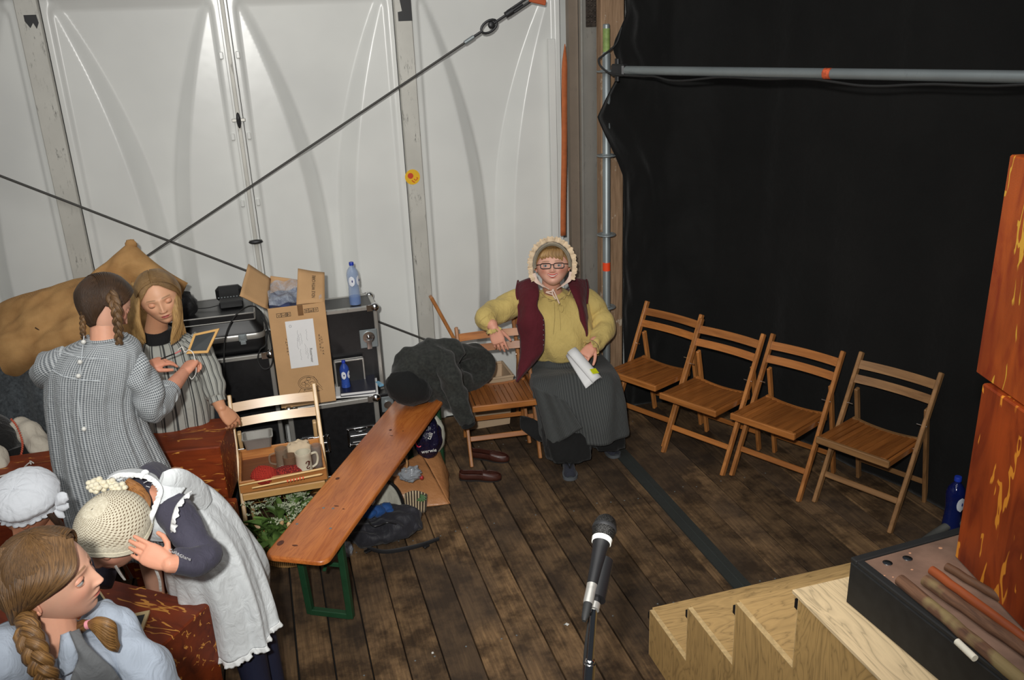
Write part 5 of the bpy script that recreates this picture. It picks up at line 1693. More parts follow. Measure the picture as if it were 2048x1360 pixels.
def make_head(scale, Mh, skin, lips=(168, 70, 66), smile=0.0, brow=(110, 84, 58), open_eye=1.0, blush=.25, nu=132, nv=116, wide=1.0, eyecol=(70, 90, 110)):
    """returns verts, faces, colours of the head, plus eye transforms"""
    tt = np.linspace(0, 2*pi, nu, endpoint=False)
    a = tt-.42*np.sin(tt)
    e = np.linspace(-pi/2+.03, pi/2-.03, nv)
    A, E_ = np.meshgrid(a, e)
    X, Y, Z = headp(A.ravel(), E_.ravel())
    if smile:
        mk = np.exp(-((np.abs(X)-.105)/.05)**2-((Z+.262)/.06)**2)*(Y < 0)
        Z = Z+.040*smile*mk
        ck = np.exp(-((np.abs(X)-.17)/.06)**2-((Z+.14)/.06)**2)*(Y < 0)
        Y = Y-.016*smile*ck
    sk = np.array(S(*skin)); col = np.tile(sk, (len(X), 1))
    front = (Y < -.15)
    def blend(mask, c, k=1.0):
        m = np.clip(mask*k, 0, 1)[:, None]; col[:] = col*(1-m)+np.array(c)*m
    blend(np.exp(-((np.abs(X)-.20)/.09)**2-((Z+.12)/.09)**2)*front, S(212, 120, 98), blush*1.4)
    blend(np.exp(-(X/.05)**2-((Z+.15)/.04)**2)*front, S(206, 124, 104), blush)
    liph = -.264+.046*smile*np.exp(-((np.abs(X)-.105)/.05)**2)
    lw = .083*(1+.50*smile)
    lipm = (np.abs(X) < lw) & front
    hgt = (.032+.016*smile)*np.sqrt(np.clip(1-(X/lw)**2, 0, 1))
    blend(np.clip((hgt-np.abs(Z-liph))/.008, 0, 1)*lipm, S(*lips), .95)
    if smile > .5:
        blend(np.clip((hgt*.40-np.abs(Z-liph))/.005, 0, 1)*lipm, S(226, 216, 204), 1.0)
    else:
        blend(np.clip((.005-np.abs(Z-liph))/.004, 0, 1)*lipm, S(96, 36, 34), .8)
    bz = .108-.9*(np.abs(X)-.13)**2*1.3
    blend(np.clip((.014-np.abs(Z-bz))/.008, 0, 1)*((np.abs(X) > .055) & (np.abs(X) < .225) & front), S(*brow), .75)
    vs = np.stack([X*wide, Y, Z], 1)
    fs = []
    for j in range(nv-1):
        for i in range(nu):
            k = (i+1) % nu
            fs.append((j*nu+i, j*nu+k, (j+1)*nu+k, (j+1)*nu+i))
    fs.append(tuple(range(nu-1, -1, -1))); fs.append(tuple((nv-1)*nu+i for i in range(nu)))
    V_, F_, C_ = [vs], list(fs), [col]
    nb = len(vs)
    # ears
    mb = MB()
    for sg in (-1, 1):
        R = Matrix.Rotation(radians(18)*sg, 3, 'Z') @ Matrix.Rotation(radians(-10), 3, 'X')
        c = V((sg*.345*wide, .045, -.045))
        mb.ell(c, (.022, .052, .088), R, 16, 12)
        pts = []
        for i in range(13):
            t = radians(-60+280*i/12)
            pts.append(c+R @ V((sg*.018, .050*cos(t)*1.0, .090*sin(t)+.0)))
        mb.tube(pts, .014, 8, True, True)
        mb.ell(c+R @ V((sg*.012, .0, -.075)), (.018, .028, .03), R, 10, 8)
    ev = np.array([tuple(p) for p in mb.v]); V_.append(ev); F_ += [tuple(i+nb for i in f) for f in mb.f]
    ec = np.tile(np.array(S(*skin))*np.array([1.0, .86, .82]), (len(ev), 1)); C_.append(ec); nb += len(ev)
    # lids
    eyes = []
    r = .062
    for sg in (-1, 1):
        cx = sg*.145*wide
        _, ys, _ = headp(np.array([atan2(.145, .40)*1.0]), np.array([0.0]))
        cy = float(ys[0])+r*.58
        eyes.append((cx, cy, .0, r))
        mb = MB()
        for (e0, e1) in ((radians(12+30*(open_eye-.5)) if open_eye > .5 else radians(-28), radians(88)), (radians(-85), radians(-30 if open_eye > .5 else -36))):
            N1, N2 = 16, 7
            def lf(u, v, e0=e0, e1=e1):
                az = (u-.5)*radians(190); el = e0+(e1-e0)*v
                if e0 > 0 or (e0 < 0 and e1 > 0): el = el*1.0
                rr_ = r*1.13
                # rotate so that the lid hinges at the eye corners
                y_ = -cos(az)*rr_; x_ = sin(az)*rr_*1.12
                return V((cx+x_, cy+y_*cos(el), abs(y_)*sin(el)*1.0 if cos(az) > 0 else 0))
            mb.grid(lf, N1, N2)
        ev = np.array([tuple(p) for p in mb.v]); V_.append(ev); F_ += [tuple(i+nb for i in f) for f in mb.f]
        ec = np.tile(np.array(S(*skin))*np.array([.93, .82, .80]), (len(ev), 1))
        # lash line
        for i in range(17): ec[i] = np.array(S(60, 42, 34))
        C_.append(ec); nb += len(ev)
    vs = np.concatenate(V_)*scale; col = np.concatenate(C_)
    R = np.array(Mh.to_3x3()); T = np.array(Mh.translation)
    vs = vs @ R.T+T
    return vs, F_, col, eyes

def head_matrix(c, F, U, roll=0):
    F = V(F).normalized(); U = V(U); U = (U-F*U.dot(F)).normalized()
    Xx = U.cross(F)*-1
    Xx = (-F).cross(U)
    M = Matrix((Xx, -F, U)).transposed().to_4x4(); M.translation = V(c)
    return M

def make_eyes(par, Mh, scale, eyes, look=(0, -1, -.1), col=(80, 100, 120)):
    ic = S(*col)
    t = NT('eye')
    a = t.new('ShaderNodeAttribute'); a.attribute_name = 'Col'; t.link(a.outputs['Color'], t.b.inputs['Base Color']); t.p(Roughness=.1)
    for (cx, cy, cz, r) in eyes:
        m = MB(); c = Mh @ (V((cx, cy, cz))*scale); m.ell(c, (r*scale,)*3, None, 28, 20)
        d = (Mh.to_3x3() @ V(look)).normalized()
        cols = []
        for p in m.v:
            k = (V(p)-c).normalized().dot(d)
            cols.append((.012, .012, .012, 1) if k > .985 else ((ic[0]*.5, ic[1]*.5, ic[2]*.5, 1) if k > .91 else (.50, .47, .45, 1)))
        m.build('eyeball', t.m, par, True, world=True, vcol=cols)

def person(label, loc): return thing('person', label, 'person', loc)

def join_body(par, parts, name='body'):
    """parts: list of (verts, faces, colour rows or single colour)"""
    VV, FF, CC = [], [], []; nb = 0
    for vs, fs, c in parts:
        vs = np.asarray(vs, dtype=float)
        VV.append(vs); FF += [tuple(i+nb for i in f) for f in fs]; nb += len(vs)
        c = np.asarray(c, dtype=float)
        CC.append(np.tile(c, (len(vs), 1)) if c.ndim == 1 else c)
    vs = np.concatenate(VV); col = np.concatenate(CC); col = np.concatenate([col, np.ones((len(col), 1))], 1)
    inv = np.array(wmat(par).inverted())
    vs = vs @ inv[:3, :3].T+inv[:3, 3]
    me = bpy.data.meshes.new(name); me.from_pydata(vs.tolist(), [], FF)
    a = me.color_attributes.new('Col', 'FLOAT_COLOR', 'POINT'); a.data.foreach_set('color', col.astype(np.float32).ravel())
    me.materials.append(M_['skin']); me.update(); me.shade_smooth()
    o = bpy.data.objects.new(name, me); COL.objects.link(o); o.parent = par
    return o

def hand(mb, wrist, d, back, s, curls=(.3, .35, .4, .45), spread=.06, thumb=.5, side=1, thumb_out=.8):
    """wrist point, direction of the fingers, normal of the back of the hand, length s"""
    X = V(d).normalized(); Z = (V(back)-X*V(back).dot(X)).normalized(); Y = Z.cross(X)*side
    def L(x, y, z): return V(wrist)+X*(x*s)+Y*(y*s)+Z*(z*s)
    Rm = Matrix((X, Y, Z)).transposed()
    # palm as a tapered slab
    rings = []
    for (x, hw, ht, zc) in ((-.06, .15, .12, 0), (.04, .16, .12, 0), (.16, .205, .115, .0), (.32, .23, .10, .0), (.45, .232, .085, .005), (.53, .21, .07, .005), (.56, .17, .05, 0)):
        ring = []
        for k in range(20):
            a = 2*pi*k/20; cx_, sx_ = cos(a), sin(a)
            ring.append(L(x, hw*math.copysign(abs(cx_)**.75, cx_), zc+ht*math.copysign(abs(sx_)**.85, sx_)))
        rings.append(ring)
    mb.loft(rings)
    lens = (.41, .46, .42, .33); ys = (.165, .055, -.055, -.160); rad = (.050, .052, .049, .043)
    for k in range(4):
        ang = 0; p = V((.47, ys[k], .005)); sp = spread*(1.5-k)
        path = [p.copy()]; rs = [rad[k]*1.08]
        seg_ = (.46, .30, .24); cu = curls[k]
        for j in range(3):
            ang += cu*(.8, 1.15, .8)[j]
            dx = V((cos(ang)*cos(sp), sin(sp), -sin(ang)))
            L_ = lens[k]*seg_[j]
            path.append(p+dx*L_*.5); rs.append(rad[k]*(1.0-.08*j))
            p = p+dx*L_; path.append(p.copy()); rs.append(rad[k]*(1.02-.12*(j+1)*.8))
        mb.tube([L(*q) for q in path], [r_*s for r_ in rs], 10, True, True)
    # thumb from the side of the palm near its base
    b0 = V((.12, .13, -.02)); dirs = V((cos(thumb_out), sin(thumb_out), -.25)).normalized()
    p = b0.copy(); path = [p.copy()]; rs = [.075]
    bend = 0
    for j, L_ in enumerate((.24, .18, .14)):
        bend += thumb*(0.0, .7, .6)[j]
        dv = (dirs*cos(bend)+V((.8, -.45, -.35)).normalized()*sin(bend)).normalized()
        p = p+dv*L_; path.append(p.copy()); rs.append((.062, .055, .045)[j])
    mb.tube([L(*q) for q in path], [r_*s for r_ in rs], 10, True, True)
    mb.ell(L(.2, .11, -.05), (.16*s, .085*s, .075*s), Rm, 14, 10)

def bloft(mb, secs, n=48, sub=6, p=2.2, fold=None, caps=True, uvoff=0.0):
    """secs: (centre, half-width vector, half-depth vector)"""
    C = curve_pts([s[0] for s in secs], sub); R_ = curve_pts([s[1] for s in secs], sub); F_ = curve_pts([s[2] for s in secs], sub)
    N = len(C); rings = []; vv = [0]
    for i in range(N):
        if i: vv.append(vv[-1]+(C[i]-C[i-1]).length)
    rm = sum(r.length+f.length for r, f in zip(R_, F_))/N/2
    for i in range(N):
        ring = []
        for k in range(n):
            a = 2*pi*k/n; ca, sa = cos(a), sin(a)
            off = R_[i]*math.copysign(abs(ca)**(2/p), ca)+F_[i]*math.copysign(abs(sa)**(2/p), sa)
            if fold: off = off*(1+fold(a, i/(N-1), vv[i])/max(.02, off.length))
            ring.append(C[i]+off)
        rings.append(ring)
    mb.loft(rings, True, caps, ([2*pi*rm*k/n+uvoff for k in range(n+1)], vv))
    return rings

def sleeve(mb, pts, radii, n=28, sub=7, wr=.006, seed=0, flat=None, freq=60):
    path = curve_pts(pts, sub); N = len(path); rr = cr(radii, sub)
    rings = []; up = None; vv = [0]
    for i, p in enumerate(path):
        t = (path[min(i+1, N-1)]-path[max(i-1, 0)]).normalized()
        if i: vv.append(vv[-1]+(path[i]-path[i-1]).length)
        if up is None: up = V((0, 0, 1)) if abs(t.z) < .9 else V((0, 1, 0))
        x = up.cross(t).normalized(); y = t.cross(x); up = y
        ring = []
        for k in range(n):
            a = 2*pi*k/n
            w = noise.noise(V((cos(a)*1.3+seed, sin(a)*1.3, vv[i]*freq*.28)))*wr*1.6+sin(vv[i]*freq+3*sin(a+seed))*wr*.45
            ring.append(p+(x*cos(a)+y*sin(a))*(rr[i]+w))
        rings.append(ring)
    rm = max(rr)
    mb.loft(rings, True, True, ([2*pi*rm*k/n for k in range(n+1)], vv))

def hair_cap(par, Mh, s, mat, bound, thick=.055, nu=72, nv=30, name='hair', bump=.012, part=None, seed=0, wide=1.0):
    """polar cap of hair; bound: list of (azimuth deg, lower elevation deg)"""
    az = [b[0] for b in bound]; el = [b[1] for b in bound]
    m = MB(); rings = []
    for j in range(nv+1):
        v = j/nv; ring = []
        for i in range(nu):
            a = 2*pi*i/nu; ad = math.degrees(a); ad = ad if ad <= 180 else 360-ad
            lo = radians(interp(az, el, ad)); e = (pi/2-.02)*(1-v)+lo*v
            X, Y, Z = headp(np.array([a]), np.array([max(e, -1.45)]))
            p = V((float(X[0])*wide, float(Y[0]), float(Z[0])))
            if p.y < 0: p.y = max(p.y, -.43)
            th = thick*(1-v**6*.65)
            if part: th -= .02*math.exp(-((math.sin(a)*cos(e)-part)/.06)**2)*(1 if e > .3 else .2)
            dirv = p.normalized()
            st = noise.noise(V((a*7+seed, v*1.5, seed)))*bump+noise.noise(V((a*22, v*2.0, seed+4)))*bump*.5
            q = p+dirv*(th+st)
            ring.append(Mh @ (q*s))
        rings.append(ring)
    m.loft(rings, True, False, ([i/nu*2.0 for i in range(nu+1)], [j/nv*.9 for j in range(nv+1)]))
    return m.build(name, mat, par, True, world=True, sharp=0, solid=.006)

def lock(m, pts, wid, thk=None, n=14, sub=7, side=None, wav=.004, seed=0):
    """flattened tapering tress; side = width direction"""
    path = curve_pts(pts, sub); N = len(path); ws = cr(wid, sub); ts = cr(thk or [w*.45 for w in wid], sub)
    rings = []; vv = [0]
    for i, p in enumerate(path):
        t = (path[min(i+1, N-1)]-path[max(i-1, 0)]).normalized()
        if i: vv.append(vv[-1]+(path[i]-path[i-1]).length)
        x = (V(side)-t*V(side).dot(t)).normalized(); y = t.cross(x)
        off = x*sin(vv[i]*38+seed)*wav
        rings.append([p+off+(x*cos(2*pi*k/n)*max(ws[i], .001)+y*sin(2*pi*k/n)*max(ts[i], .0008)) for k in range(n)])
    m.loft(rings, True, True, ([k/n*max(wid)*8 for k in range(n+1)], [v*1.6 for v in vv]))

def braid(par, pts, r, mat, name='braid', turns=None, tail=True, tie=None):
    path = curve_pts(pts, 10); N = len(path); vv = [0]
    for i in range(1, N): vv.append(vv[-1]+(path[i]-path[i-1]).length)
    Lt = vv[-1]; turns = turns or Lt/(r*4.6)
    up = V((0, 1, 0)) if abs((path[-1]-path[0]).normalized().y) < .8 else V((1, 0, 0))
    up = IC
    for k in range(3):
        strand = []; rs = []
        M_n = int(turns*16)
        for i in range(M_n+1):
            f = i/M_n; d = f*Lt; j = min(range(N), key=lambda q: abs(vv[q]-d)) if False else max(0, min(N-2, int(np.searchsorted(vv, d))-1))
            t_ = (d-vv[j])/max(1e-6, vv[j+1]-vv[j]); p = path[j].lerp(path[j+1], t_)
            tg = (path[j+1]-path[j]).normalized(); x = tg.cross(up).normalized(); y = x.cross(tg)
            ph = 2*pi*(f*turns+k/3)
            tap = r*(1-.35*f)
            strand.append(p+x*(sin(ph)*tap*.62)+y*(sin(2*ph)*tap*.30)); rs.append(tap*.56)
        m = MB(); m.tube(strand, rs, 10, True, True)
        m.build(name if k == 0 else 'strand', mat, par, True, world=True) if k == 0 else m.build(name, mat, par, True, world=True)

def ruffle(par, pts, w, mat, name, normal=None, amp=.006, freq=40, n_sub=16, dirv=None, th=.0018):
    """gathered strip along a path, w wide in direction dirv(i) or fixed"""
    path = curve_pts(pts, n_sub); N = len(path); m = MB(); rings = []; vv = 0; prev = None
    for i, p in enumerate(path):
        if prev is not None: vv += (p-prev).length
        prev = p
        t = (path[min(i+1, N-1)]-path[max(i-1, 0)]).normalized()
        o = dirv(i/(N-1)) if callable(dirv) else V(dirv)
        o = (o-t*o.dot(t)).normalized(); nn = t.cross(o)
        ring = []
        for j in range(5):
            f = j/4
            sc_ = 1+.10*sin(vv*freq*2.2)
            ring.append(p+o*(w*f*sc_)+nn*(amp*f*sin(vv*freq)+.3*amp*f*sin(vv*freq*2.3+1)))
        rings.append(ring)
    vs = [q for r_ in rings for q in r_]; fs = []
    for i in range(N-1):
        for j in range(4): fs.append((i*5+j, i*5+j+1, (i+1)*5+j+1, (i+1)*5+j))
    m.add(vs, fs)
    return m.build(name, mat, par, True, world=True, solid=th, sharp=0)

def comb(par, Mh, s, mat, sg, n=20, front=False, name='combed_hair'):
    """overlapping sections combed from the parting down one side of the head"""
    m = MB(); rr = random.Random(n+sg); Rm = Mh.to_3x3()
    for k in range(n):
        f = k/(n-1); psi = radians(54+(76 if front else 86)*f)
        d0 = V((.04*sg, -cos(psi), sin(psi))).normalized(); d1 = V((sg, -.12+.45*f, -.30)).normalized()
        pts = []
        for q in (0, .25, .5, .75, 1):
            d = (d0*(1-q)+d1*q+V((sg*.25*sin(pi*q), 0, .12*sin(pi*q)))).normalized(); d = (d+V([rr.uniform(-.012, .012) for _ in range(3)])).normalized()
            X, Y, Z = headp(np.array([atan2(d.x, -d.y)]), np.array([math.asin(max(-1, min(1, d.z)))]))
            p = V((float(X[0]), max(float(Y[0]), -.40), float(Z[0]))); pts.append(Mh @ ((p+d*(.045+.012*sin(pi*q)))*s))
        lock(m, pts, [.009, .014, .015, .012, .004], [.003, .004, .0045, .004, .002], side=Rm @ V((0, 1, .1)), seed=k, wav=.0008)
    m.build(name, mat, par, True, world=True)
# ------------------------------------------------------------------ the seated woman
def woman():
    SK = (232, 178, 156)
    yb = 4.93
    t = person('smiling woman with glasses, cream bonnet, yellow blouse and maroon waistcoat, seated by the wall', (1.64, 4.85, 0))
    Fd = V((-.22, -.975, 0)).normalized(); Ld = V((.975, -.22, 0)).normalized()
    hs = .240
    hc = at(1105, 532, y=4.90)
    Mh = head_matrix(hc, cv(-.06, -.05, .95), cv(-.04, 1, .10))
    vs, fs, col, eyes = make_head(hs, Mh, SK, lips=(190, 52, 56), smile=1.0, brow=(128, 96, 66), open_eye=.9, blush=.40, wide=1.15)
    parts = [(vs, fs, col)]
    sk = np.array(S(*SK))
    # neck, chest, forearms, hands
    nb = at(1108, 590, y=5.0)
    b = MB()
    b.tube([hc+V((0, .03, -.05)), hc+V((.0, .04, -.12)), nb, nb+V((0, .03, -.07))], [.055, .056, .062, .09], 18, True, True)
    ch = at(1112, 625, y=4.99)
    b.ell(ch+V((0, .03, -.02)), (.17, .10, .14), Matrix.Rotation(.2, 3, 'Z'), 24, 16)
    v1, f1 = remesh(b, .005); parts.append((v1, f1, sk*np.array([1, .92, .88])))
    # her right hand hanging over the chair back (left in the picture)
    wr1 = at(987, 655, y=4.80); b = MB()
    fd1 = (at(1003, 700, y=4.77)-wr1)
    b.tube([at(984, 650, y=4.81), wr1], [.036, .030], 16, True, True)
    hand(b, wr1, fd1, cv(-.15, .1, 1), .185, (.18, .22, .32, .40), .05, .25, 1, .55)
    v1, f1 = remesh(b, .0026, 3); parts.append((v1, f1, sk*np.array([.98, .86, .80])))
    # her left hand on the rolled script
    wr2 = at(1187, 690, y=4.72); b = MB()
    fd2 = (at(1160, 722, y=4.66)-wr2)
    b.tube([at(1190, 684, y=4.74), wr2], [.036, .030], 16, True, True)
    hand(b, wr2, fd2, cv(-.1, .6, .75), .18, (.55, .6, .65, .7), .04, .45, 1, .7)
    v1, f1 = remesh(b, .0026, 3); parts.append((v1, f1, sk*np.array([.98, .86, .80])))
    join_body(t, parts)
    make_eyes(t, Mh, hs, eyes, (-.05, -1, -.05), (60, 70, 74))
    # hair: short, combed to the side
    hm = hair_mat('short_blond_hair', (122, 86, 48), (196, 156, 100), 50)
    hair_cap(t, Mh, hs, hm, [(0, 44), (25, 38), (50, 24), (70, 5), (95, -12), (130, -40), (180, -45)], .05, seed=2, wide=1.13)
    m = MB()
    for k in range(7):
        x = -.24+.075*k
        a = V((x*.6+.04, -.20, .46)); c = V((x+.0, -.385+.012*abs(k-3), .30-.018*abs(k-3))); e_ = V((x*1.12+.03, -.40+.02*abs(k-3)+.06*abs(x), .20-.02*abs(k-2)))
        lock(m, [Mh @ (q*hs) for q in (a, (a+c)/2+V((0, -.045, .02)), c, e_)], [.010, .016, .015, .004], [.004, .006, .005, .002], side=Mh.to_3x3() @ V((1, 0, .2)), seed=k)
    m.build('fringe', hm, t, True, world=True)
    # glasses
    fr = basic('black_spectacle_frame', (.012, .010, .010), .25)
    m = MB()
    for sg in (-1, 1):
        pts = []
        for k in range(25):
            a = 2*pi*k/24; cx_, sz_ = cos(a), sin(a)
            pts.append(Mh @ (V((sg*.165+.128*math.copysign(abs(cx_)**.5, cx_), -.475+.02*abs(cx_), -.012+.066*math.copysign(abs(sz_)**.55, sz_)))*hs))
        m.tube(pts, .0030, 8, False)
        m.tube([Mh @ (q*hs) for q in (V((sg*.296, -.455, .03)), V((sg*.39, -.36, .025)), V((sg*.42, -.05, .02)))], .0026, 8)
    m.tube([Mh @ (q*hs) for q in (V((-.035, -.475, .01)), V((0, -.49, .022)), V((.035, -.475, .01)))], .0026, 8)
    g = m.build('spectacles', fr, t, True, world=True)
    ln = NT('spectacle_lens'); ln.base((.9, .92, .92)); ln.p(Roughness=.03, Alpha=.04)
    for sg in (-1, 1):
        m = MB(); m.add([Mh @ (V((sg*.165+.124*a_, -.472, -.012+.062*b_))*hs) for a_, b_ in ((-1, -1), (1, -1), (1, 1), (-1, 1))], [(0, 1, 2, 3)])
        m.build('lens', ln.m, g, False, world=True)
    # bonnet: cap behind the face with a gathered frill
    cream = cloth('cream_cotton_bonnet', (228, 204, 172), .06, .85)
    grey = cloth('grey_bonnet_lining', (150, 142, 124), .08, .9)
    m = MB(); rings = []
    for j in range(15):
        v = j/14; ring = []
        for i in range(40):
            a = pi*(-.04+1.08*i/39)
            rx = .455*(1-.0*v)-.06*v**3; rz = .60-.05*v-.05*v**3
            if v > .75: k_ = math.sqrt(max(0, 1-((v-.75)/.25)**2)); rx *= k_; rz *= k_
            y_ = -.33+.78*v
            z_ = rz*sin(a) if sin(a) > 0 else rz*sin(a)
            q = V((rx*cos(a)*1.02, y_+.10*abs(cos(a))**2*(1-v), z_-.03+.012*noise.noise(V((i*.6, v*6, 1)))))
            ring.append(Mh @ (q*hs))
        rings.append(ring)
    m.loft(rings, False, False); m.build('bonnet', cream, t, True, world=True, solid=.004, sharp=0)
    arc_p = [(cos(a)*.49, -.36+.04*abs(cos(a)), sin(a)*.57+.02) for a in [radians(x) for x in range(-8, 189, 14)]]
    lp = [V((.475, -.35, -.18)), V((.42, -.37, -.36)), V((.25, -.40, -.50)), V((.09, -.42, -.60))]
    rp = [V((-q.x, q.y, q.z)) for q in lp]
    allp = [Mh @ (q*hs) for q in lp[:0:-1]+[lp[0]]+[V(q) for q in arc_p]+rp]
    cN = Mh @ (V((0, -.3, -.05))*hs)
    # inner band framing the face
    inner = [Mh @ (V((q[0]*.90, q[1]-.03, q[2]*.90))*hs) for q in arc_p]
    m = MB(); m.tube(curve_pts(inner, 4), .009, 8); m.build('brim_lining', grey, t, True, world=True)
    m = MB(); lock(m, inner, [.010]+[.016]*(len(inner)-2)+[.010], [.004]*len(inner), side=Mh.to_3x3() @ V((0, 1, 0)), wav=0); m.build('brim', grey, t, True, world=True)
    def outd(f):
        i = f*(len(allp)-1); p = allp[int(min(i, len(allp)-1))]
        return (p-cN)
    ruffle(t, allp[2:-2], .034, cream, 'bonnet_frill', amp=.008, freq=150, dirv=lambda f: outd(f*.86+.07)+Mh.to_3x3() @ V((0, -.05, 0)), n_sub=14)
    m = MB()
    for sd in (lp, rp):
        lock(m, [Mh @ (q*hs) for q in sd], [.012, .013, .012, .005], [.003]*4, side=Mh.to_3x3() @ V((.5*(1 if sd is lp else -1), 0, .3)), wav=0)
    kn = Mh @ (V((-.0, -.43, -.62))*hs)
    for (a, b_, c_) in (((-.05, -.03, -.03), (-.16, -.05, -.04), (-.03, -.04, -.09)), ((.03, -.02, -.05), (.08, -.03, -.17), (.13, -.03, -.30)), ((-.02, -.02, -.04), (.0, -.04, -.12), (.05, -.03, -.20))):
        m.tube(curve_pts([kn]+[kn+Mh.to_3x3() @ (V(q)*hs*1.1) for q in (a, b_, c_)], 5), .0042, 7, True, True)
    m.ell(kn, (.008, .006, .008)); m.build('chin_ribbon', cloth('pale_ribbon', (226, 200, 184), .05), t, True, world=True)
    # blouse
    yl = cloth('mustard_yellow_cotton', (204, 180, 110), .10, .85)
    def tf(a, s_, v):
        return .006*sin(a*9+v*10)*(.4+s_)+.010*noise.noise(V((cos(a)*2, sin(a)*2, v*9)))
    m = MB()
    base = at(1130, 705, y=5.0)
    def sec(px, py, y, w, d_, tilt=0): return (at(px, py, y=y), Ld*w, Fd*d_+UZ*tilt)
    bloft(m, [sec(1108, 580, 5.0, .07, .07), sec(1108, 590, 5.0, .125, .10), sec(1109, 602, 5.0, .20, .125, -.02), sec(1112, 630, 4.985, .225, .16, -.02), sec(1118, 660, 4.975, .215, .185), sec(1124, 688, 4.98, .215, .19), sec(1130, 705, 4.99, .22, .18)], 56, 6, 2.3, tf)
    m.build('blouse', yl, t, True, world=True, sharp=0)
    m = MB(); sleeve(m, [at(1060, 594, y=5.0), at(1030, 605, y=4.99), at(1000, 622, y=4.95), at(972, 634, y=4.88), at(974, 643, y=4.85), at(984, 652, y=4.82)], [.075, .082, .078, .068, .062, .034], wr=.008, seed=1, freq=50)
    m.build('sleeve', yl, t, True, world=True, sharp=0)
    m = MB(); sleeve(m, [at(1162, 592, y=5.0), at(1180, 606, y=4.99), at(1196, 630, y=4.96), at(1208, 655, y=4.88), at(1200, 676, y=4.79), at(1188, 692, y=4.72)], [.066, .078, .078, .072, .060, .036], wr=.008, seed=5, freq=50)
    m.build('sleeve', yl, t, True, world=True, sharp=0)
    def cuff(c, d_, r, w):
        R = rot_to(d_); pts = [c+R @ V((0, r*cos(a), r*sin(a))) for a in [2*pi*k/14 for k in range(15)]]
        ruffle(t, pts, w, yl, 'cuff_ruffle', amp=.009, freq=170, dirv=lambda f: (pts[min(14, int(f*14))]-c)*.45+V(d_).normalized()*r, n_sub=8)
    cuff(at(985, 655, y=4.81), fd1, .034, .028); cuff(at(1188, 690, y=4.725), (at(1172, 708, y=4.69)-at(1190, 690, y=4.73)), .038, .042)
    nk = [at(x, y, y=yy) for x, y, yy in ((1078, 578, 4.98), (1086, 590, 4.90), (1103, 600, 4.86), (1120, 598, 4.86), (1136, 586, 4.90), (1142, 574, 4.98))]
    ruffle(t, nk, .022, yl, 'collar_ruffle', amp=.007, freq=150, dirv=cv(0, -.3, .9), n_sub=10)
    m = MB()
    for (a, b_) in (((1108, 604), (1106, 668)), ((1114, 604), (1121, 660))):
        m.tube(curve_pts([at(a[0], a[1], y=4.84), at((a[0]+b_[0])/2+2, (a[1]+b_[1])/2, y=4.80), at(b_[0], b_[1], y=4.775)], 6), .0018, 5)
    m.tube(curve_pts([at(1114, 610, y=4.83), at(1126, 612, y=4.82), at(1124, 624, y=4.81), at(1115, 618, y=4.82)], 5), .002, 5)
    m.build('drawstring', yl, t, True, world=True)
    # waistcoat: two fronts hanging open
    mr = cloth('maroon_wool', (88, 26, 36), .15, .9)
    def front(outer, inner, ys, name):
        # outer / inner: lists of (px,py); ys: (y outer, y inner)
        N = len(outer)-1
        O = curve_pts([at(x, y, y=yy) for x, y, yy in outer], 6); I = curve_pts([at(x, y, y=yy) for x, y, yy in inner], 6); n_ = len(O)-1
        m = MB()
        def f(u, v):
            k = v*n_; i = min(int(k), n_-1); q = k-i
            a = O[i].lerp(O[i+1], q); b_ = I[i].lerp(I[i+1], q)
            p = a.lerp(b_, u)
            return p+IC*(.038*sin(pi*u)+.006*noise.noise(p*14))
        m.grid(f, 14, 40, uvf=lambda u, v: (u*.2, v*.6))
        return m.build(name, mr, t, True, world=True, solid=.008, sharp=0)
    front([(1034, 566, 5.02), (1032, 590, 4.96), (1038, 625, 4.90), (1034, 650, 4.86), (1040, 680, 4.85), (1040, 710, 4.80), (1036, 735, 4.76), (1032, 762, 4.74)],
          [(1072, 552, 5.0), (1078, 585, 4.86), (1074, 612, 4.83), (1086, 634, 4.80), (1089, 655, 4.79), (1088, 690, 4.78), (1080, 712, 4.76), (1034, 764, 4.735)], None, 'waistcoat_front')
    front([(1172, 560, 5.02), (1174, 580, 4.96), (1172, 606, 4.91), (1175, 632, 4.87), (1177, 655, 4.85), (1176, 668, 4.84), (1173, 672, 4.84)],
          [(1132, 556, 5.0), (1140, 578, 4.90), (1150, 600, 4.86), (1157, 618, 4.84), (1161, 640, 4.83), (1169, 660, 4.83), (1172, 673, 4.83)], None, 'waistcoat_front')
    m = MB()
    def armh(pts): m.tube(curve_pts([at(*p[:2], y=p[2]) for p in pts], 6), .007, 8, True, True)
    armh([(1036, 562, 5.03), (1033, 585, 4.95), (1038, 625, 4.89), (1035, 648, 4.85)]); armh([(1173, 560, 5.03), (1176, 580, 4.955), (1174, 606, 4.90)])
    m.build('armhole_binding', mr, t, True, world=True)
    m = MB()
    for k in range(7):
        q = at(1087, 640+k*10, y=4.775); m.ell(q+IC*.004, (.0035, .0035, .0035), None, 8, 6)
    m.build('hooks', M_['galv'], t, True, world=True)
    # back of the waistcoat (a shell round the blouse)
    m = MB(); bloft(m, [sec(1108, 588, 5.03, .20, .105), sec(1109, 602, 5.03, .222, .12), sec(1114, 640, 5.04, .228, .15), sec(1124, 690, 5.05, .228, .17)], 48, 5, 2.3)
    m.build('waistcoat_back', mr, t, True, world=True)
    # skirt over spread knees
    gk = stripes('dark_grey_pinstripe_skirt', (74, 76, 75), (58, 60, 60), .010, [(0, 0), (.45, 0), (.55, 1), (1, 1)])
    def sf(a, s_, v): return (.014*sin(a*7+2*sin(v*5))+.008*noise.noise(V((cos(a)*3, sin(a)*3, v*8))))*(.2+s_)
    m = MB()
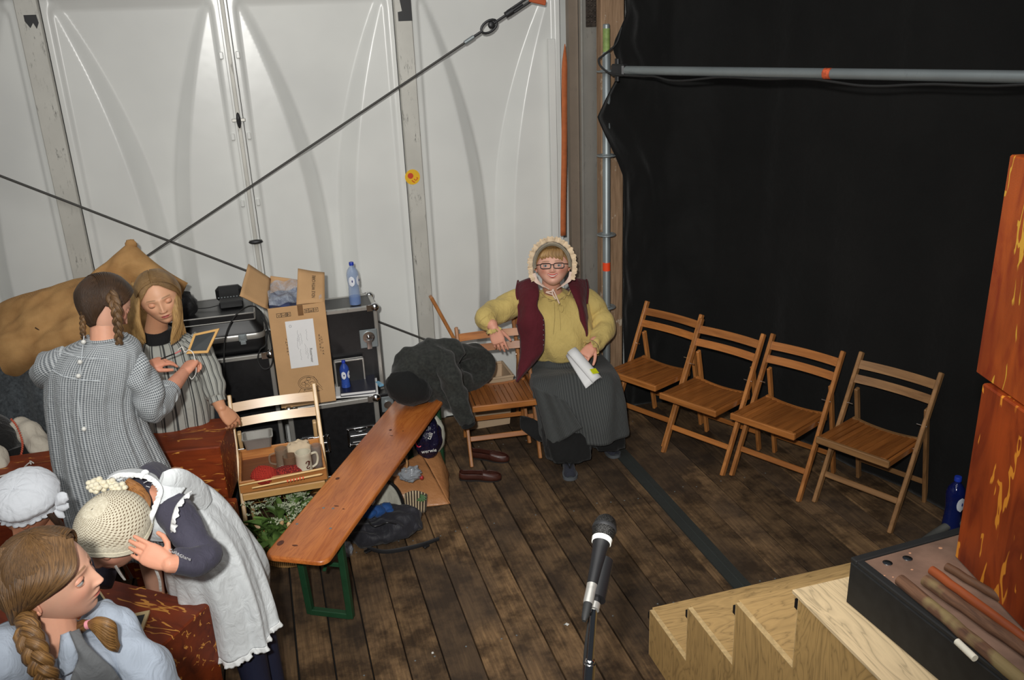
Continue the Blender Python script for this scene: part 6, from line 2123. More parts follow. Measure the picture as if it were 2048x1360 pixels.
    bloft(m, [sec(1126, 700, 5.0, .20, .17), (at(1132, 716, y=4.97), Ld*.24, Fd*.17+UZ*.0), (at(1142, 742, y=4.83), Ld*.270, Fd*.13+UZ*.055), (at(1150, 768, y=4.64), Ld*.275, Fd*.085+UZ*.085),
              (at(1156, 800, y=4.55), Ld*.27, Fd*.12+UZ*.03), (at(1163, 832, y=4.53), Ld*.26, Fd*.15+UZ*.0), (at(1168, 862, y=4.53), Ld*.262, Fd*.165-UZ*.02)], 64, 8, 2.4, sf)
    m.build('skirt', gk, t, True, world=True, sharp=0)
    # pointed hem of the over-skirt at the left
    m = MB()
    def hp(u, v):
        a = at(1064+6*v, 770+10*v, y=4.52).lerp(at(1096, 896, y=4.46), v); b_ = at(1130, 800, y=4.40).lerp(at(1165, 855, y=4.36), v)
        return a.lerp(b_, u)+IC*(.03*sin(pi*u)+.01*sin(u*14))
    m.grid(hp, 20, 20, uvf=lambda u, v: (u*.25, v*.3)); m.build('skirt_corner', gk, t, True, world=True, solid=.004, sharp=0)
    blk = cloth('black_underskirt', (22, 22, 22), .2, .9)
    m = MB()
    for (px, py, yy, w) in ((1133, 880, 4.50, .15), (1213, 862, 4.56, .115)):
        c = at(px, py, y=yy)
        bot = at(px+(5 if px < 1180 else 3), py+(36 if px < 1180 else 24), y=yy-.03); bot.z = max(bot.z, .075)
        top = c+V((0, .06, .24))
        bloft(m, [(top, Ld*w*.8, Fd*.10), (c+V((0, .02, .08)), Ld*w, Fd*.12), (bot, Ld*(w*.92), Fd*.12)], 36, 6, 2.4, lambda a, s_, v: .008*sin(a*8+v*9)*s_)
    m.build('trousers', blk, t, True, world=True, sharp=0)
    m = MB()
    def cf(u, v):
        p = at(1042+64*u, 842+26*u+(22+14*sin(u*3))*(v-.35), y=4.60)
        return p+V((0, .02*sin(u*5+v*3), 0))
    m.grid(cf, 12, 8); m.build('underskirt_fold', blk, t, True, world=True, solid=.02, sharp=0)
    # feet with thong sandals and dark socks
    sock = cloth('dark_grey_sock', (42, 44, 54), .15); sole = basic('grey_sandal_sole', S(84, 88, 92), .6); thg = basic('black_sandal_strap', (.01, .01, .01), .5)
    for (hx, hy, tx, ty, ang) in ((1136, 925, 1141, 957, 0), (1216, 893, 1232, 912, 0)):
        heel = at(hx, hy, z=.03); toe = at(tx, ty, z=.02); d_ = (toe-heel); d_.z = 0; d_.normalize(); s_ = V((-d_.y, d_.x, 0))
        toe = at(tx, ty, z=.015); heel = toe-d_*.245
        def W(a, b_, z): q = heel+d_*(a*.25)+s_*(b_*.1); return V((q.x, q.y, z))
        m = MB(); prof = []
        o = [(0, 0), (.03, .30), (.2, .36), (.5, .33), (.75, .46), (.9, .42), (1.0, .22), (1.02, 0), (1.0, -.25), (.9, -.42), (.7, -.42), (.5, -.33), (.2, -.36), (.03, -.30)]
        oc = curve_pts([(a, b_, 0) for a, b_ in o]+[(0, 0, 0)], 4)[:-1]
        m.loft([[W(q.x, q.y, .003) for q in oc], [W(q.x, q.y, .022) for q in oc]]); m.build('sandal_sole', sole, t, True, world=True)
        m = MB(); m.loft([[W(a, b_*w, .022+z) for b_, z in [(.95*cos(k*pi/8)*.42, .001+h*abs(sin(k*pi/8))) for k in range(16)]] for a, w, h in ((.04, .55, .04), (.12, .8, .075), (.3, .85, .085), (.55, .88, .055), (.8, 1.0, .035), (.94, .8, .022), (.99, .4, .012))])
        m.build('sock', sock, t, True, world=True)
        m = MB()
        for sg in (-1, 1): lock(m, [W(.82, 0, .062), W(.65, sg*.20, .078), W(.45, sg*.40, .05), W(.38, sg*.42, .024)], [.006, .010, .012, .010], [.003]*4, side=V((0, 0, 1)) if False else d_, wav=0)
        m.build('sandal_strap', thg, t, True, world=True)
    # rolled script in her lap
    p = thing('rolled_script', 'rolled white script with a yellow marker note in the seated woman\'s lap', 'paper', at(1165, 735, y=4.60))
    a, b_ = at(1143, 702, y=4.67), at(1194, 762, y=4.50)
    ax = (b_-a).normalized(); sx = ax.cross(UZ).normalized(); sy = sx.cross(ax)
    m = MB()
    def rf(u, v):
        th_ = u*2*pi*1.35; r = .036-.010*u
        return a.lerp(b_, v)+sx*(r*1.15*cos(th_))+sy*(r*sin(th_))
    m.grid(rf, 40, 6); 
    m.build('paper_roll', M_['paper'], p, True, world=True, solid=.0015, sharp=0)
    m = MB()
    def rf2(u, v): return a.lerp(b_, v)+sx*(.03+.05*u*v)+sy*(.01-.045*u)
    m.grid(rf2, 6, 6); m.build('loose_sheet', M_['paper'], p, True, world=True, solid=.001, sharp=0)
    yel = basic('fluorescent_yellow_note', S(226, 232, 30), .6, 0, .03)
    c = a.lerp(b_, .80)+sy*.040-sx*.0
    m = MB(); m.add([c+sx*x_+ax*y_+sy*z_ for x_, y_, z_ in ((-.022, -.015, -.002), (.03, -.022, .004), (.036, .012, .004), (.012, .018, .002), (-.02, .022, -.003))], [(0, 1, 2, 3, 4)])
    m.build('marker_note', yel, p, False, world=True, solid=.001)
    # ring and watch are too small to matter
    return t
woman()
# ------------------------------------------------------------------ girl in the checked dress, seen from behind
def dress_fold(n1=14, a1=.008, a2=.010, seed=0, grow=1.0):
    def f(a, s_, v):
        g = min(1, max(0, (s_-.18)*2.2))*grow+.12
        return (a1*sin(a*n1+2.5*noise.noise(V((v*3, seed, 1))))+a1*.5*sin(a*(n1*1.7)+seed+v*3))*g+a2*noise.noise(V((cos(a)*2.2+seed, sin(a)*2.2, v*4)))
    return f
def girl_checked():
    SK = (226, 172, 146)
    t = person('girl seen from behind in a grey checked dress, dark hair in two braids', at(250, 985, y=3.62)*1.0)
    t.location = (-.62, 3.70, 0)
    Fd = V((.25, .968, 0)); Ld = V((.968, -.25, 0))
    hs = .232
    hc = at(209, 608, y=3.66)
    F = cv(.62, -.42, -.66); U = cv(.05, .86, -.25)
    Mh = head_matrix(hc, F, U)
    vs, fs, col, eyes = make_head(hs, Mh, SK, open_eye=.3)
    sk = np.array(S(*SK)); parts = [(vs, fs, col)]
    nb = at(212, 690, y=3.62)
    b = MB(); b.tube([hc+V((0, 0, -.02)), at(208, 645, y=3.63), nb, nb+V((.0, 0, -.07))], [.05, .052, .06, .09], 18, True, True)
    b.ell(nb+V((0, .0, -.06)), (.13, .07, .06), Matrix.Rotation(-.25, 3, 'Z'))
    v1, f1 = remesh(b, .005); parts.append((v1, f1, sk*np.array([1, .93, .88])))
    # right forearm and hand that holds the slate
    el = at(322, 800, y=3.62); wr = at(366, 748, y=3.86)
    b = MB(); b.tube([el.lerp(wr, .3), el.lerp(wr, .6), wr], [.034, .034, .027], 18, True, True)
    hand(b, wr, at(394, 712, y=3.97)-wr, cv(-.35, .35, .9), .165, (.75, .85, .95, 1.0), .02, .5, 1, .6)
    v1, f1 = remesh(b, .0026); parts.append((v1, f1, sk*np.array([1, .84, .78])))
    # left hand holding the slate pencil
    wr2 = at(288, 738, y=3.95); b = MB()
    b.tube([at(262, 752, y=3.92), wr2], [.032, .025], 16, True, True)
    hand(b, wr2, at(334, 718, y=4.0)-wr2, cv(0, .8, .6), .165, (.35, .4, .5, .6), .10, .35, -1, .5)
    v1, f1 = remesh(b, .0026); parts.append((v1, f1, sk*np.array([1, .82, .76])))
    # legs
    b = MB()
    for px in (-.09, .09):
        c = V((-.62, 3.68, 0))+Ld*px
        b.tube([c+UZ*.72, c+UZ*.42, c+UZ*.10], [.07, .05, .036], 16, True, True); b.ell(c+UZ*.035+Fd*.06, (.04, .11, .035), Matrix.Rotation(-.25, 3, 'Z'))
    v1, f1 = remesh(b, .008); parts.append((v1, f1, sk))
    join_body(t, parts)
    make_eyes(t, Mh, hs, eyes, (0, -1, -.5))
    hm = hair_mat('dark_brown_hair', (38, 27, 20), (92, 66, 44), 55)
    hair_cap(t, Mh, hs, hm, [(0, 42), (35, 34), (60, 15), (78, 2), (95, 4), (112, -30), (140, -58), (180, -62)], .055, part=.02, seed=3, bump=.006)
    hb = hair_mat('brown_braid', (52, 36, 24), (140, 106, 70), 50)
    hi = Mh @ (V((-.33, .16, -.14))*hs)
    braid(t, [at(222, 590, y=3.57), at(232, 615, y=3.52), at(236, 650, y=3.52), at(238, 686, y=3.54)], .023, hb)
    braid(t, [at(172, 610, y=3.60), at(166, 640, y=3.60), at(166, 668, y=3.60), at(168, 680, y=3.62)], .014, hb)
    m = MB(); lock(m, [at(238, 678, y=3.55), at(240, 700, y=3.56), at(238, 712, y=3.57)], [.010, .010, .002], side=IR); m.build('braid_end', hb, t, True, world=True)
    comb(t, Mh, hs, hm, 1, 22); comb(t, Mh, hs, hm, -1, 22)
    gm = gingham('grey_white_check', (196, 200, 202), (84, 90, 96), .0078)
    m = MB()
    Y = 3.62
    def sec(px, py, w, d_, dy=0, tl=0): return (at(px, py, y=Y+dy), Ld*w, Fd*d_+UZ*tl)
    bloft(m, [sec(212, 674, .075, .07), sec(207, 683, .115, .085), sec(198, 700, .165, .10), sec(190, 730, .188, .115), sec(187, 765, .185, .12), sec(186, 800, .178, .12), sec(195, 850, .18, .135), sec(212, 905, .20, .155), sec(234, 965, .222, .17), sec(252, 1020, .235, .18), sec(268, 1080, .245, .19)],
          84, 6, 2.3, dress_fold(15, .008, .008, 2))
    m.build('dress', gm, t, True, world=True, sharp=0)
    m = MB(); sleeve(m, [at(254, 722, y=3.60), at(274, 745, y=3.58), at(294, 785, y=3.56), at(303, 822, y=3.57), at(320, 806, y=3.62), at(333, 786, y=3.68)], [.064, .066, .060, .056, .052, .047], wr=.009, seed=2, freq=55); m.build('sleeve', gm, t, True, world=True, sharp=0)
    m = MB(); c0, c1 = at(331, 789, y=3.67), at(337, 780, y=3.70); m.tube([c0, c1], .053, 22); m.build('rolled_cuff', gm, t, True, world=True)
    m = MB(); sleeve(m, [at(136, 722, y=3.63), at(110, 732, y=3.64), at(98, 748, y=3.74), at(150, 750, y=3.86), at(230, 752, y=3.92), at(268, 750, y=3.93)], [.062, .066, .064, .058, .052, .044], wr=.008, seed=7); m.build('sleeve', gm, t, True, world=True, sharp=0)
    # yoke seams, piping, button strip
    wt = cloth('white_seam', (196, 202, 206), .05)
    back = -Fd
    def onb(px, py, lift=.0):
        return at(px, py, y=Y)+(-Fd)*.0
    # find the dress surface by distance to the camera: project on the ellipse front
    def surf(px, py):
        i = interp([674, 683, 700, 730, 765, 800, 850, 905, 965], [0, 1, 2, 3, 4, 5, 6, 7, 8], py)
        cx = interp([674, 683, 700, 730, 765, 800, 850, 905, 965], [212, 207, 198, 190, 187, 186, 195, 212, 234], py)
        w = interp([674, 683, 700, 730, 765, 800, 850, 905, 965], [.075, .115, .165, .188, .185, .178, .18, .20, .222], py)
        d_ = interp([674, 683, 700, 730, 765, 800, 850, 905, 965], [.07, .085, .10, .115, .12, .12, .135, .155, .17], py)
        x = max(-.97, min(.97, (px-cx)*.00208/w)); y = (1-abs(x)**2.3)**(1/2.3)
        return at(px, py, y=Y-d_*y*.985-.006)
    m = MB(); m.tube([surf(x, y) for x, y in ((168, 672), (165, 700), (161, 740), (158, 765), (157, 800), (160, 830), (166, 858), (172, 900))], .0022, 6); m.build('back_seam', wt, t, True, world=True)
    m = MB(); m.tube([surf(x, y) for x, y in ((104, 740), (125, 752), (160, 760), (200, 762), (240, 758), (262, 745))], .002, 6); m.build('yoke_seam', wt, t, True, world=True)
    m = MB(); m.tube([surf(x, y) for x, y in ((108, 702), (125, 704), (160, 715), (200, 718), (240, 716))], .0018, 6); m.build('yoke_seam', wt, t, True, world=True)
    for x, y in ((168, 684), (161, 724), (158, 752), (169, 858)):
        m = MB(); q = surf(x, y); m.ell(q+IC*.004, (.0095, .0095, .0095), None, 12, 8); m.build('button', M_['white'], t, True, world=True)
    nk = [at(212, 672, y=3.62)+Ld*(.078*cos(a))+Fd*(.072*sin(a)) for a in [radians(x) for x in range(-190, 15, 12)]]
    m = MB(); m.tube(curve_pts(nk, 5), .006, 8, True, True); m.build('neckband', gm, t, True, world=True)
    # what she holds
    n0 = at(405, 690, y=3.99)
    sl, n_ = slate('writing_slate', 'small wood-framed slate held up between the two standing girls', [at(373, 708, y=3.98), at(388, 668, y=4.02), at(439, 657, y=4.00), at(416, 706, y=3.96)], fw=.22, mats=basic('honey_slate_frame', S(206, 160, 92), .45, 0, .08, 30))
    p = thing('slate_pencil', 'dark slate pencil with pink tip held between the two standing girls', 'pencil', at(340, 713, y=3.97))
    m = MB(); m.tube([at(322, 718, y=3.98), at(350, 707, y=3.97)], .0032, 8); m.build('stick', M_['black'], p, True, world=True)
    m = MB(); m.tube([at(350, 707, y=3.97), at(362, 701, y=3.968)], .0034, 8); m.build('tip', basic('pink_chalk', S(206, 120, 116), .6), p, True, world=True)
    m = MB(); m.tube(curve_pts([at(*q) if False else at(q[0], q[1], y=q[2]) for q in ((356, 700, 3.95), (364, 694, 3.94), (370, 704, 3.94), (378, 700, 3.93), (386, 706, 3.92), (391, 725, 3.91), (392, 745, 3.9), (384, 758, 3.9), (378, 752, 3.9))], 6), .002, 6); m.build('cord', M_['white'], p, True, world=True)
girl_checked()

# ------------------------------------------------------------------ girl in the striped blouse behind the desk
def girl_striped():
    SK = (218, 166, 132)
    t = person('fair-haired girl in a grey striped blouse behind the desk, looking down at the slate', (-.46, 4.42, 0))
    Fd = V((.06, -.998, 0)); Ld = V((.998, .06, 0))
    hs = .242
    hc = at(318, 594, y=4.22)
    Mh = head_matrix(hc, cv(.40, -.40, .82), cv(-.24, .92, .34))
    vs, fs, col, eyes = make_head(hs, Mh, SK, lips=(178, 84, 80), open_eye=.2, brow=(128, 100, 70), blush=.12)
    sk = np.array(S(*SK)); parts = [(vs, fs, col)]
    b = MB(); b.tube([hc+V((0, .03, -.03)), at(314, 645, y=4.30), at(312, 668, y=4.33), at(312, 690, y=4.34)], [.05, .05, .056, .08], 18, True, True)
    b.ell(at(315, 672, y=4.33), (.10, .06, .035))
    v1, f1 = remesh(b, .005); parts.append((v1, f1, sk*np.array([1, .93, .88])))
    wr = at(442, 816, y=4.14); b = MB()
    b.tube([at(432, 795, y=4.2), wr], [.032, .026], 16, True, True)
    hand(b, wr, at(470, 848, y=4.13)-wr, cv(.45, .45, .75), .165, (.35, .5, .6, .7), .05, .25, 1, .4)
    v1, f1 = remesh(b, .0026); parts.append((v1, f1, sk*np.array([1, .9, .84])))
    b = MB()
    for px in (-.08, .08):
        c = V((-.46, 4.42, 0))+Ld*px
        b.tube([c+UZ*.75, c+UZ*.42, c+UZ*.10], [.075, .055, .038], 16, True, True); b.ell(c+UZ*.035+Fd*.06, (.04, .11, .035))
    v1, f1 = remesh(b, .008); parts.append((v1, f1, np.array(S(40, 44, 50))))
    join_body(t, parts)
    make_eyes(t, Mh, hs, eyes, (.1, -1, -.6))
    hm = hair_mat('dark_blond_hair', (96, 68, 40), (178, 142, 92), 50)
    hair_cap(t, Mh, hs, hm, [(0, 47), (22, 40), (42, 22), (62, 6), (80, -14), (110, -40), (180, -50)], .05, part=-.02, seed=8, bump=.005)
    comb(t, Mh, hs, hm, 1, 20, front=True); comb(t, Mh, hs, hm, -1, 20, front=True)
    hl = hair_mat('golden_hair_ends', (122, 84, 44), (214, 174, 110), 60)
    m = MB()
    rr = random.Random(4)
    for k in range(11):
        f = k/10
        xs = [(268+10*f, 566), (262+10*f, 600), (262+14*f, 640), (268+16*f, 670), (282+10*f-3*rr.random(), 697-14*f*f)]
        ys = [4.25-.02*f, 4.22-.06*f, 4.20-.07*f, 4.20-.07*f, 4.19-.06*f]
        lock(m, [at(x, y, y=yy) for (x, y), yy in zip(xs, ys)], [.018, .021, .020, .016, .003], [.010, .012, .012, .009, .002], side=cv(.8, 0, .5), seed=k)
    m.build('long_hair', hl, t, True, world=True)
    m = MB()
    for k in range(11):
        f = k/10
        xs = [(342+4*f, 572), (350+3*f, 600), (352+6*f, 630), (350+14*f, 658), (342+26*f+4*rr.random(), 690-22*f)]
        ys = [4.22+.04*f, 4.17+.06*f, 4.15+.06*f, 4.14+.06*f, 4.13+.07*f]
        lock(m, [at(x, y, y=yy) for (x, y), yy in zip(xs, ys)], [.014, .018, .018, .015, .003], [.009, .010, .010, .008, .002], side=cv(.8, 0, -.5), seed=k+20)
    m.build('long_hair', hl, t, True, world=True)
    sm = stripes('grey_striped_linen', (168, 169, 162), (62, 64, 64), .030, [(0, 0), (.28, 0), (.32, 1), (.44, 1), (.48, .1), (.56, .1), (.60, .8), (.66, .8), (.70, 0), (1, 0)])
    m = MB(); Y = 4.34
    def sec(px, py, w, d_, dy=0): return (at(px, py, y=Y+dy), Ld*w, Fd*d_)
    bloft(m, [sec(316, 664, .07, .06), sec(318, 672, .11, .075), sec(322, 686, .155, .09), sec(328, 720, .172, .105, -.01), sec(336, 760, .178, .11, -.01), sec(346, 805, .182, .12, -.01), sec(352, 850, .185, .12)], 72, 6, 2.4, dress_fold(8, .006, .008, 5, .8))
    m.build('blouse', sm, t, True, world=True, sharp=0)
    m = MB(); sleeve(m, [at(374, 682, y=4.33), at(398, 702, y=4.31), at(414, 735, y=4.27), at(425, 768, y=4.23), at(432, 795, y=4.19)], [.062, .060, .058, .056, .046], wr=.006, seed=4); m.build('sleeve', sm, t, True, world=True, sharp=0)
    m = MB(); m.tube([at(432, 792, y=4.195), at(436, 804, y=4.18)], .040, 20); m.build('cuff', sm, t, True, world=True)
    m = MB(); sleeve(m, [at(272, 682, y=4.33), at(252, 705, y=4.31), at(240, 745, y=4.25), at(252, 790, y=4.18)], [.060, .060, .056, .05], wr=.006, seed=9); m.build('sleeve', sm, t, True, world=True, sharp=0)
    blk = cloth('black_undershirt', (24, 24, 26))
    m = MB(); bloft(m, [(at(316, 658, y=4.325), Ld*.06, Fd*.055), (at(316, 668, y=4.325), Ld*.085, Fd*.078), (at(317, 680, y=4.33), Ld*.07, Fd*.09)], 30, 4, 2.2); m.build('undershirt', blk, t, True, world=True)
    m = MB(); bloft(m, [(at(352, 846, y=4.36), Ld*.17, Fd*.11), (at(358, 900, y=4.38), Ld*.18, Fd*.12), (at(362, 1000, y=4.40), Ld*.19, Fd*.12)], 36, 5, 2.3, dress_fold(9, .008, .006, 1)); m.build('skirt', cloth('blue_grey_skirt', (70, 78, 82)), t, True, world=True, sharp=0)
girl_striped()

# ------------------------------------------------------------------ girl in the white apron bending over the desk
def girl_apron():
    SK = (226, 168, 142)
    t = person('girl in white lace-edged apron and crochet cap bending over the foreground desk', (-.16, 2.98, 0))
    hs = .222
    hc = at(230, 1064, y=2.50)
    Mh = head_matrix(hc, cv(-.42, -.72, .55), cv(-.20, .62, .75))
    vs, fs, col, eyes = make_head(hs, Mh, SK, lips=(170, 90, 84), open_eye=.2, blush=.25)
    sk = np.array(S(*SK)); parts = [(vs, fs, col)]
    nk0 = Mh @ (V((0, .12, -.30))*hs); nk1 = at(300, 1005, y=2.66)
    b = MB(); b.tube([nk0, nk0.lerp(nk1, .6), nk1], [.048, .05, .06], 16, True, True)
    v1, f1 = remesh(b, .005); parts.append((v1, f1, sk*np.array([1, .9, .84])))
    wr = at(340, 1128, y=2.33); b = MB()
    b.tube([at(372, 1126, y=2.35), wr], [.031, .026], 16, True, True)
    hand(b, wr, at(268, 1094, y=2.37)-wr, cv(.1, .25, .95), .148, (.10, .16, .22, .30), .010, .75, -1, .95)
    v1, f1 = remesh(b, .0024); parts.append((v1, f1, sk*np.array([1, .90, .84])))
    # legs
    b = MB()
    kn = at(470, 1290, y=2.80); ft = at(545, 1420, y=2.74)
    legc = np.array(S(40, 44, 66))
    for dx in (0, .13):
        f_ = V((-.25+dx*.3, 2.80+dx, .06))
        b.tube([at(430, 1130, y=2.88+dx*.5), V((f_.x-.02, f_.y+.02, .45)), f_+UZ*.04], [.085, .06, .045], 16, True, True)
    v1, f1 = remesh(b, .006); parts.append((v1, f1, legc))
    join_body(t, parts)
    make_eyes(t, Mh, hs, eyes, (0, -1, -.5))
    hm = hair_mat('auburn_hair', (96, 58, 30), (190, 132, 76), 45)
    hair_cap(t, Mh, hs, hm, [(0, 40), (30, 28), (60, 2), (80, -22), (110, -40), (180, -48)], .045, seed=12, bump=.012)
    m = MB(); rr = random.Random(9)
    for k in range(12):
        f = k/11
        lock(m, [at(250+10*f, 965+6*f, y=2.62), at(276+10*f, 985+14*f, y=2.60-.04*f), at(288-4*f, 1020+10*f, y=2.57-.05*f), at(278-10*f+6*rr.random(), 1050+12*f, y=2.52-.05*f), at(262+14*f, 1072+4*rr.random(), y=2.48-.03*f)], [.014, .018, .018, .014, .004], [.008, .010, .010, .008, .002], side=cv(.7, .4, 0), seed=k, wav=.006)
    m.build('loose_hair', hm, t, True, world=True)
    # crochet cap
    cm = NT('cream_crochet')
    s = uvcoord(cm, (1, 1, 1))
    row = cm.math('FLOOR', cm.math('MULTIPLY', s.outputs[1], 34.0))
    off = cm.math('MULTIPLY', cm.math('MODULO', row, 2.0), .5)
    fu = cm.math('SUBTRACT', cm.math('FRACT', cm.math('ADD', cm.math('MULTIPLY', s.outputs[0], 38.0), off)), .5)
    fv = cm.math('SUBTRACT', cm.math('FRACT', cm.math('MULTIPLY', s.outputs[1], 34.0)), .5)
    dd = cm.math('ADD', cm.math('MULTIPLY', fu, fu), cm.math('MULTIPLY', fv, fv))
    inb = cm.math('MULTIPLY', cm.math('GREATER_THAN', s.outputs[1], .22), cm.math('LESS_THAN', s.outputs[1], .80))
    hole = cm.math('MULTIPLY', cm.math('LESS_THAN', dd, .062), inb)
    nn = cm.noise(cm.coord('Object'), 160, 2)
    cm.base(cm.mix(hole, cm.ramp(nn, [(.3, S(200, 190, 166)), (.7, S(228, 220, 198))]), S(112, 92, 70))); cm.p(Roughness=.9)
    cm.bump(cm.math('SUBTRACT', nn, cm.math('MULTIPLY', hole, 1.5)), .6, .003)
    def capg(thick, e0f):
        m = MB(); rings = []; nu, nv = 72, 34
        for j in range(nv+1):
            v = j/nv; ring = []
            for i in range(nu):
                a = 2*pi*i/nu; ad = math.degrees(a); ad = ad if ad <= 180 else 360-ad
                e = (pi/2-.02)*(1-v)+radians(interp([0, 40, 80, 130, 180], [24, 16, -8, -14, -14], ad))*v
                X, Y_, Z = headp(np.array([a]), np.array([e])); p = V((float(X[0]), max(float(Y_[0]), -.43), float(Z[0])))
                q = p+p.normalized()*(thick+.012*sin(e*2)+.010*noise.noise(p*4)); ring.append(Mh @ (q*hs))
            rings.append(ring)
        m.loft(rings, True, False, ([i/nu for i in range(nu+1)], [j/nv for j in range(nv+1)]))
        return m, rings
    m, rings = capg(.085, 0)
    cap = m.build('crochet_cap', cm.m, t, True, world=True, solid=.004, sharp=0)
    cream = cloth('cream_crochet_edge', (222, 214, 190), .06, .9, .6, 250)
    for r_, dz in ((.0045, 0), (.004, .012), (.004, .024)):
        m = MB(); edge = rings[-1 if dz == 0 else (-2 if dz < .02 else -3)]
        m.tube(edge+[edge[0]], r_, 8, False); m.build('cap_band', cream, t, True, world=True)
    for (px, py, yy) in ((184, 970, 2.56), (196, 965, 2.57), (205, 972, 2.56), (222, 968, 2.57), (236, 982, 2.55), (246, 992, 2.54), (242, 975, 2.56), (230, 978, 2.54), (190, 976, 2.54)):
        m = MB(); c = at(px, py, y=yy)
        for k in range(5): m.ell(c+IR*(.011*cos(k*1.257))+IU*(.011*sin(k*1.257)), (.010, .010, .008), None, 8, 6)
        m.ell(c+IC*.006, (.007, .007, .006), None, 8, 6); m.build('crochet_flower', cream, t, True, world=True)
    rb = cloth('white_cotton_tape', (226, 222, 216), .04)
    m = MB(); lock(m, [at(290, 1088, y=2.40), at(302, 1115, y=2.42), at(316, 1150, y=2.46), at(322, 1182, y=2.52)], [.004, .0045, .0045, .004], [.0012]*4, side=IR, wav=.001); m.build('cap_ribbon', rb, t, True, world=True)
    m = MB(); lock(m, [at(218, 1110, y=2.44), at(232, 1135, y=2.46), at(250, 1160, y=2.50)], [.0045, .005, .004], [.0012]*3, side=IR, wav=.001); m.build('cap_ribbon', rb, t, True, world=True)
    # dark jersey: shoulders and sleeve
    dk = cloth('charcoal_blue_jersey', (66, 64, 78), .08, .8, .15)
    m = MB()
    bloft(m, [(at(262, 990, y=2.68), IU*.05, V((0, .07, 0))), (at(284, 990, y=2.69), IU*.075, V((0, .12, 0))), (at(312, 1000, y=2.71), IU*.088, V((0, .15, .01))), (at(345, 1015, y=2.75), IU*.09, V((0, .155, .0))), (at(400, 1060, y=2.80), (IU+IR).normalized()*.10, V((0, .14, 0)))], 48, 6, 2.3, lambda a, s_, v: .004*noise.noise(V((cos(a)*2, sin(a)*2, v*12))))
    m.build('jersey', dk, t, True, world=True, sharp=0)
    m = MB(); sleeve(m, [at(345, 1018, y=2.57), at(362, 1045, y=2.50), at(388, 1085, y=2.44), at(412, 1112, y=2.40), at(388, 1124, y=2.36), at(350, 1123, y=2.34)], [.060, .056, .048, .045, .042, .036], wr=.004, seed=3, freq=70); m.build('sleeve', dk, t, True, world=True, sharp=0)
    m = MB(); sleeve(m, [at(262, 1010, y=2.78), at(240, 1060, y=2.72), at(214, 1120, y=2.64), at(196, 1170, y=2.58)], [.055, .05, .045, .038], wr=.004, seed=6); m.build('sleeve', dk, t, True, world=True, sharp=0)
    # printed words on the cuff
    base = at(366, 1118, y=2.325)
    inv = wmat(t).inverted()
    wp = basic('white_print', S(206, 204, 206), .6)
    for txt, px, py, sz in (('Glans', 378, 1115, .016), ('and', 365, 1108, .011), ('Cutie', 356, 1104, .015)):
        Mx = Matrix((cv(.90, -.05, .2), cv(-.1, .95, .3), cv(-.2, -.2, .95))).transposed().to_4x4(); Mx.translation = at(px-8, py+(2 if txt == 'and' else 0), y=2.295)
        text_mesh(txt, sz, wp, 'sleeve_print', t, inv @ Mx @ Matrix.Rotation(-.25, 4, 'Z'), .0006)
    for k, (px, py) in enumerate(((287, 966), (303, 968), (292, 972))):
        m = MB(); q = at(px, py, y=2.61); m.tube([q, q+IR*.012+IU*(.006 if k != 2 else -.004)], .0012, 5, False); m.build('printed_mark', wp, t, True, world=True)
    # apron: gathered skirt from the raised hips, bib and shoulder straps
    wh = cloth('white_cotton_apron', (216, 220, 222), .05, .85, .2, 200)
    def af(a, s_, v): return (.012*sin(a*9+2.2*sin(v*3))+.007*sin(a*17+v*6))*min(1, .15+s_*1.2)+.008*noise.noise(V((cos(a)*2, sin(a)*2, v*5)))
    m = MB(); D = V((0, .16, 0))
    ax1 = (IU*.75+IR*.65).normalized()
    RG = [None]
    RG[0] = bloft(m, [(at(352, 1028, y=2.76), (IU*.9+IR*.1).normalized()*.118, D*.85), (at(376, 1050, y=2.79), ax1*.130, D), (at(405, 1090, y=2.84), (IU*.45+IR*.9).normalized()*.150, D*1.05), (at(425, 1140, y=2.86), (IR*1+IU*.15).normalized()*.165, D*1.1),
              (at(440, 1185, y=2.85), IR*.172, D*1.0+UZ*.02), (at(448, 1225, y=2.84), IR*.176, D*.95+UZ*.03), (at(456, 1254, y=2.82), (IR*.97+IU*.20)*.172, D*.9+UZ*.03)], 84, 8, 2.3, af)
    rg = RG[0]
    m.build('apron_skirt', wh, t, True, world=True, sharp=0)
    # second hem behind
    m = MB()
    bloft(m, [(at(430, 1060, y=2.93), IR*.10, D), (at(455, 1120, y=2.97), IR*.14, D), (at(478, 1180, y=3.0), IR*.105, D), (at(490, 1205, y=3.0), (IR*.9+IU*.35)*.095, D)], 48, 6, 2.2, af); m.build('back_skirt', wh, t, True, world=True, sharp=0)
    lace = cloth('white_lace', (230, 232, 232), .03, .85, .8, 350)
    ruffle(t, rg[-1]+[rg[-1][0]], .020, lace, 'lace_hem', amp=.006, freq=160, dirv=cv(.12, -1, 0), n_sub=4)
    ruffle(t, [at(x, y, y=yy) for x, y, yy in ((496, 1208, 2.88), (508, 1200, 2.87), (514, 1188, 2.88), (516, 1178, 2.9))], .018, lace, 'lace_hem', amp=.005, freq=160, dirv=cv(.5, -.8, 0), n_sub=12)
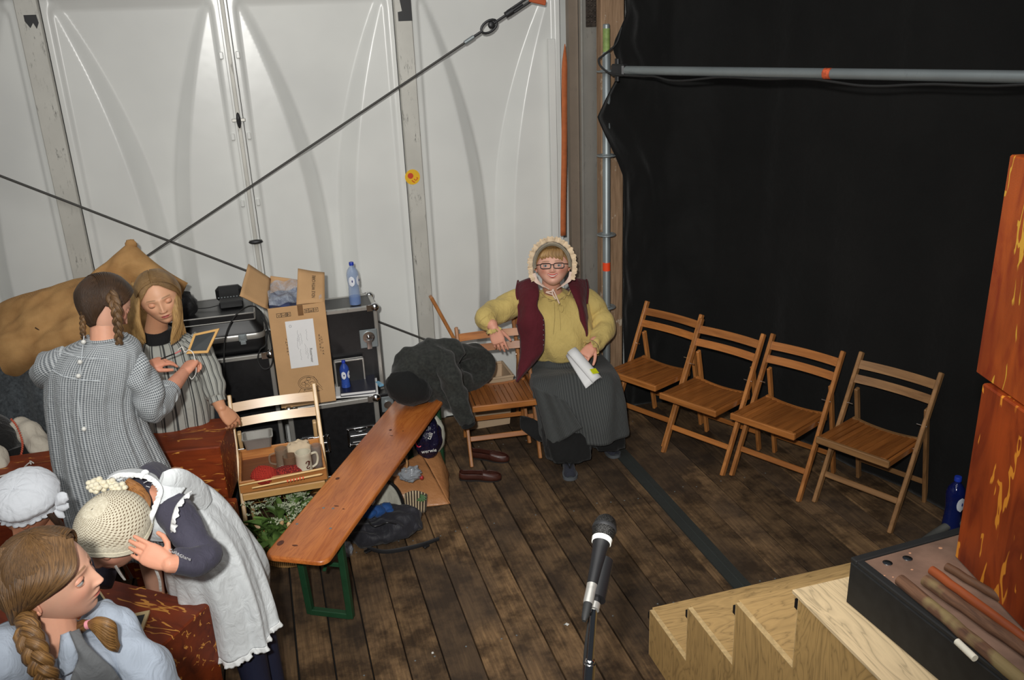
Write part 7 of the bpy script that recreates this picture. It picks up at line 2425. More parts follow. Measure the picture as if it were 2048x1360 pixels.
    # bib strap over the shoulder (broad, wrinkled) with eyelet lace both sides
    def band(pts_a, pts_b, name, bulge=.02):
        A = curve_pts([at(x, y, y=yy) for x, y, yy in pts_a], 8); B2_ = curve_pts([at(x, y, y=yy) for x, y, yy in pts_b], 8); n_ = len(A)-1
        m = MB()
        def f(u, v):
            k = v*n_; i = min(int(k), n_-1); q = k-i
            a = A[i].lerp(A[i+1], q); b_ = B2_[i].lerp(B2_[i+1], q); p = a.lerp(b_, u)
            return p+IC*(bulge*sin(pi*u)+.003*noise.noise(p*40))
        m.grid(f, 12, 50); return m.build(name, wh, t, True, world=True, solid=.003, sharp=0)
    L_ = [(322, 968, 2.585), (316, 985, 2.57), (309, 1010, 2.555), (303, 1040, 2.54), (298, 1062, 2.54), (292, 1078, 2.56)]
    R_ = [(372, 975, 2.60), (362, 988, 2.57), (345, 1010, 2.535), (338, 1040, 2.52), (340, 1066, 2.53), (345, 1082, 2.56)]
    band(L_, R_, 'apron_bib')
    band([(215, 952, 2.70), (240, 940, 2.72), (280, 938, 2.73), (310, 950, 2.72), (324, 970, 2.62)], [(238, 962, 2.62), (262, 952, 2.62), (290, 952, 2.62), (312, 962, 2.60), (326, 985, 2.58)], 'apron_neckband', .012)
    ruffle(t, [at(x, y, y=yy-.035) for x, y, yy in ((214, 958, 2.62), (236, 946, 2.64), (268, 945, 2.64), (298, 950, 2.62), (318, 964, 2.59), (326, 982, 2.57), (318, 1010, 2.55), (308, 1035, 2.53), (303, 1055, 2.53), (292, 1078, 2.53))], .016, lace, 'lace_edge', amp=.006, freq=190, dirv=lambda f: cv(-.5-.3*f, -.7+.6*f, .3), n_sub=12)
    ruffle(t, [at(x, y, y=yy-.07) for x, y, yy in ((376, 984, 2.58), (362, 998, 2.55), (350, 1015, 2.52), (343, 1040, 2.50), (341, 1060, 2.505), (346, 1078, 2.53))], .018, lace, 'lace_edge', amp=.006, freq=190, dirv=cv(.9, .1, .3), n_sub=12)
    m = MB(); lock(m, [at(322, 962, y=2.60), at(350, 965, y=2.62), at(385, 985, y=2.68), at(410, 1010, y=2.72)], [.03, .045, .05, .03], [.012, .016, .018, .014], side=cv(.3, .9, 0), wav=.002); m.build('apron_shoulder', wh, t, True, world=True)
    m = MB(); m.ell(at(290, 945, y=2.66), (.012, .008, .010), None, 10, 8); m.build('apron_tie', lace, t, True, world=True)
    shoe = basic('dark_shoe', (.01, .012, .02), .5)
    m = MB(); m.ell((-.24, 2.74, .035), (.045, .12, .035), Matrix.Rotation(.3, 3, 'Z'), 20, 12); m.ell((-.21, 2.88, .035), (.045, .12, .035), Matrix.Rotation(.3, 3, 'Z'), 20, 12); m.build('shoes', shoe, t, True, world=True)
    p = thing('slate_pencil', 'white slate pencil on black cord hanging over the far edge of the foreground desk', 'pencil', at(240, 1140, y=2.9))
    a, b_ = at(222, 1115, y=2.62), at(249, 1158, z=.735)
    m = MB(); m.tube([a, b_], .0042, 8); m.build('stick', M_['white'], p, True, world=True)
    m = MB(); m.bar(a+IR*.02+IC*-.01, b_+IR*.022+IC*-.01, .012, .005, .001); m.build('cord', M_['black'], p, False, world=True)
girl_apron()

# ------------------------------------------------------------------ child in the white mob cap
def child_cap():
    SK = (206, 146, 114)
    t = person('child in a white gathered mob cap, face hidden behind the girl in front', (-.9, 3.1, 0))
    hs = .215
    hc = at(56, 1012, y=3.0)
    Mh = head_matrix(hc, cv(-.22, -.74, .60), cv(.03, .64, .76))
    vs, fs, col, eyes = make_head(hs, Mh, SK, open_eye=.2)
    sk = np.array(S(*SK)); parts = [(vs, fs, col)]
    b = MB(); b.tube([hc+V((0, .04, -.04)), hc+V((.0, .06, -.2))], [.05, .06], 16, True, True)
    v1, f1 = remesh(b, .006); parts.append((v1, f1, sk))
    join_body(t, parts)
    make_eyes(t, Mh, hs, eyes, (0, -1, -.4))
    hm = hair_mat('dark_hair', (34, 24, 20), (78, 56, 42), 50)
    hair_cap(t, Mh, hs, hm, [(0, 30), (40, 22), (70, 0), (100, -30), (180, -48)], .02, seed=15)
    m = MB()
    for k in range(5): lock(m, [at(98+4*k, 1028+2*k, y=2.90), at(108+4*k, 1042+2*k, y=2.90), at(118+3*k, 1060+3*k, y=2.90)], [.010, .011, .002], side=IR, seed=k)
    m.build('side_hair', hm, t, True, world=True)
    wh = cloth('white_cap_cotton', (222, 226, 232), .04, .85, .15)
    m = MB(); rings = []; nu, nv = 110, 30
    for j in range(nv+1):
        v = j/nv; ring = []
        for i in range(nu):
            a = 2*pi*i/nu; ad = math.degrees(a); ad = ad if ad <= 180 else 360-ad
            lo = interp([0, 60, 110, 180], [30, 20, -4, -10], ad)
            e = radians(89.6)*(1-v)+radians(lo)*v
            rr_ = .63+.05*sin(v*pi)
            if v > .8: rr_ -= .13*((v-.8)/.2)
            x, y, z = sin(a)*cos(e)*.84, -cos(a)*cos(e)*.92, sin(e)*.80
            gath = .010*sin(a*24)*(v**2.5)+.012*noise.noise(V((a*4, v*3, 2)))
            q = V((x, y, z))*(rr_+gath)+V((0, 0, .05)); ring.append(Mh @ (q*hs))
        rings.append(ring)
    m.loft(rings, True, False, ([i/nu for i in range(nu+1)], [j/nv for j in range(nv+1)]))
    m.build('mob_cap', wh, t, True, world=True, solid=.003, sharp=0)
    m = MB(); ed = rings[-1]; m.tube(ed+[ed[0]], .0055, 8, False); m.build('cap_casing', wh, t, True, world=True)
    ruffle(t, ed+[ed[0]], .016, wh, 'cap_frill', amp=.005, freq=120, dirv=lambda f: (Mh.to_3x3() @ V((0, -.0, -1)))*.8+(ed[min(nu-1, int(f*nu))]-hc).normalized()*.7, n_sub=2)
    m = MB()
    q = at(128, 1002, y=2.60)
    for pts, w in (([(112, 1010), (124, 998), (136, 994)], [.006, .022, .012]), ([(112, 1016), (126, 1014), (138, 1012)], [.006, .016, .008]), ([(110, 1020), (120, 1030), (128, 1036)], [.006, .012, .004])):
        lock(m, [at(x, y, y=2.90) for x, y in pts], w, [a*.5 for a in w], side=IU, wav=.002)
    m.build('cap_bow', wh, t, True, world=True)
    m = MB(); bloft(m, [(at(60, 1095, y=3.08), IR*.08, V((0, .07, 0))), (at(62, 1125, y=3.1), IR*.15, V((0, .10, 0))), (at(70, 1200, y=3.12), IR*.17, V((0, .12, 0))), (V((-.86, 3.12, .5)), IR*.18, V((0, .13, 0))), (V((-.86, 3.12, .02)), IR*.2, V((0, .15, 0)))], 32, 5, 2.3); m.build('blouse', cloth('white_blouse', (200, 204, 210)), t, True, world=True)
child_cap()

# ------------------------------------------------------------------ girl in the foreground, profile to the right
def girl_front():
    SK = (224, 172, 146)
    t = person('brown-haired girl with side braids and light blue blouse, nearest the camera, in profile', (-.5, 1.78, 0))
    hs = .218
    hc = at(98, 1158, y=1.83)
    Mh = head_matrix(hc, cv(.93, .18, -.12), cv(-.10, .90, .42))
    vs, fs, col, eyes = make_head(hs, Mh, SK, lips=(186, 98, 88), open_eye=.62, brow=(120, 90, 60), blush=.22, nu=150, nv=130)
    sk = np.array(S(*SK)); parts = [(vs, fs, col)]
    nb = at(100, 1330, y=1.82)
    b = MB(); b.tube([hc+V((-.02, .0, -.04)), at(108, 1265, y=1.81), nb, nb+V((0, 0, -.08))], [.052, .050, .056, .085], 18, True, True)
    b.ell(at(105, 1345, y=1.80), (.10, .06, .05))
    v1, f1 = remesh(b, .004); parts.append((v1, f1, sk*np.array([1, .93, .89])))
    join_body(t, parts)
    make_eyes(t, Mh, hs, eyes, (0, -1, .05), (92, 104, 112))
    hm = hair_mat('tousled_brown_hair', (52, 36, 22), (142, 104, 62), 42)
    hair_cap(t, Mh, hs, hm, [(0, 48), (25, 42), (50, 28), (70, 16), (84, 12), (104, 10), (116, -22), (150, -42), (180, -46)], .052, seed=21, bump=.010, nu=96, nv=44)
    m = MB(); rr = random.Random(12)
    Rm = Mh.to_3x3()
    def hp(x, y, z): return Mh @ (V((x, y, z))*hs)
    comb(t, Mh, hs, hm, 1, 18)
    # combed side sections from the parting towards the ear and the braid
    for k in range(26):
        f = k/25
        y0_ = -.40+.80*f
        top = (-.04-.02*f, -.34+.62*f, .52-.06*abs(f-.4)-.14*max(0, .25-f)*2)
        mid = (-.30-.06*sin(pi*f), -.36+.62*f, .28-.02*f)
        low = (-.405, -.12+.36*f, .13-.10*f)
        end = (-.36, .17+.12*f, -.06-.14*f)
        j = lambda q: tuple(c_+rr.uniform(-.012, .012) for c_ in q)
        lock(m, [hp(*j(top)), hp(*j(mid)), hp(*j(low)), hp(*j(end))], [.010, .013, .012, .006], [.0035, .0045, .0045, .003], side=Rm @ V((0, 1, .1)), seed=k, wav=.0015)
    m.build('side_hair', hm, t, True, world=True)
    m = MB()
    for k in range(4):     # flyaway strands
        a0 = rr.uniform(-.2, .4); z0_ = rr.uniform(.2, .5)
        p0 = hp(-.30*rr.random()-.1, a0, z0_); p1 = p0+Rm @ V((-.02, .03*rr.uniform(-1, 1), .015)); p2 = hp(-.42, a0+.1*rr.uniform(-1, 1), z0_-.2)
        m.tube(curve_pts([p0, p1, p2], 5), .0008, 4)
    m.build('flyaway_hair', hm, t, True, world=True)['kind'] = 'stuff'
    hb = hair_mat('gold_brown_braid', (66, 44, 26), (176, 130, 74), 40)
    braid(t, [hp(-.36, .16, -.20), at(54, 1262, y=1.70), at(68, 1300, y=1.66), at(86, 1340, y=1.64), at(104, 1380, y=1.64), at(120, 1440, y=1.66)], .028, hb, turns=3.8)
    # far braid tail with pink tie lying over the shoulder
    m = MB()
    lock(m, [at(150, 1262, y=1.84), at(166, 1252, y=1.80), at(176, 1247, y=1.78)], [.016, .014, .008], [.012, .010, .008], side=IU, wav=.001)
    for k in range(7):
        f = k/6-.5
        lock(m, [at(178, 1248, y=1.77), at(198, 1254+20*f, y=1.745), at(222, 1272+34*f, y=1.735), at(238-6*abs(f), 1292+20*f, y=1.74)], [.006, .011, .012, .003], [.005, .009, .009, .003], side=IU, seed=k, wav=.001)
    m.build('braid_tail', hb, t, True, world=True)
    m = MB(); m.tube([at(174, 1250, y=1.775), at(181, 1248, y=1.772)], .010, 12); m.build('hair_tie', basic('pink_hair_tie', S(226, 150, 160), .6), t, True, world=True)
    bl = cloth('light_blue_cotton', (164, 174, 188), .06, .85, .15)
    Y = 1.80
    m = MB()
    def f_(a, s_, v): return .010*noise.noise(V((cos(a)*2.5, sin(a)*2.5, v*7)))+.004*sin(v*60+a*3)
    bloft(m, [(at(110, 1262, y=1.85), IR*.055, V((0, .05, 0))), (at(108, 1285, y=1.85), IR*.12, V((0, .08, -.02))), (at(104, 1320, y=1.85), IR*.165, V((0, .11, -.03))), (at(104, 1380, y=1.86), IR*.18, V((0, .12, -.02))), (at(106, 1500, y=1.9), IR*.18, V((0, .12, 0)))], 56, 6, 2.3, f_)
    m.build('blouse', bl, t, True, world=True, sharp=0)
    m = MB(); sleeve(m, [at(196, 1222, y=1.92), at(214, 1250, y=1.88), at(250, 1298, y=1.83), at(290, 1350, y=1.80), at(330, 1420, y=1.80)], [.040, .056, .060, .058, .054], wr=.010, seed=11, freq=60, n=40); m.build('sleeve', bl, t, True, world=True, sharp=0)
    m = MB(); sleeve(m, [at(40, 1300, y=1.78), at(0, 1330, y=1.72), at(-30, 1390, y=1.68)], [.07, .075, .06], wr=.007, seed=12, freq=60); m.build('sleeve', bl, t, True, world=True, sharp=0)
    # collar
    m = MB()
    def cf(u, v):
        a = curve_pts([at(124, 1268, y=1.755), at(122, 1290, y=1.735), at(118, 1325, y=1.725), at(126, 1352, y=1.72)], 8)
        b_ = curve_pts([at(140, 1262, y=1.75), at(150, 1285, y=1.73), at(158, 1312, y=1.72), at(150, 1340, y=1.715)], 8)
        k = v*(len(a)-1); i = min(int(k), len(a)-2); q = k-i
        return a[i].lerp(a[i+1], q).lerp(b_[i].lerp(b_[i+1], q), u)+IC*(.006*sin(pi*u)+.004)
    m.grid(cf, 8, 24); m.build('collar', bl, t, True, world=True, solid=.003, sharp=0)
    gy = cloth('grey_melange_pinafore', (104, 106, 108), .2, .9, .3, 260)
    m = MB()
    def pf(u, v):
        a = curve_pts([at(140, 1262, y=1.745), at(150, 1290, y=1.715), at(158, 1318, y=1.70), at(146, 1345, y=1.69), at(128, 1400, y=1.68)], 8)
        b_ = curve_pts([at(158, 1258, y=1.745), at(170, 1284, y=1.715), at(196, 1310, y=1.70), at(232, 1345, y=1.70), at(262, 1400, y=1.72)], 8)
        k = v*(len(a)-1); i = min(int(k), len(a)-2); q = k-i
        p = a[i].lerp(a[i+1], q).lerp(b_[i].lerp(b_[i+1], q), u)
        return p+IC*(.012*sin(pi*u)+.003*noise.noise(p*25))
    m.grid(pf, 14, 40); m.build('pinafore', gy, t, True, world=True, solid=.004, sharp=0)
    blc = MB(); bloft(blc, [(at(110, 1480, y=1.9), IR*.18, V((0, .13, 0))), (V((-.42, 1.95, .62)), IR*.22, V((0, .16, 0))), (V((-.42, 1.97, .30)), IR*.26, V((0, .2, 0)))], 40, 6, 2.3); blc.build('skirt', gy, t, True, world=True)
    lg = MB()
    for dx in (-.08, .08):
        lg.tube([(-.42+dx, 1.97, .4), (-.42+dx, 1.97, .05)], [.05, .04], 12, True, True); lg.ell((-.42+dx, 1.93, .035), (.042, .11, .035))
    lg.build('boots', basic('dark_boots', (.02, .018, .016), .5), t, True, world=True)
girl_front()

# ------------------------------------------------------------------ figure cropped by the left edge
def left_figure():
    t = person('person at the left edge in black with orange stitched trim and cream sleeves', (-1.45, 4.42, 0))
    bk = cloth('black_velvet', (20, 20, 20), .2, .9, .1, 200, .3)
    cr_ = cloth('cream_blouse', (206, 198, 182), .06, .85)
    c = at(0, 885, y=4.42)
    m = MB(); bloft(m, [(at(-40, 832, y=4.50), IR*.05, V((0, .05, 0))), (at(-35, 845, y=4.48), IR*.12, V((0, .11, 0))), (at(-20, 880, y=4.42), IR*.145, V((0, .13, 0))), (at(-18, 925, y=4.40), IR*.14, V((0, .13, 0))), (at(-16, 960, y=4.40), IR*.12, V((0, .12, 0)))], 40, 6, 2.2, lambda a, s_, v: .004*noise.noise(V((cos(a)*2, sin(a)*2, v*9))))
    m.build('bodice', bk, t, True, world=True)
    tr = basic('orange_red_embroidery', S(206, 96, 70), .8)
    m = MB()
    P_ = curve_pts([at(x, y, y=4.30+.0*x) for x, y in ((22, 838), (33, 852), (42, 874), (45, 892), (41, 912), (30, 930))], 10)
    for i, p in enumerate(P_): m.ell(p+IR*(.002*(-1)**i), (.0045, .003, .0036), None, 8, 5)
    m.build('chain_stitch_trim', tr, t, True, world=True)['kind'] = 'stuff'
    m = MB(); sleeve(m, [at(36, 852, y=4.48), at(58, 866, y=4.42), at(74, 885, y=4.36), at(82, 902, y=4.32), at(84, 914, y=4.30)], [.05, .056, .052, .046, .03], wr=.008, seed=31, freq=60); m.build('sleeve', cr_, t, True, world=True, sharp=0)
    m = MB(); sleeve(m, [at(-40, 890, y=4.2), at(-10, 915, y=4.16), at(2, 940, y=4.12), at(-5, 960, y=4.08)], [.05, .05, .045, .03], wr=.006, seed=33); m.build('sleeve', cr_, t, True, world=True, sharp=0)
    hs = .22; hc = at(-85, 780, y=4.45); Mh = head_matrix(hc, V((.2, -.9, -.3)), UZ)
    vs, fs, col, eyes = make_head(hs, Mh, (200, 150, 122)); b = MB(); b.tube([hc-UZ*.06, hc+V((.05, .02, -.17))], [.05, .06], 14, True, True)
    b.tube([at(84, 912, y=4.30), at(88, 926, y=4.22)], [.022, .02], 12, True, True); hand(b, at(86, 920, y=4.24), V((-.2, -.9, -.2)), UZ, .15, (.4, .5, .6, .6))
    v1, f1 = remesh(b, .005); join_body(t, [(vs, fs, col), (v1, f1, np.array(S(200, 150, 122)))])
    make_eyes(t, Mh, hs, eyes)
    hair_cap(t, Mh, hs, hair_mat('brown_hair', (50, 36, 26), (110, 82, 56)), [(0, 44), (60, 15), (100, -20), (180, -48)], .05)
    m = MB(); bloft(m, [(V((-1.42, 4.42, .72)), IR*.16, V((0, .12, 0))), (V((-1.42, 4.45, .4)), IR*.2, V((0, .16, 0))), (V((-1.42, 4.45, .02)), IR*.25, V((0, .2, 0)))], 32, 5, 2.3, dress_fold(10, .01)); m.build('skirt', bk, t, True, world=True)
left_figure()
# ------------------------------------------------------------------ sacks, coat, jacket, bags, shoes, bin
def mk_burlap():
    t = NT('brown_burlap')
    s = uvcoord(t, (1, 1, 1))
    v = t.coord('Object')
    w1 = t.new('ShaderNodeTexWave'); t.set(w1, Scale=90, Distortion=.8, Detail=1); t.link(v, w1.inputs[0])
    w2 = t.new('ShaderNodeTexWave', bands_direction='Z'); t.set(w2, Scale=90, Distortion=.8, Detail=1); t.link(v, w2.inputs[0])
    k = t.math('MULTIPLY', t.math('ADD', w1.outputs[1], w2.outputs[1]), .5)
    n = t.noise(v, 8, 4)
    c = t.mix(t.ramp(n, [(.3, 0), (.7, 1)]), S(166, 124, 78), S(200, 156, 102))
    t.base(t.mix(.35, c, t.ramp(k, [(.2, .35), (.8, 1)]), 'MULTIPLY')); t.p(Roughness=.9, Specular_IOR_Level=.2)
    t.bump(k, .3, .002)
    return t.m
BUR = mk_burlap()
def pillow(m, c, ex, ey, ez, puff=1.0, n=44, seed=0, wr=.02, corner=.5):
    """sack: flat-seamed pillow; ex, ey half-extents, ez half-thickness vector"""
    def f(u, v, sg):
        x = 2*u-1; y = 2*v-1
        hgt = ((1-x**4)*(1-y**4))**corner
        d = noise.noise(V((x*1.7+seed, y*1.7, sg*3+seed)))*wr*hgt+noise.noise(V((x*5+seed, y*5, sg*3)))*wr*.35*hgt
        sag = 1-.10*(1-abs(x))*abs(y)**3-.0
        return V(c)+V(ex)*x*(1-.07*(1-y*y)*abs(x)**3)*1.0+V(ey)*y*(1-.07*(1-x*x)*abs(y)**3)+V(ez)*(sg*hgt*puff)+V(ez).normalized()*d
    for sg in (1, -1):
        b = len(m.v)
        m.grid((lambda u, v, sg=sg: f(u, v, sg)) if sg > 0 else (lambda u, v, sg=sg: f(1-u, v, sg)), n, n)
t = thing('burlap_sack', 'plump burlap sack lying at the left edge under the tilted sack', 'sack', (-1.15, 4.85, 1.0))
m = MB(); c = at(128, 652, y=4.82)
pillow(m, c, cv(1, .26, .1)*.40, cv(-.22, .9, -.5)*.245, cv(.0, .35, .9)*.17, seed=2, wr=.05, corner=.5); m.build('sack_body', BUR, t, True, world=True, sharp=0)
t = thing('burlap_sack', 'tilted burlap sack standing on its corner against the wall behind the girls', 'sack', (-.72, 5.0, 1.0))
m = MB(); c = at(236, 612, y=4.92)
pillow(m, c, cv(.72, .28, -.1).normalized()*.30+cv(1, -.75, 0)*.0, cv(-.62, .78, -.1)*.22, cv(.2, .1, .97)*.13, seed=7, wr=.045, corner=.5)
m2 = MB()
A_ = [at(x, y, y=4.92) for x, y in ((262, 481), (376, 566), (300, 700), (70, 655))]
def qs(u, v, sg):
    x, y = u, v
    p = A_[3].lerp(A_[2], x).lerp(A_[0].lerp(A_[1], x), y)
    X_, Y_ = 2*u-1, 2*v-1
    hgt = ((1-X_**4)*(1-Y_**4))**.5
    inward = (sum(A_, V())/4-p)*.06*(1-(X_*Y_)**2)*max(abs(X_), abs(Y_))**6
    nn = (IC*.95+IU*.2).normalized()
    return p+inward+nn*(sg*hgt*.12)+nn*(noise.noise(V((X_*1.8, Y_*1.8, sg+5)))*.05+noise.noise(V((X_*5, Y_*5, sg)))*.014)*hgt
for sg in (1, -1): m2.grid((lambda u, v, sg=sg: qs(u, v, sg)) if sg > 0 else (lambda u, v, sg=sg: qs(1-u, v, sg)), 50, 50)
m2.build('sack_body', BUR, t, True, world=True, sharp=0)
m = MB(); q = at(262, 480, y=4.92); m.ell(q-IU*.022, (.03, .018, .026), None, 14, 10, lambda p, r_: r_*(1+.2*noise.noise(p*3))); m.build('sack_ear', BUR, t, True, world=True)
m = MB(); m.tube(curve_pts([at(x, y, y=4.66) for x, y in ((70, 655), (85, 664), (105, 672), (125, 674))], 6), .003, 6); m.build('seam', basic('dark_seam', S(60, 42, 26), .9), t, True, world=True)
# support: pile with dark grey coat
t = thing('grey_coat', 'dark blue-grey woollen coat draped below the burlap sacks at the left', 'coat', (-1.3, 4.85, 0))
cm = NT('blue_grey_wool'); nn = cm.noise(cm.coord('Object'), 55, 5, .75); cm.base(cm.ramp(nn, [(.3, S(34, 38, 42)), (.7, S(86, 92, 96))])); cm.p(Roughness=.95, Sheen_Weight=.15); cm.bump(nn, .5, .004)
m = MB()
def gf(u, v):
    a = at(-60+165*u+8*v*u, 690, y=4.72); z = 1.05*(1-v)+.02*v
    x = -1.62+.60*u+.06*v*u
    y = 4.70-.10*v+.035*sin(u*16+v*1.5)+.03*noise.noise(V((u*5, v*3, 3)))-.05*sin(v*pi)
    return V((x, y, z))
m.grid(gf, 60, 40); o = m.build('coat_cloth', cm.m, t, True, world=True, sharp=0, solid=.01)
st2 = thing('storage_crate', 'crates hidden under the grey coat, pale lid edge visible beneath the sack', 'crate', (-1.2, 5.0, 0))
MB().box((-1.22, 5.02, .46), (.75, .46, .92), None, .01).build('crate_body', M_['black'], st2, False, world=True)
m = MB(); a, b_ = at(50, 728, y=4.70), at(88, 735, y=4.70)
m.add([at(x, y, y=yy) for x, y, yy in ((54, 706, 4.72), (92, 712, 4.72), (90, 736, 4.68), (46, 730, 4.68))], [(0, 1, 2, 3)]); m.build('lid_edge', basic('cloudy_plastic', S(150, 128, 112), .35), st2, False, world=True, solid=.01)
m = MB(); m.tube([at(46, 730, y=4.675), at(90, 736, y=4.675)], .006, 8); m.build('lid_rim', M_['white'], st2, True, world=True)
t = thing('dark_clothing', 'dark knitted garment hanging between the grey coat and checked dress', 'clothing', (-1.0, 4.8, 0))
m = MB()
def df(u, v):
    return V((-1.03+.16*u+.02*v, 4.80+.02*sin(u*9+v*3), .98*(1-v)+.05*v))
m.grid(df, 16, 24); m.build('cloth', cloth('dark_brown_knit', (44, 36, 34), .4, .95, .5, 60), t, True, world=True, solid=.012, sharp=0)
t = thing('black_bag', 'small black bag wedged between the tilted sack and metal-edged case', 'bag', (-.52, 5.0, .84))
m = MB(); q = at(366, 612, y=4.98); m.ell(q, (.075, .06, .085), None, 20, 14, lambda p, r_: r_*(1+.2*noise.noise(p*2.4))); m.ell(V((q.x-.02, q.y, .93)), (.09, .08, .09), None, 16, 10); m.build('bag_body', cloth('black_nylon', (16, 16, 18), .2, .6), t, True, world=True)

# ---- dark jacket over bench end and chair
t = thing('dark_jacket', 'charcoal corduroy jacket slung over the bench end and the empty chair back', 'jacket', (.85, 4.75, .48))
jm = NT('charcoal_corduroy'); w = jm.new('ShaderNodeTexNoise'); jm.set(w, Scale=60, Detail=3); jm.link(jm.coord('Object'), w.inputs['Vector'])
jm.base(jm.ramp(w.outputs[0], [(.3, S(27, 29, 27)), (.7, S(48, 50, 46))])); jm.p(Roughness=.9, Sheen_Weight=.12); jm.bump(w.outputs[0], .3, .002)
jb = cloth('black_jersey_lining', (20, 21, 21), .2, .9)
m = MB()
b = MB()
J = lambda px, py, y: at(px, py, y=y)
b.tube([J(905, 700, 4.78), J(870, 715, 4.74), J(830, 740, 4.70), J(808, 775, 4.66)], [.07, .12, .13, .10], 20, True, True)
b.tube([J(880, 705, 4.80), J(890, 760, 4.70), J(905, 800, 4.66)], [.08, .10, .07], 20, True, True)
b.ell(J(855, 770, 4.68), (.15, .08, .10), None, 20, 14)
b.ell(J(938, 735, 4.92), (.13, .05, .09), None, 20, 14)
b.ell(J(835, 735, 4.72), (.15, .09, .13), None, 20, 14)
vs, fs = remesh(b, .010, 8)
m.add([V(p)+V((noise.noise(V(p)*9), noise.noise(V(p)*9+V((5, 0, 0))), noise.noise(V(p)*9+V((0, 9, 0)))))*.022+V((0, 1, 0))*(.010*sin((p[0]*1.2+p[2])*60)) for p in vs], fs)
m.build('jacket_body', jm.m, t, True, world=True, sharp=0)
m = MB(); sleeve(m, [J(878, 700, 4.76), J(892, 728, 4.64), J(902, 760, 4.58), J(915, 795, 4.56), J(925, 825, 4.555), J(934, 842, 4.56)], [.05, .064, .068, .062, .054, .045], wr=.010, seed=41, freq=45); m.build('jacket_sleeve', jm.m, t, True, world=True, sharp=0)
m = MB(); sleeve(m, [J(905, 745, 4.80), J(935, 765, 4.88), J(965, 750, 4.93), J(975, 722, 4.95), J(950, 705, 4.94), J(915, 708, 4.88)], [.06, .062, .055, .05, .055, .05], wr=.009, seed=43, freq=45); m.build('jacket_sleeve', jm.m, t, True, world=True, sharp=0)
m = MB(); c0, c1 = J(932, 838, 4.56), J(937, 850, 4.56); m.tube([c0, c1], .044, 20); m.build('cuff', jb, t, True, world=True)
b = MB(); b.ell(J(818, 776, 4.60), (.14, .08, .10), Matrix.Rotation(.5, 3, 'Y'), 22, 16, lambda p, r_: r_*(1+.12*noise.noise(p*2.2))); b.build('lining_fold', jb, t, True, world=True)

# ---- navy plastic bag
t = thing('plastic_bag', 'navy plastic carrier bag with white and red print below the bench end', 'bag', (.80, 4.66, 0))
pb = NT('navy_plastic'); pb.base(S(24, 22, 50)); pb.p(Roughness=.25); pb.bump(pb.noise(pb.coord('Object'), 18, 4, .6), .8, .03)
cB = V((.80, 4.60, .17))
cB = at(855, 875, y=4.62)
m = MB(); m.ell(cB, (.085, .075, .135), None, 36, 26, lambda p, r_: r_*(1+.13*noise.noise(p*2.2)+.05*noise.noise(p*6))); m.build('bag_body', pb.m, t, True, world=True, sharp=0)
m = MB(); m.ell(cB+V((.055, .05, -.01)), (.06, .05, .12), None, 24, 16, lambda p, r_: r_*(1+.12*noise.noise(p*3))); m.build('pale_lining', basic('pale_plastic', S(190, 190, 176), .4), t, True, world=True, sharp=0)
inv = wmat(t).inverted()
def face_cam(p, roll=0): 
    Mx = Matrix((IR, IU, IC)).transposed().to_4x4(); Mx.translation = p; return Mx @ Matrix.Rotation(roll, 4, 'Z')
for txt, px, py, sz, roll in (('werwie', 858, 903, .026, .18), ('tali', 866, 872, .034, 1.35)):
    pass
def bagpt(px, py):
    q = at(px, py, y=4.535); return q
text_mesh('werwie', .030, M_['white'], 'bag_print', t, inv @ face_cam(at(858, 902, y=4.530), .15), .0008)
text_mesh('tali', .036, M_['white'], 'bag_print', t, inv @ face_cam(at(860, 872, y=4.525), 1.2), .0008)
m = MB(); P_ = [at(840+7*cos(a)*1.1-2, 878+16*sin(a), y=4.525) for a in [radians(x) for x in range(-70, -300, -15)]]; m.tube(P_, .0035, 6, True, True); m.tube([at(833, 866, y=4.525), at(843, 862, y=4.525)], .003, 6); m.build('red_print', basic('red_bag_print', S(200, 40, 70), .4), t, True, world=True)

# ---- tan bag with handles
t = thing('tan_carrier_bag', 'tan plastic carrier bag with clear bottles and a striped box showing, behind the backpack', 'bag', (.68, 4.35, 0))
tn = NT('tan_translucent_plastic'); tn.base(S(176, 122, 78)); tn.p(Roughness=.4); tn.bump(tn.noise(tn.coord('Object'), 14, 4), .5, .02)
m = MB()
def pts(L): return [at(x, y, z=z) for x, y, z in L]
bl_, br2 = at(800, 1025, z=.02), at(900, 1010, z=.0)
tl2, tr2 = at(795, 925, y=4.50), at(838, 905, y=4.62)
F1 = [at(790, 1010, y=4.27), at(838, 1026, y=4.24), at(899, 1008, z=.004), at(842, 906, y=4.66), at(800, 925, y=4.58)]
m = MB()
def tb1(u, v):
    lo = at(800, 1020, z=.006).lerp(at(899, 1008, z=.006), u); hi = at(782, 940, y=4.44).lerp(at(842, 906, y=4.62), u)
    p = lo.lerp(hi, v)
    return p+IC*(.03*sin(pi*u)*sin(pi*v)+.012*noise.noise(p*12))
m.grid(tb1, 24, 24); m.build('front_sheet', tn.m, t, True, world=True, solid=.002, sharp=0)
m = MB()
def tb2(u, v):
    lo = at(899, 1008, z=.006).lerp(V((.86, 4.62, .005)), u); hi = at(842, 906, y=4.62).lerp(V((.80, 4.80, .26)), u)
    p = lo.lerp(hi, v); return p+IR*(.02*sin(pi*u)*sin(pi*v)+.01*noise.noise(p*10))
m.grid(tb2, 14, 20); m.build('side_sheet', tn.m, t, True, world=True, solid=.002, sharp=0)
m = MB(); m.tube(curve_pts([at(x, y, y=4.36) for x, y in ((797, 940), (800, 922), (808, 914), (814, 925), (812, 945))], 6), .006, 8); m.build('handle', cloth('tan_cord', (186, 140, 92)), t, True, world=True)
cl = glassmat('clear_bottle_film', (176, 184, 192), .6)
m = MB()
q = at(820, 948, y=4.34)
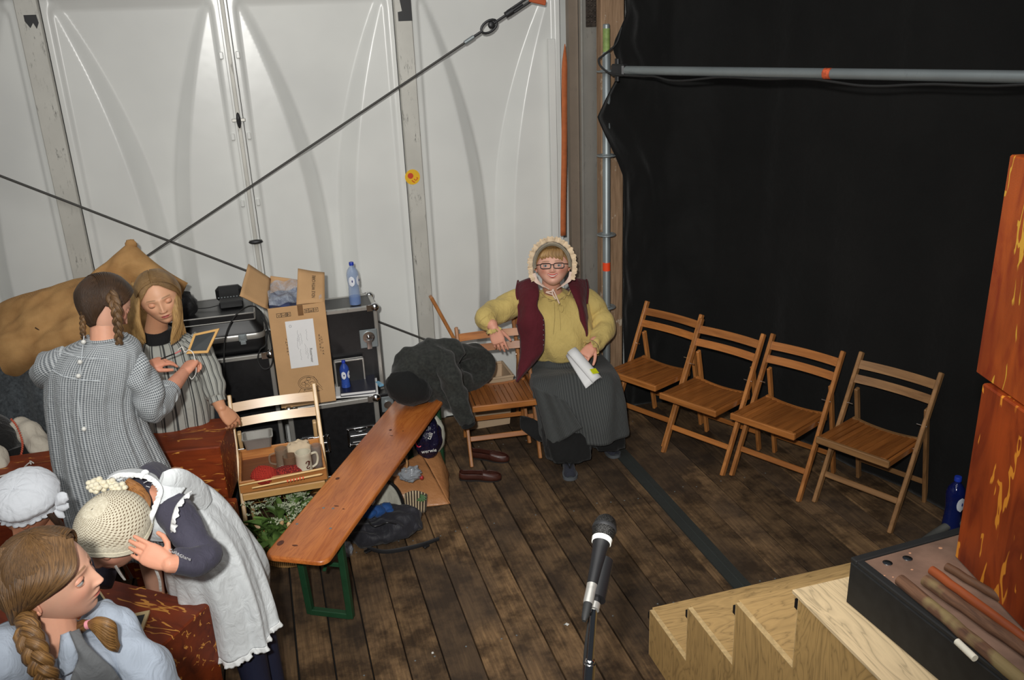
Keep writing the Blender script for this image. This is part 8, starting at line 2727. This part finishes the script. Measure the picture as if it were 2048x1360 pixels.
m.ell(q, (.06, .04, .042), None, 40, 30, lambda p, r_: r_*(1+.35*noise.noise(p*3.2)+.06*noise.noise(p*9)))
cb_ = m.build('crumpled_film', cl, t, True, world=True, sharp=0)
m = MB(); q = at(843, 955, y=4.33); m.ell(q, (.012, .012, .014)); m.build('red_cap', basic('red_cap', S(170, 50, 50), .4), t, True, world=True)
sb_ = stripes('brown_cream_striped_box', (196, 178, 146), (58, 46, 38), .016, [(0, 0), (.45, 0), (.5, 1), (1, 1)])
m = MB(); q = at(830, 1005, y=4.20)
m.grid(lambda u, v: at(808+46*u, 988-8*math.sin(pi*u), y=4.20).lerp(at(812+40*u, 1030-6*u, y=4.20), v)+IC*.02*sin(pi*u), 12, 6, uvf=lambda u, v: (u*.13, v*.1)); m.build('striped_box', sb_, t, True, world=True, solid=.004)
m = MB()
for k in range(7):
    a = -2.4+k*.65; q0 = at(842, 996, y=4.17); lock(m, [q0, q0+IR*.016*cos(a)+IU*.012*sin(a), q0+IR*.034*cos(a)+IU*.024*sin(a)], [.003, .007, .001], [.001]*3, side=cv(-sin(a), cos(a), 0), wav=0)
m.build('green_sprig', basic('sprig_green', S(54, 92, 40), .5), t, True, world=True)
m = MB(); m.ell(at(790, 942, y=4.42), (.03, .02, .035), None, 12, 10); m.build('white_packet', M_['white'], t, True, world=True)

# ---- backpack
t = thing('backpack', 'open dark backpack with pale lining and blue contents, slumped beside the bench', 'backpack', (.42, 4.08, 0))
bk = cloth('dark_slate_nylon', (42, 42, 48), .2, .6, .15, 120)
b = MB()
b.ell((.40, 4.05, .065), (.19, .13, .065), Matrix.Rotation(-.15, 3, 'Z'), 26, 18)
b.ell((.46, 4.05, .085), (.13, .12, .07), None, 22, 16)
b.ell((.31, 4.04, .055), (.11, .11, .055), None, 20, 14)
vs, fs = remesh(b, .008, 5)
m = MB(); m.add([V(p)+V((noise.noise(V(p)*14), noise.noise(V(p)*14+V((3, 3, 3))), noise.noise(V(p)*14+V((0, 9, 0)))))*.024+UZ*(.007*sin((p[0]*.8+p[1]*1.4)*60+noise.noise(V(p)*9)*3)) for p in vs], fs); m.build('bag_body', bk, t, True, world=True, sharp=0)
ln = cloth('pale_grey_lining', (172, 170, 158), .08, .8)
m = MB()
def lf(u, v):
    a = curve_pts([at(*p, y=4.18) for p in ((748, 1005), (752, 985), (762, 968), (774, 966), (790, 978), (800, 1000), (806, 1020))], 6)
    b_ = curve_pts([at(*p, y=4.12) for p in ((752, 1018), (757, 1015), (764, 1012), (772, 1014), (780, 1020), (786, 1028), (790, 1036))], 6)
    k = u*(len(a)-1); i = min(int(k), len(a)-2); q = k-i
    return a[i].lerp(a[i+1], q).lerp(b_[i].lerp(b_[i+1], q), v)+IC*(-.02*sin(pi*v)+.006*noise.noise(V((u*9, v*5, 0))))
m.grid(lf, 40, 10); m.build('opened_lid', ln, t, True, world=True, solid=.008, sharp=0)
m = MB(); m.tube(curve_pts([at(*p, y=4.17) for p in ((742, 1012), (748, 988), (760, 966), (775, 963), (792, 976), (804, 1000), (808, 1024), (800, 1040))], 6), .009, 8, True, True); m.build('lid_piping', M_['black'], t, True, world=True)
bl2 = cloth('blue_cloth', (34, 78, 140), .2, .7)
m = MB()
for (x, y, yy, r) in ((740, 1026, 4.06, .04), (755, 1022, 4.08, .045), (772, 1016, 4.10, .04), (782, 1026, 4.07, .035)):
    m.ell(at(x, y, y=yy), (r, r*.8, r*.7), None, 14, 10, lambda p, r_: r_*(1+.25*noise.noise(p*2.5)))
m.build('blue_contents', bl2, t, True, world=True, sharp=0)
m = MB(); q = at(740, 1002, y=4.10); m.box(q, (.05, .02, .03), Matrix.Rotation(.6, 3, 'Y'), .003); m.build('pale_packet', M_['white'], t, False, world=True)
bw = basic('black_webbing', (.012, .012, .014), .7)
m = MB(); lock(m, [at(735, 1096, z=.02), at(770, 1104, z=.01), at(810, 1098, z=.012), at(848, 1088, z=.015), at(878, 1077, z=.02)], [.012, .016, .016, .014, .012], [.004]*5, side=cv(0, .8, .4), wav=0); m.build('strap', bw, t, True, world=True)
m = MB(); lock(m, [at(700, 1062, z=.10), at(715, 1080, z=.05), at(730, 1092, z=.02), at(733, 1106, z=.012)], [.010, .013, .012, .010], [.004]*4, side=IR, wav=0); m.build('strap', cloth('brown_grey_webbing', (74, 62, 52)), t, True, world=True)
for q in (at(852, 1092, z=.016), at(735, 1102, z=.014)): MB().box(q, (.034, .024, .012), Matrix.Rotation(.5, 3, 'Z'), .003).build('buckle', M_['black'], t, False, world=True)
m = MB(); m.tube(curve_pts([at(*p, z=.17) for p in ((735, 1040), (745, 1052), (760, 1050), (775, 1045), (792, 1048))], 6), .003, 6); m.build('zip', M_['black'], t, True, world=True)
t = thing('clear_plastic_bag', 'small crumpled clear plastic bag on the floor beside the green bench leg', 'bag', (.20, 3.93, 0))
m = MB(); q = at(692, 1100, z=.03); m.ell(q, (.035, .03, .045), None, 20, 14, lambda p, r_: r_*(1+.3*noise.noise(p*3.5))); m.build('film', M_['film'], t, True, world=True, sharp=0)

# ---- brown shoes
def shoe(tip, heel, label, group, side=1):
    T_, H_ = V((*tip, 0)), V((*heel, 0)); d_ = (T_-H_); L_ = d_.length; d_.normalize(); s_ = V((-d_.y, d_.x, 0))
    t = thing('shoe', label, 'shoe', (T_+H_)/2, 0)
    def W(a, b_, z): q = H_+d_*(a*L_)+s_*(b_*L_); return V((q.x, q.y, z))
    lm_ = basic('brown_leather', S(66, 34, 26), .42, 0, .2, 25, .1, 200, .1)
    def out(w):
        o = [(0, 0), (.03, .09), (.2, .12), (.45, .115), (.7, .155), (.88, .13), (.98, .06), (1, 0), (.98, -.06), (.88, -.13), (.7, -.15), (.45, -.115), (.2, -.12), (.03, -.09), (0, 0)]
        return [(q.x, q.y*w) for q in curve_pts([(a, b_, 0) for a, b_ in o], 3)[:-1]]
    m = MB(); m.loft([[W(a, b_, .002) for a, b_ in out(1)], [W(a, b_, .012) for a, b_ in out(1.0)]]); m.build('sole', basic('dark_shoe_sole', (.012, .01, .009), .7), t, True, world=True)
    m = MB(); rings = []
    for (zf, ins) in ((.012, 1.0), (.03, .98), (.044, .95), (.047, .92)):
        ring = []
        for a, b_ in out(1):
            hgt = zf*(1.0 if a < .55 else 1.0-.25*(a-.55)/.45)
            aa = .5+(a-.5)*(1-(1-ins)*.35); ring.append(W(aa, b_*ins, hgt+.006*(abs(a-.02) < .05)))
        rings.append(ring)
    m.loft(rings, True, False); m.build('upper', lm_, t, True, world=True, solid=.003)
    m = MB()
    def vf(u, v):
        a = .56+.40*v; w = .125*(1-(v)**2.5)
        b_ = (u-.5)*2*w*1.15
        return W(a, b_, .056*(1-.45*max(0, v-.1))-.030*(2*u-1)**4*1.0)
    m.grid(vf, 14, 12); m.build('vamp', lm_, t, True, world=True, solid=.003)
    m = MB(); m.tube([W(.56, -.09, .044), W(.565, 0, .058), W(.56, .09, .044)], .004, 6); m.build('strap', lm_, t, True, world=True)
    m = MB(); m.loft([[W(.05+.42*(.5+.5*cos(k*pi/8)), .07*sin(k*pi/8), .014) for k in range(16)], [W(.05+.42*(.5+.5*cos(k*pi/8)), .072*sin(k*pi/8), .018) for k in range(16)]]); m.build('insole', basic('dark_insole', S(30, 26, 27), .8), t, True, world=True)
shoe((1.140, 4.44), (.905, 4.535), 'brown leather slip-on shoe lying nearer the camera in front of the empty chair', 'g')
shoe((1.245, 4.64), (1.03, 4.80), 'brown leather slip-on shoe under the empty chair', 'g')

# ---- beige bin behind the chair
t = thing('storage_bin', 'beige plastic storage bin with a red packet behind the empty chair', 'bin', (1.24, 5.2, 0))
bg = basic('beige_plastic', S(196, 170, 140), .45, 0, .05)
x0, x1, y0, y1, z1 = 1.05, 1.43, 5.13, 5.40, .36
def wallp(a, b_, a2, b2): 
    m = MB(); m.add([a, b_, b2, a2], [(0, 1, 2, 3)]); return m
i_ = .03
B0 = [V((x0+i_, y0+i_, .004)), V((x1-i_, y0+i_, .004)), V((x1-i_, y1-i_, .004)), V((x0+i_, y1-i_, .004))]; B1 = [V((x0, y0, z1)), V((x1, y0, z1)), V((x1, y1, z1)), V((x0, y1, z1))]
for k in range(4):
    m = MB(); m.add([B0[k], B0[(k+1) % 4], B1[(k+1) % 4], B1[k]], [(0, 1, 2, 3)]); m.build('wall', bg, t, False, world=True, solid=.004)
m = MB(); m.add(B0, [(0, 1, 2, 3)]); m.build('base', bg, t, False, world=True, solid=.004)
for k in range(4):
    m = MB(); m.bar(B1[k], B1[(k+1) % 4], .018, .014, .004, ext=.006); m.build('rim', bg, t, False, world=True)
q = at(960, 768, y=5.0)
m = MB(); m.box((1.16, 5.2, .36), (.14, .05, .02), Matrix.Rotation(.1, 3, 'Z'), .003); m.build('red_packet', basic('red_white_packet', S(190, 60, 44), .4), t, False, world=True)
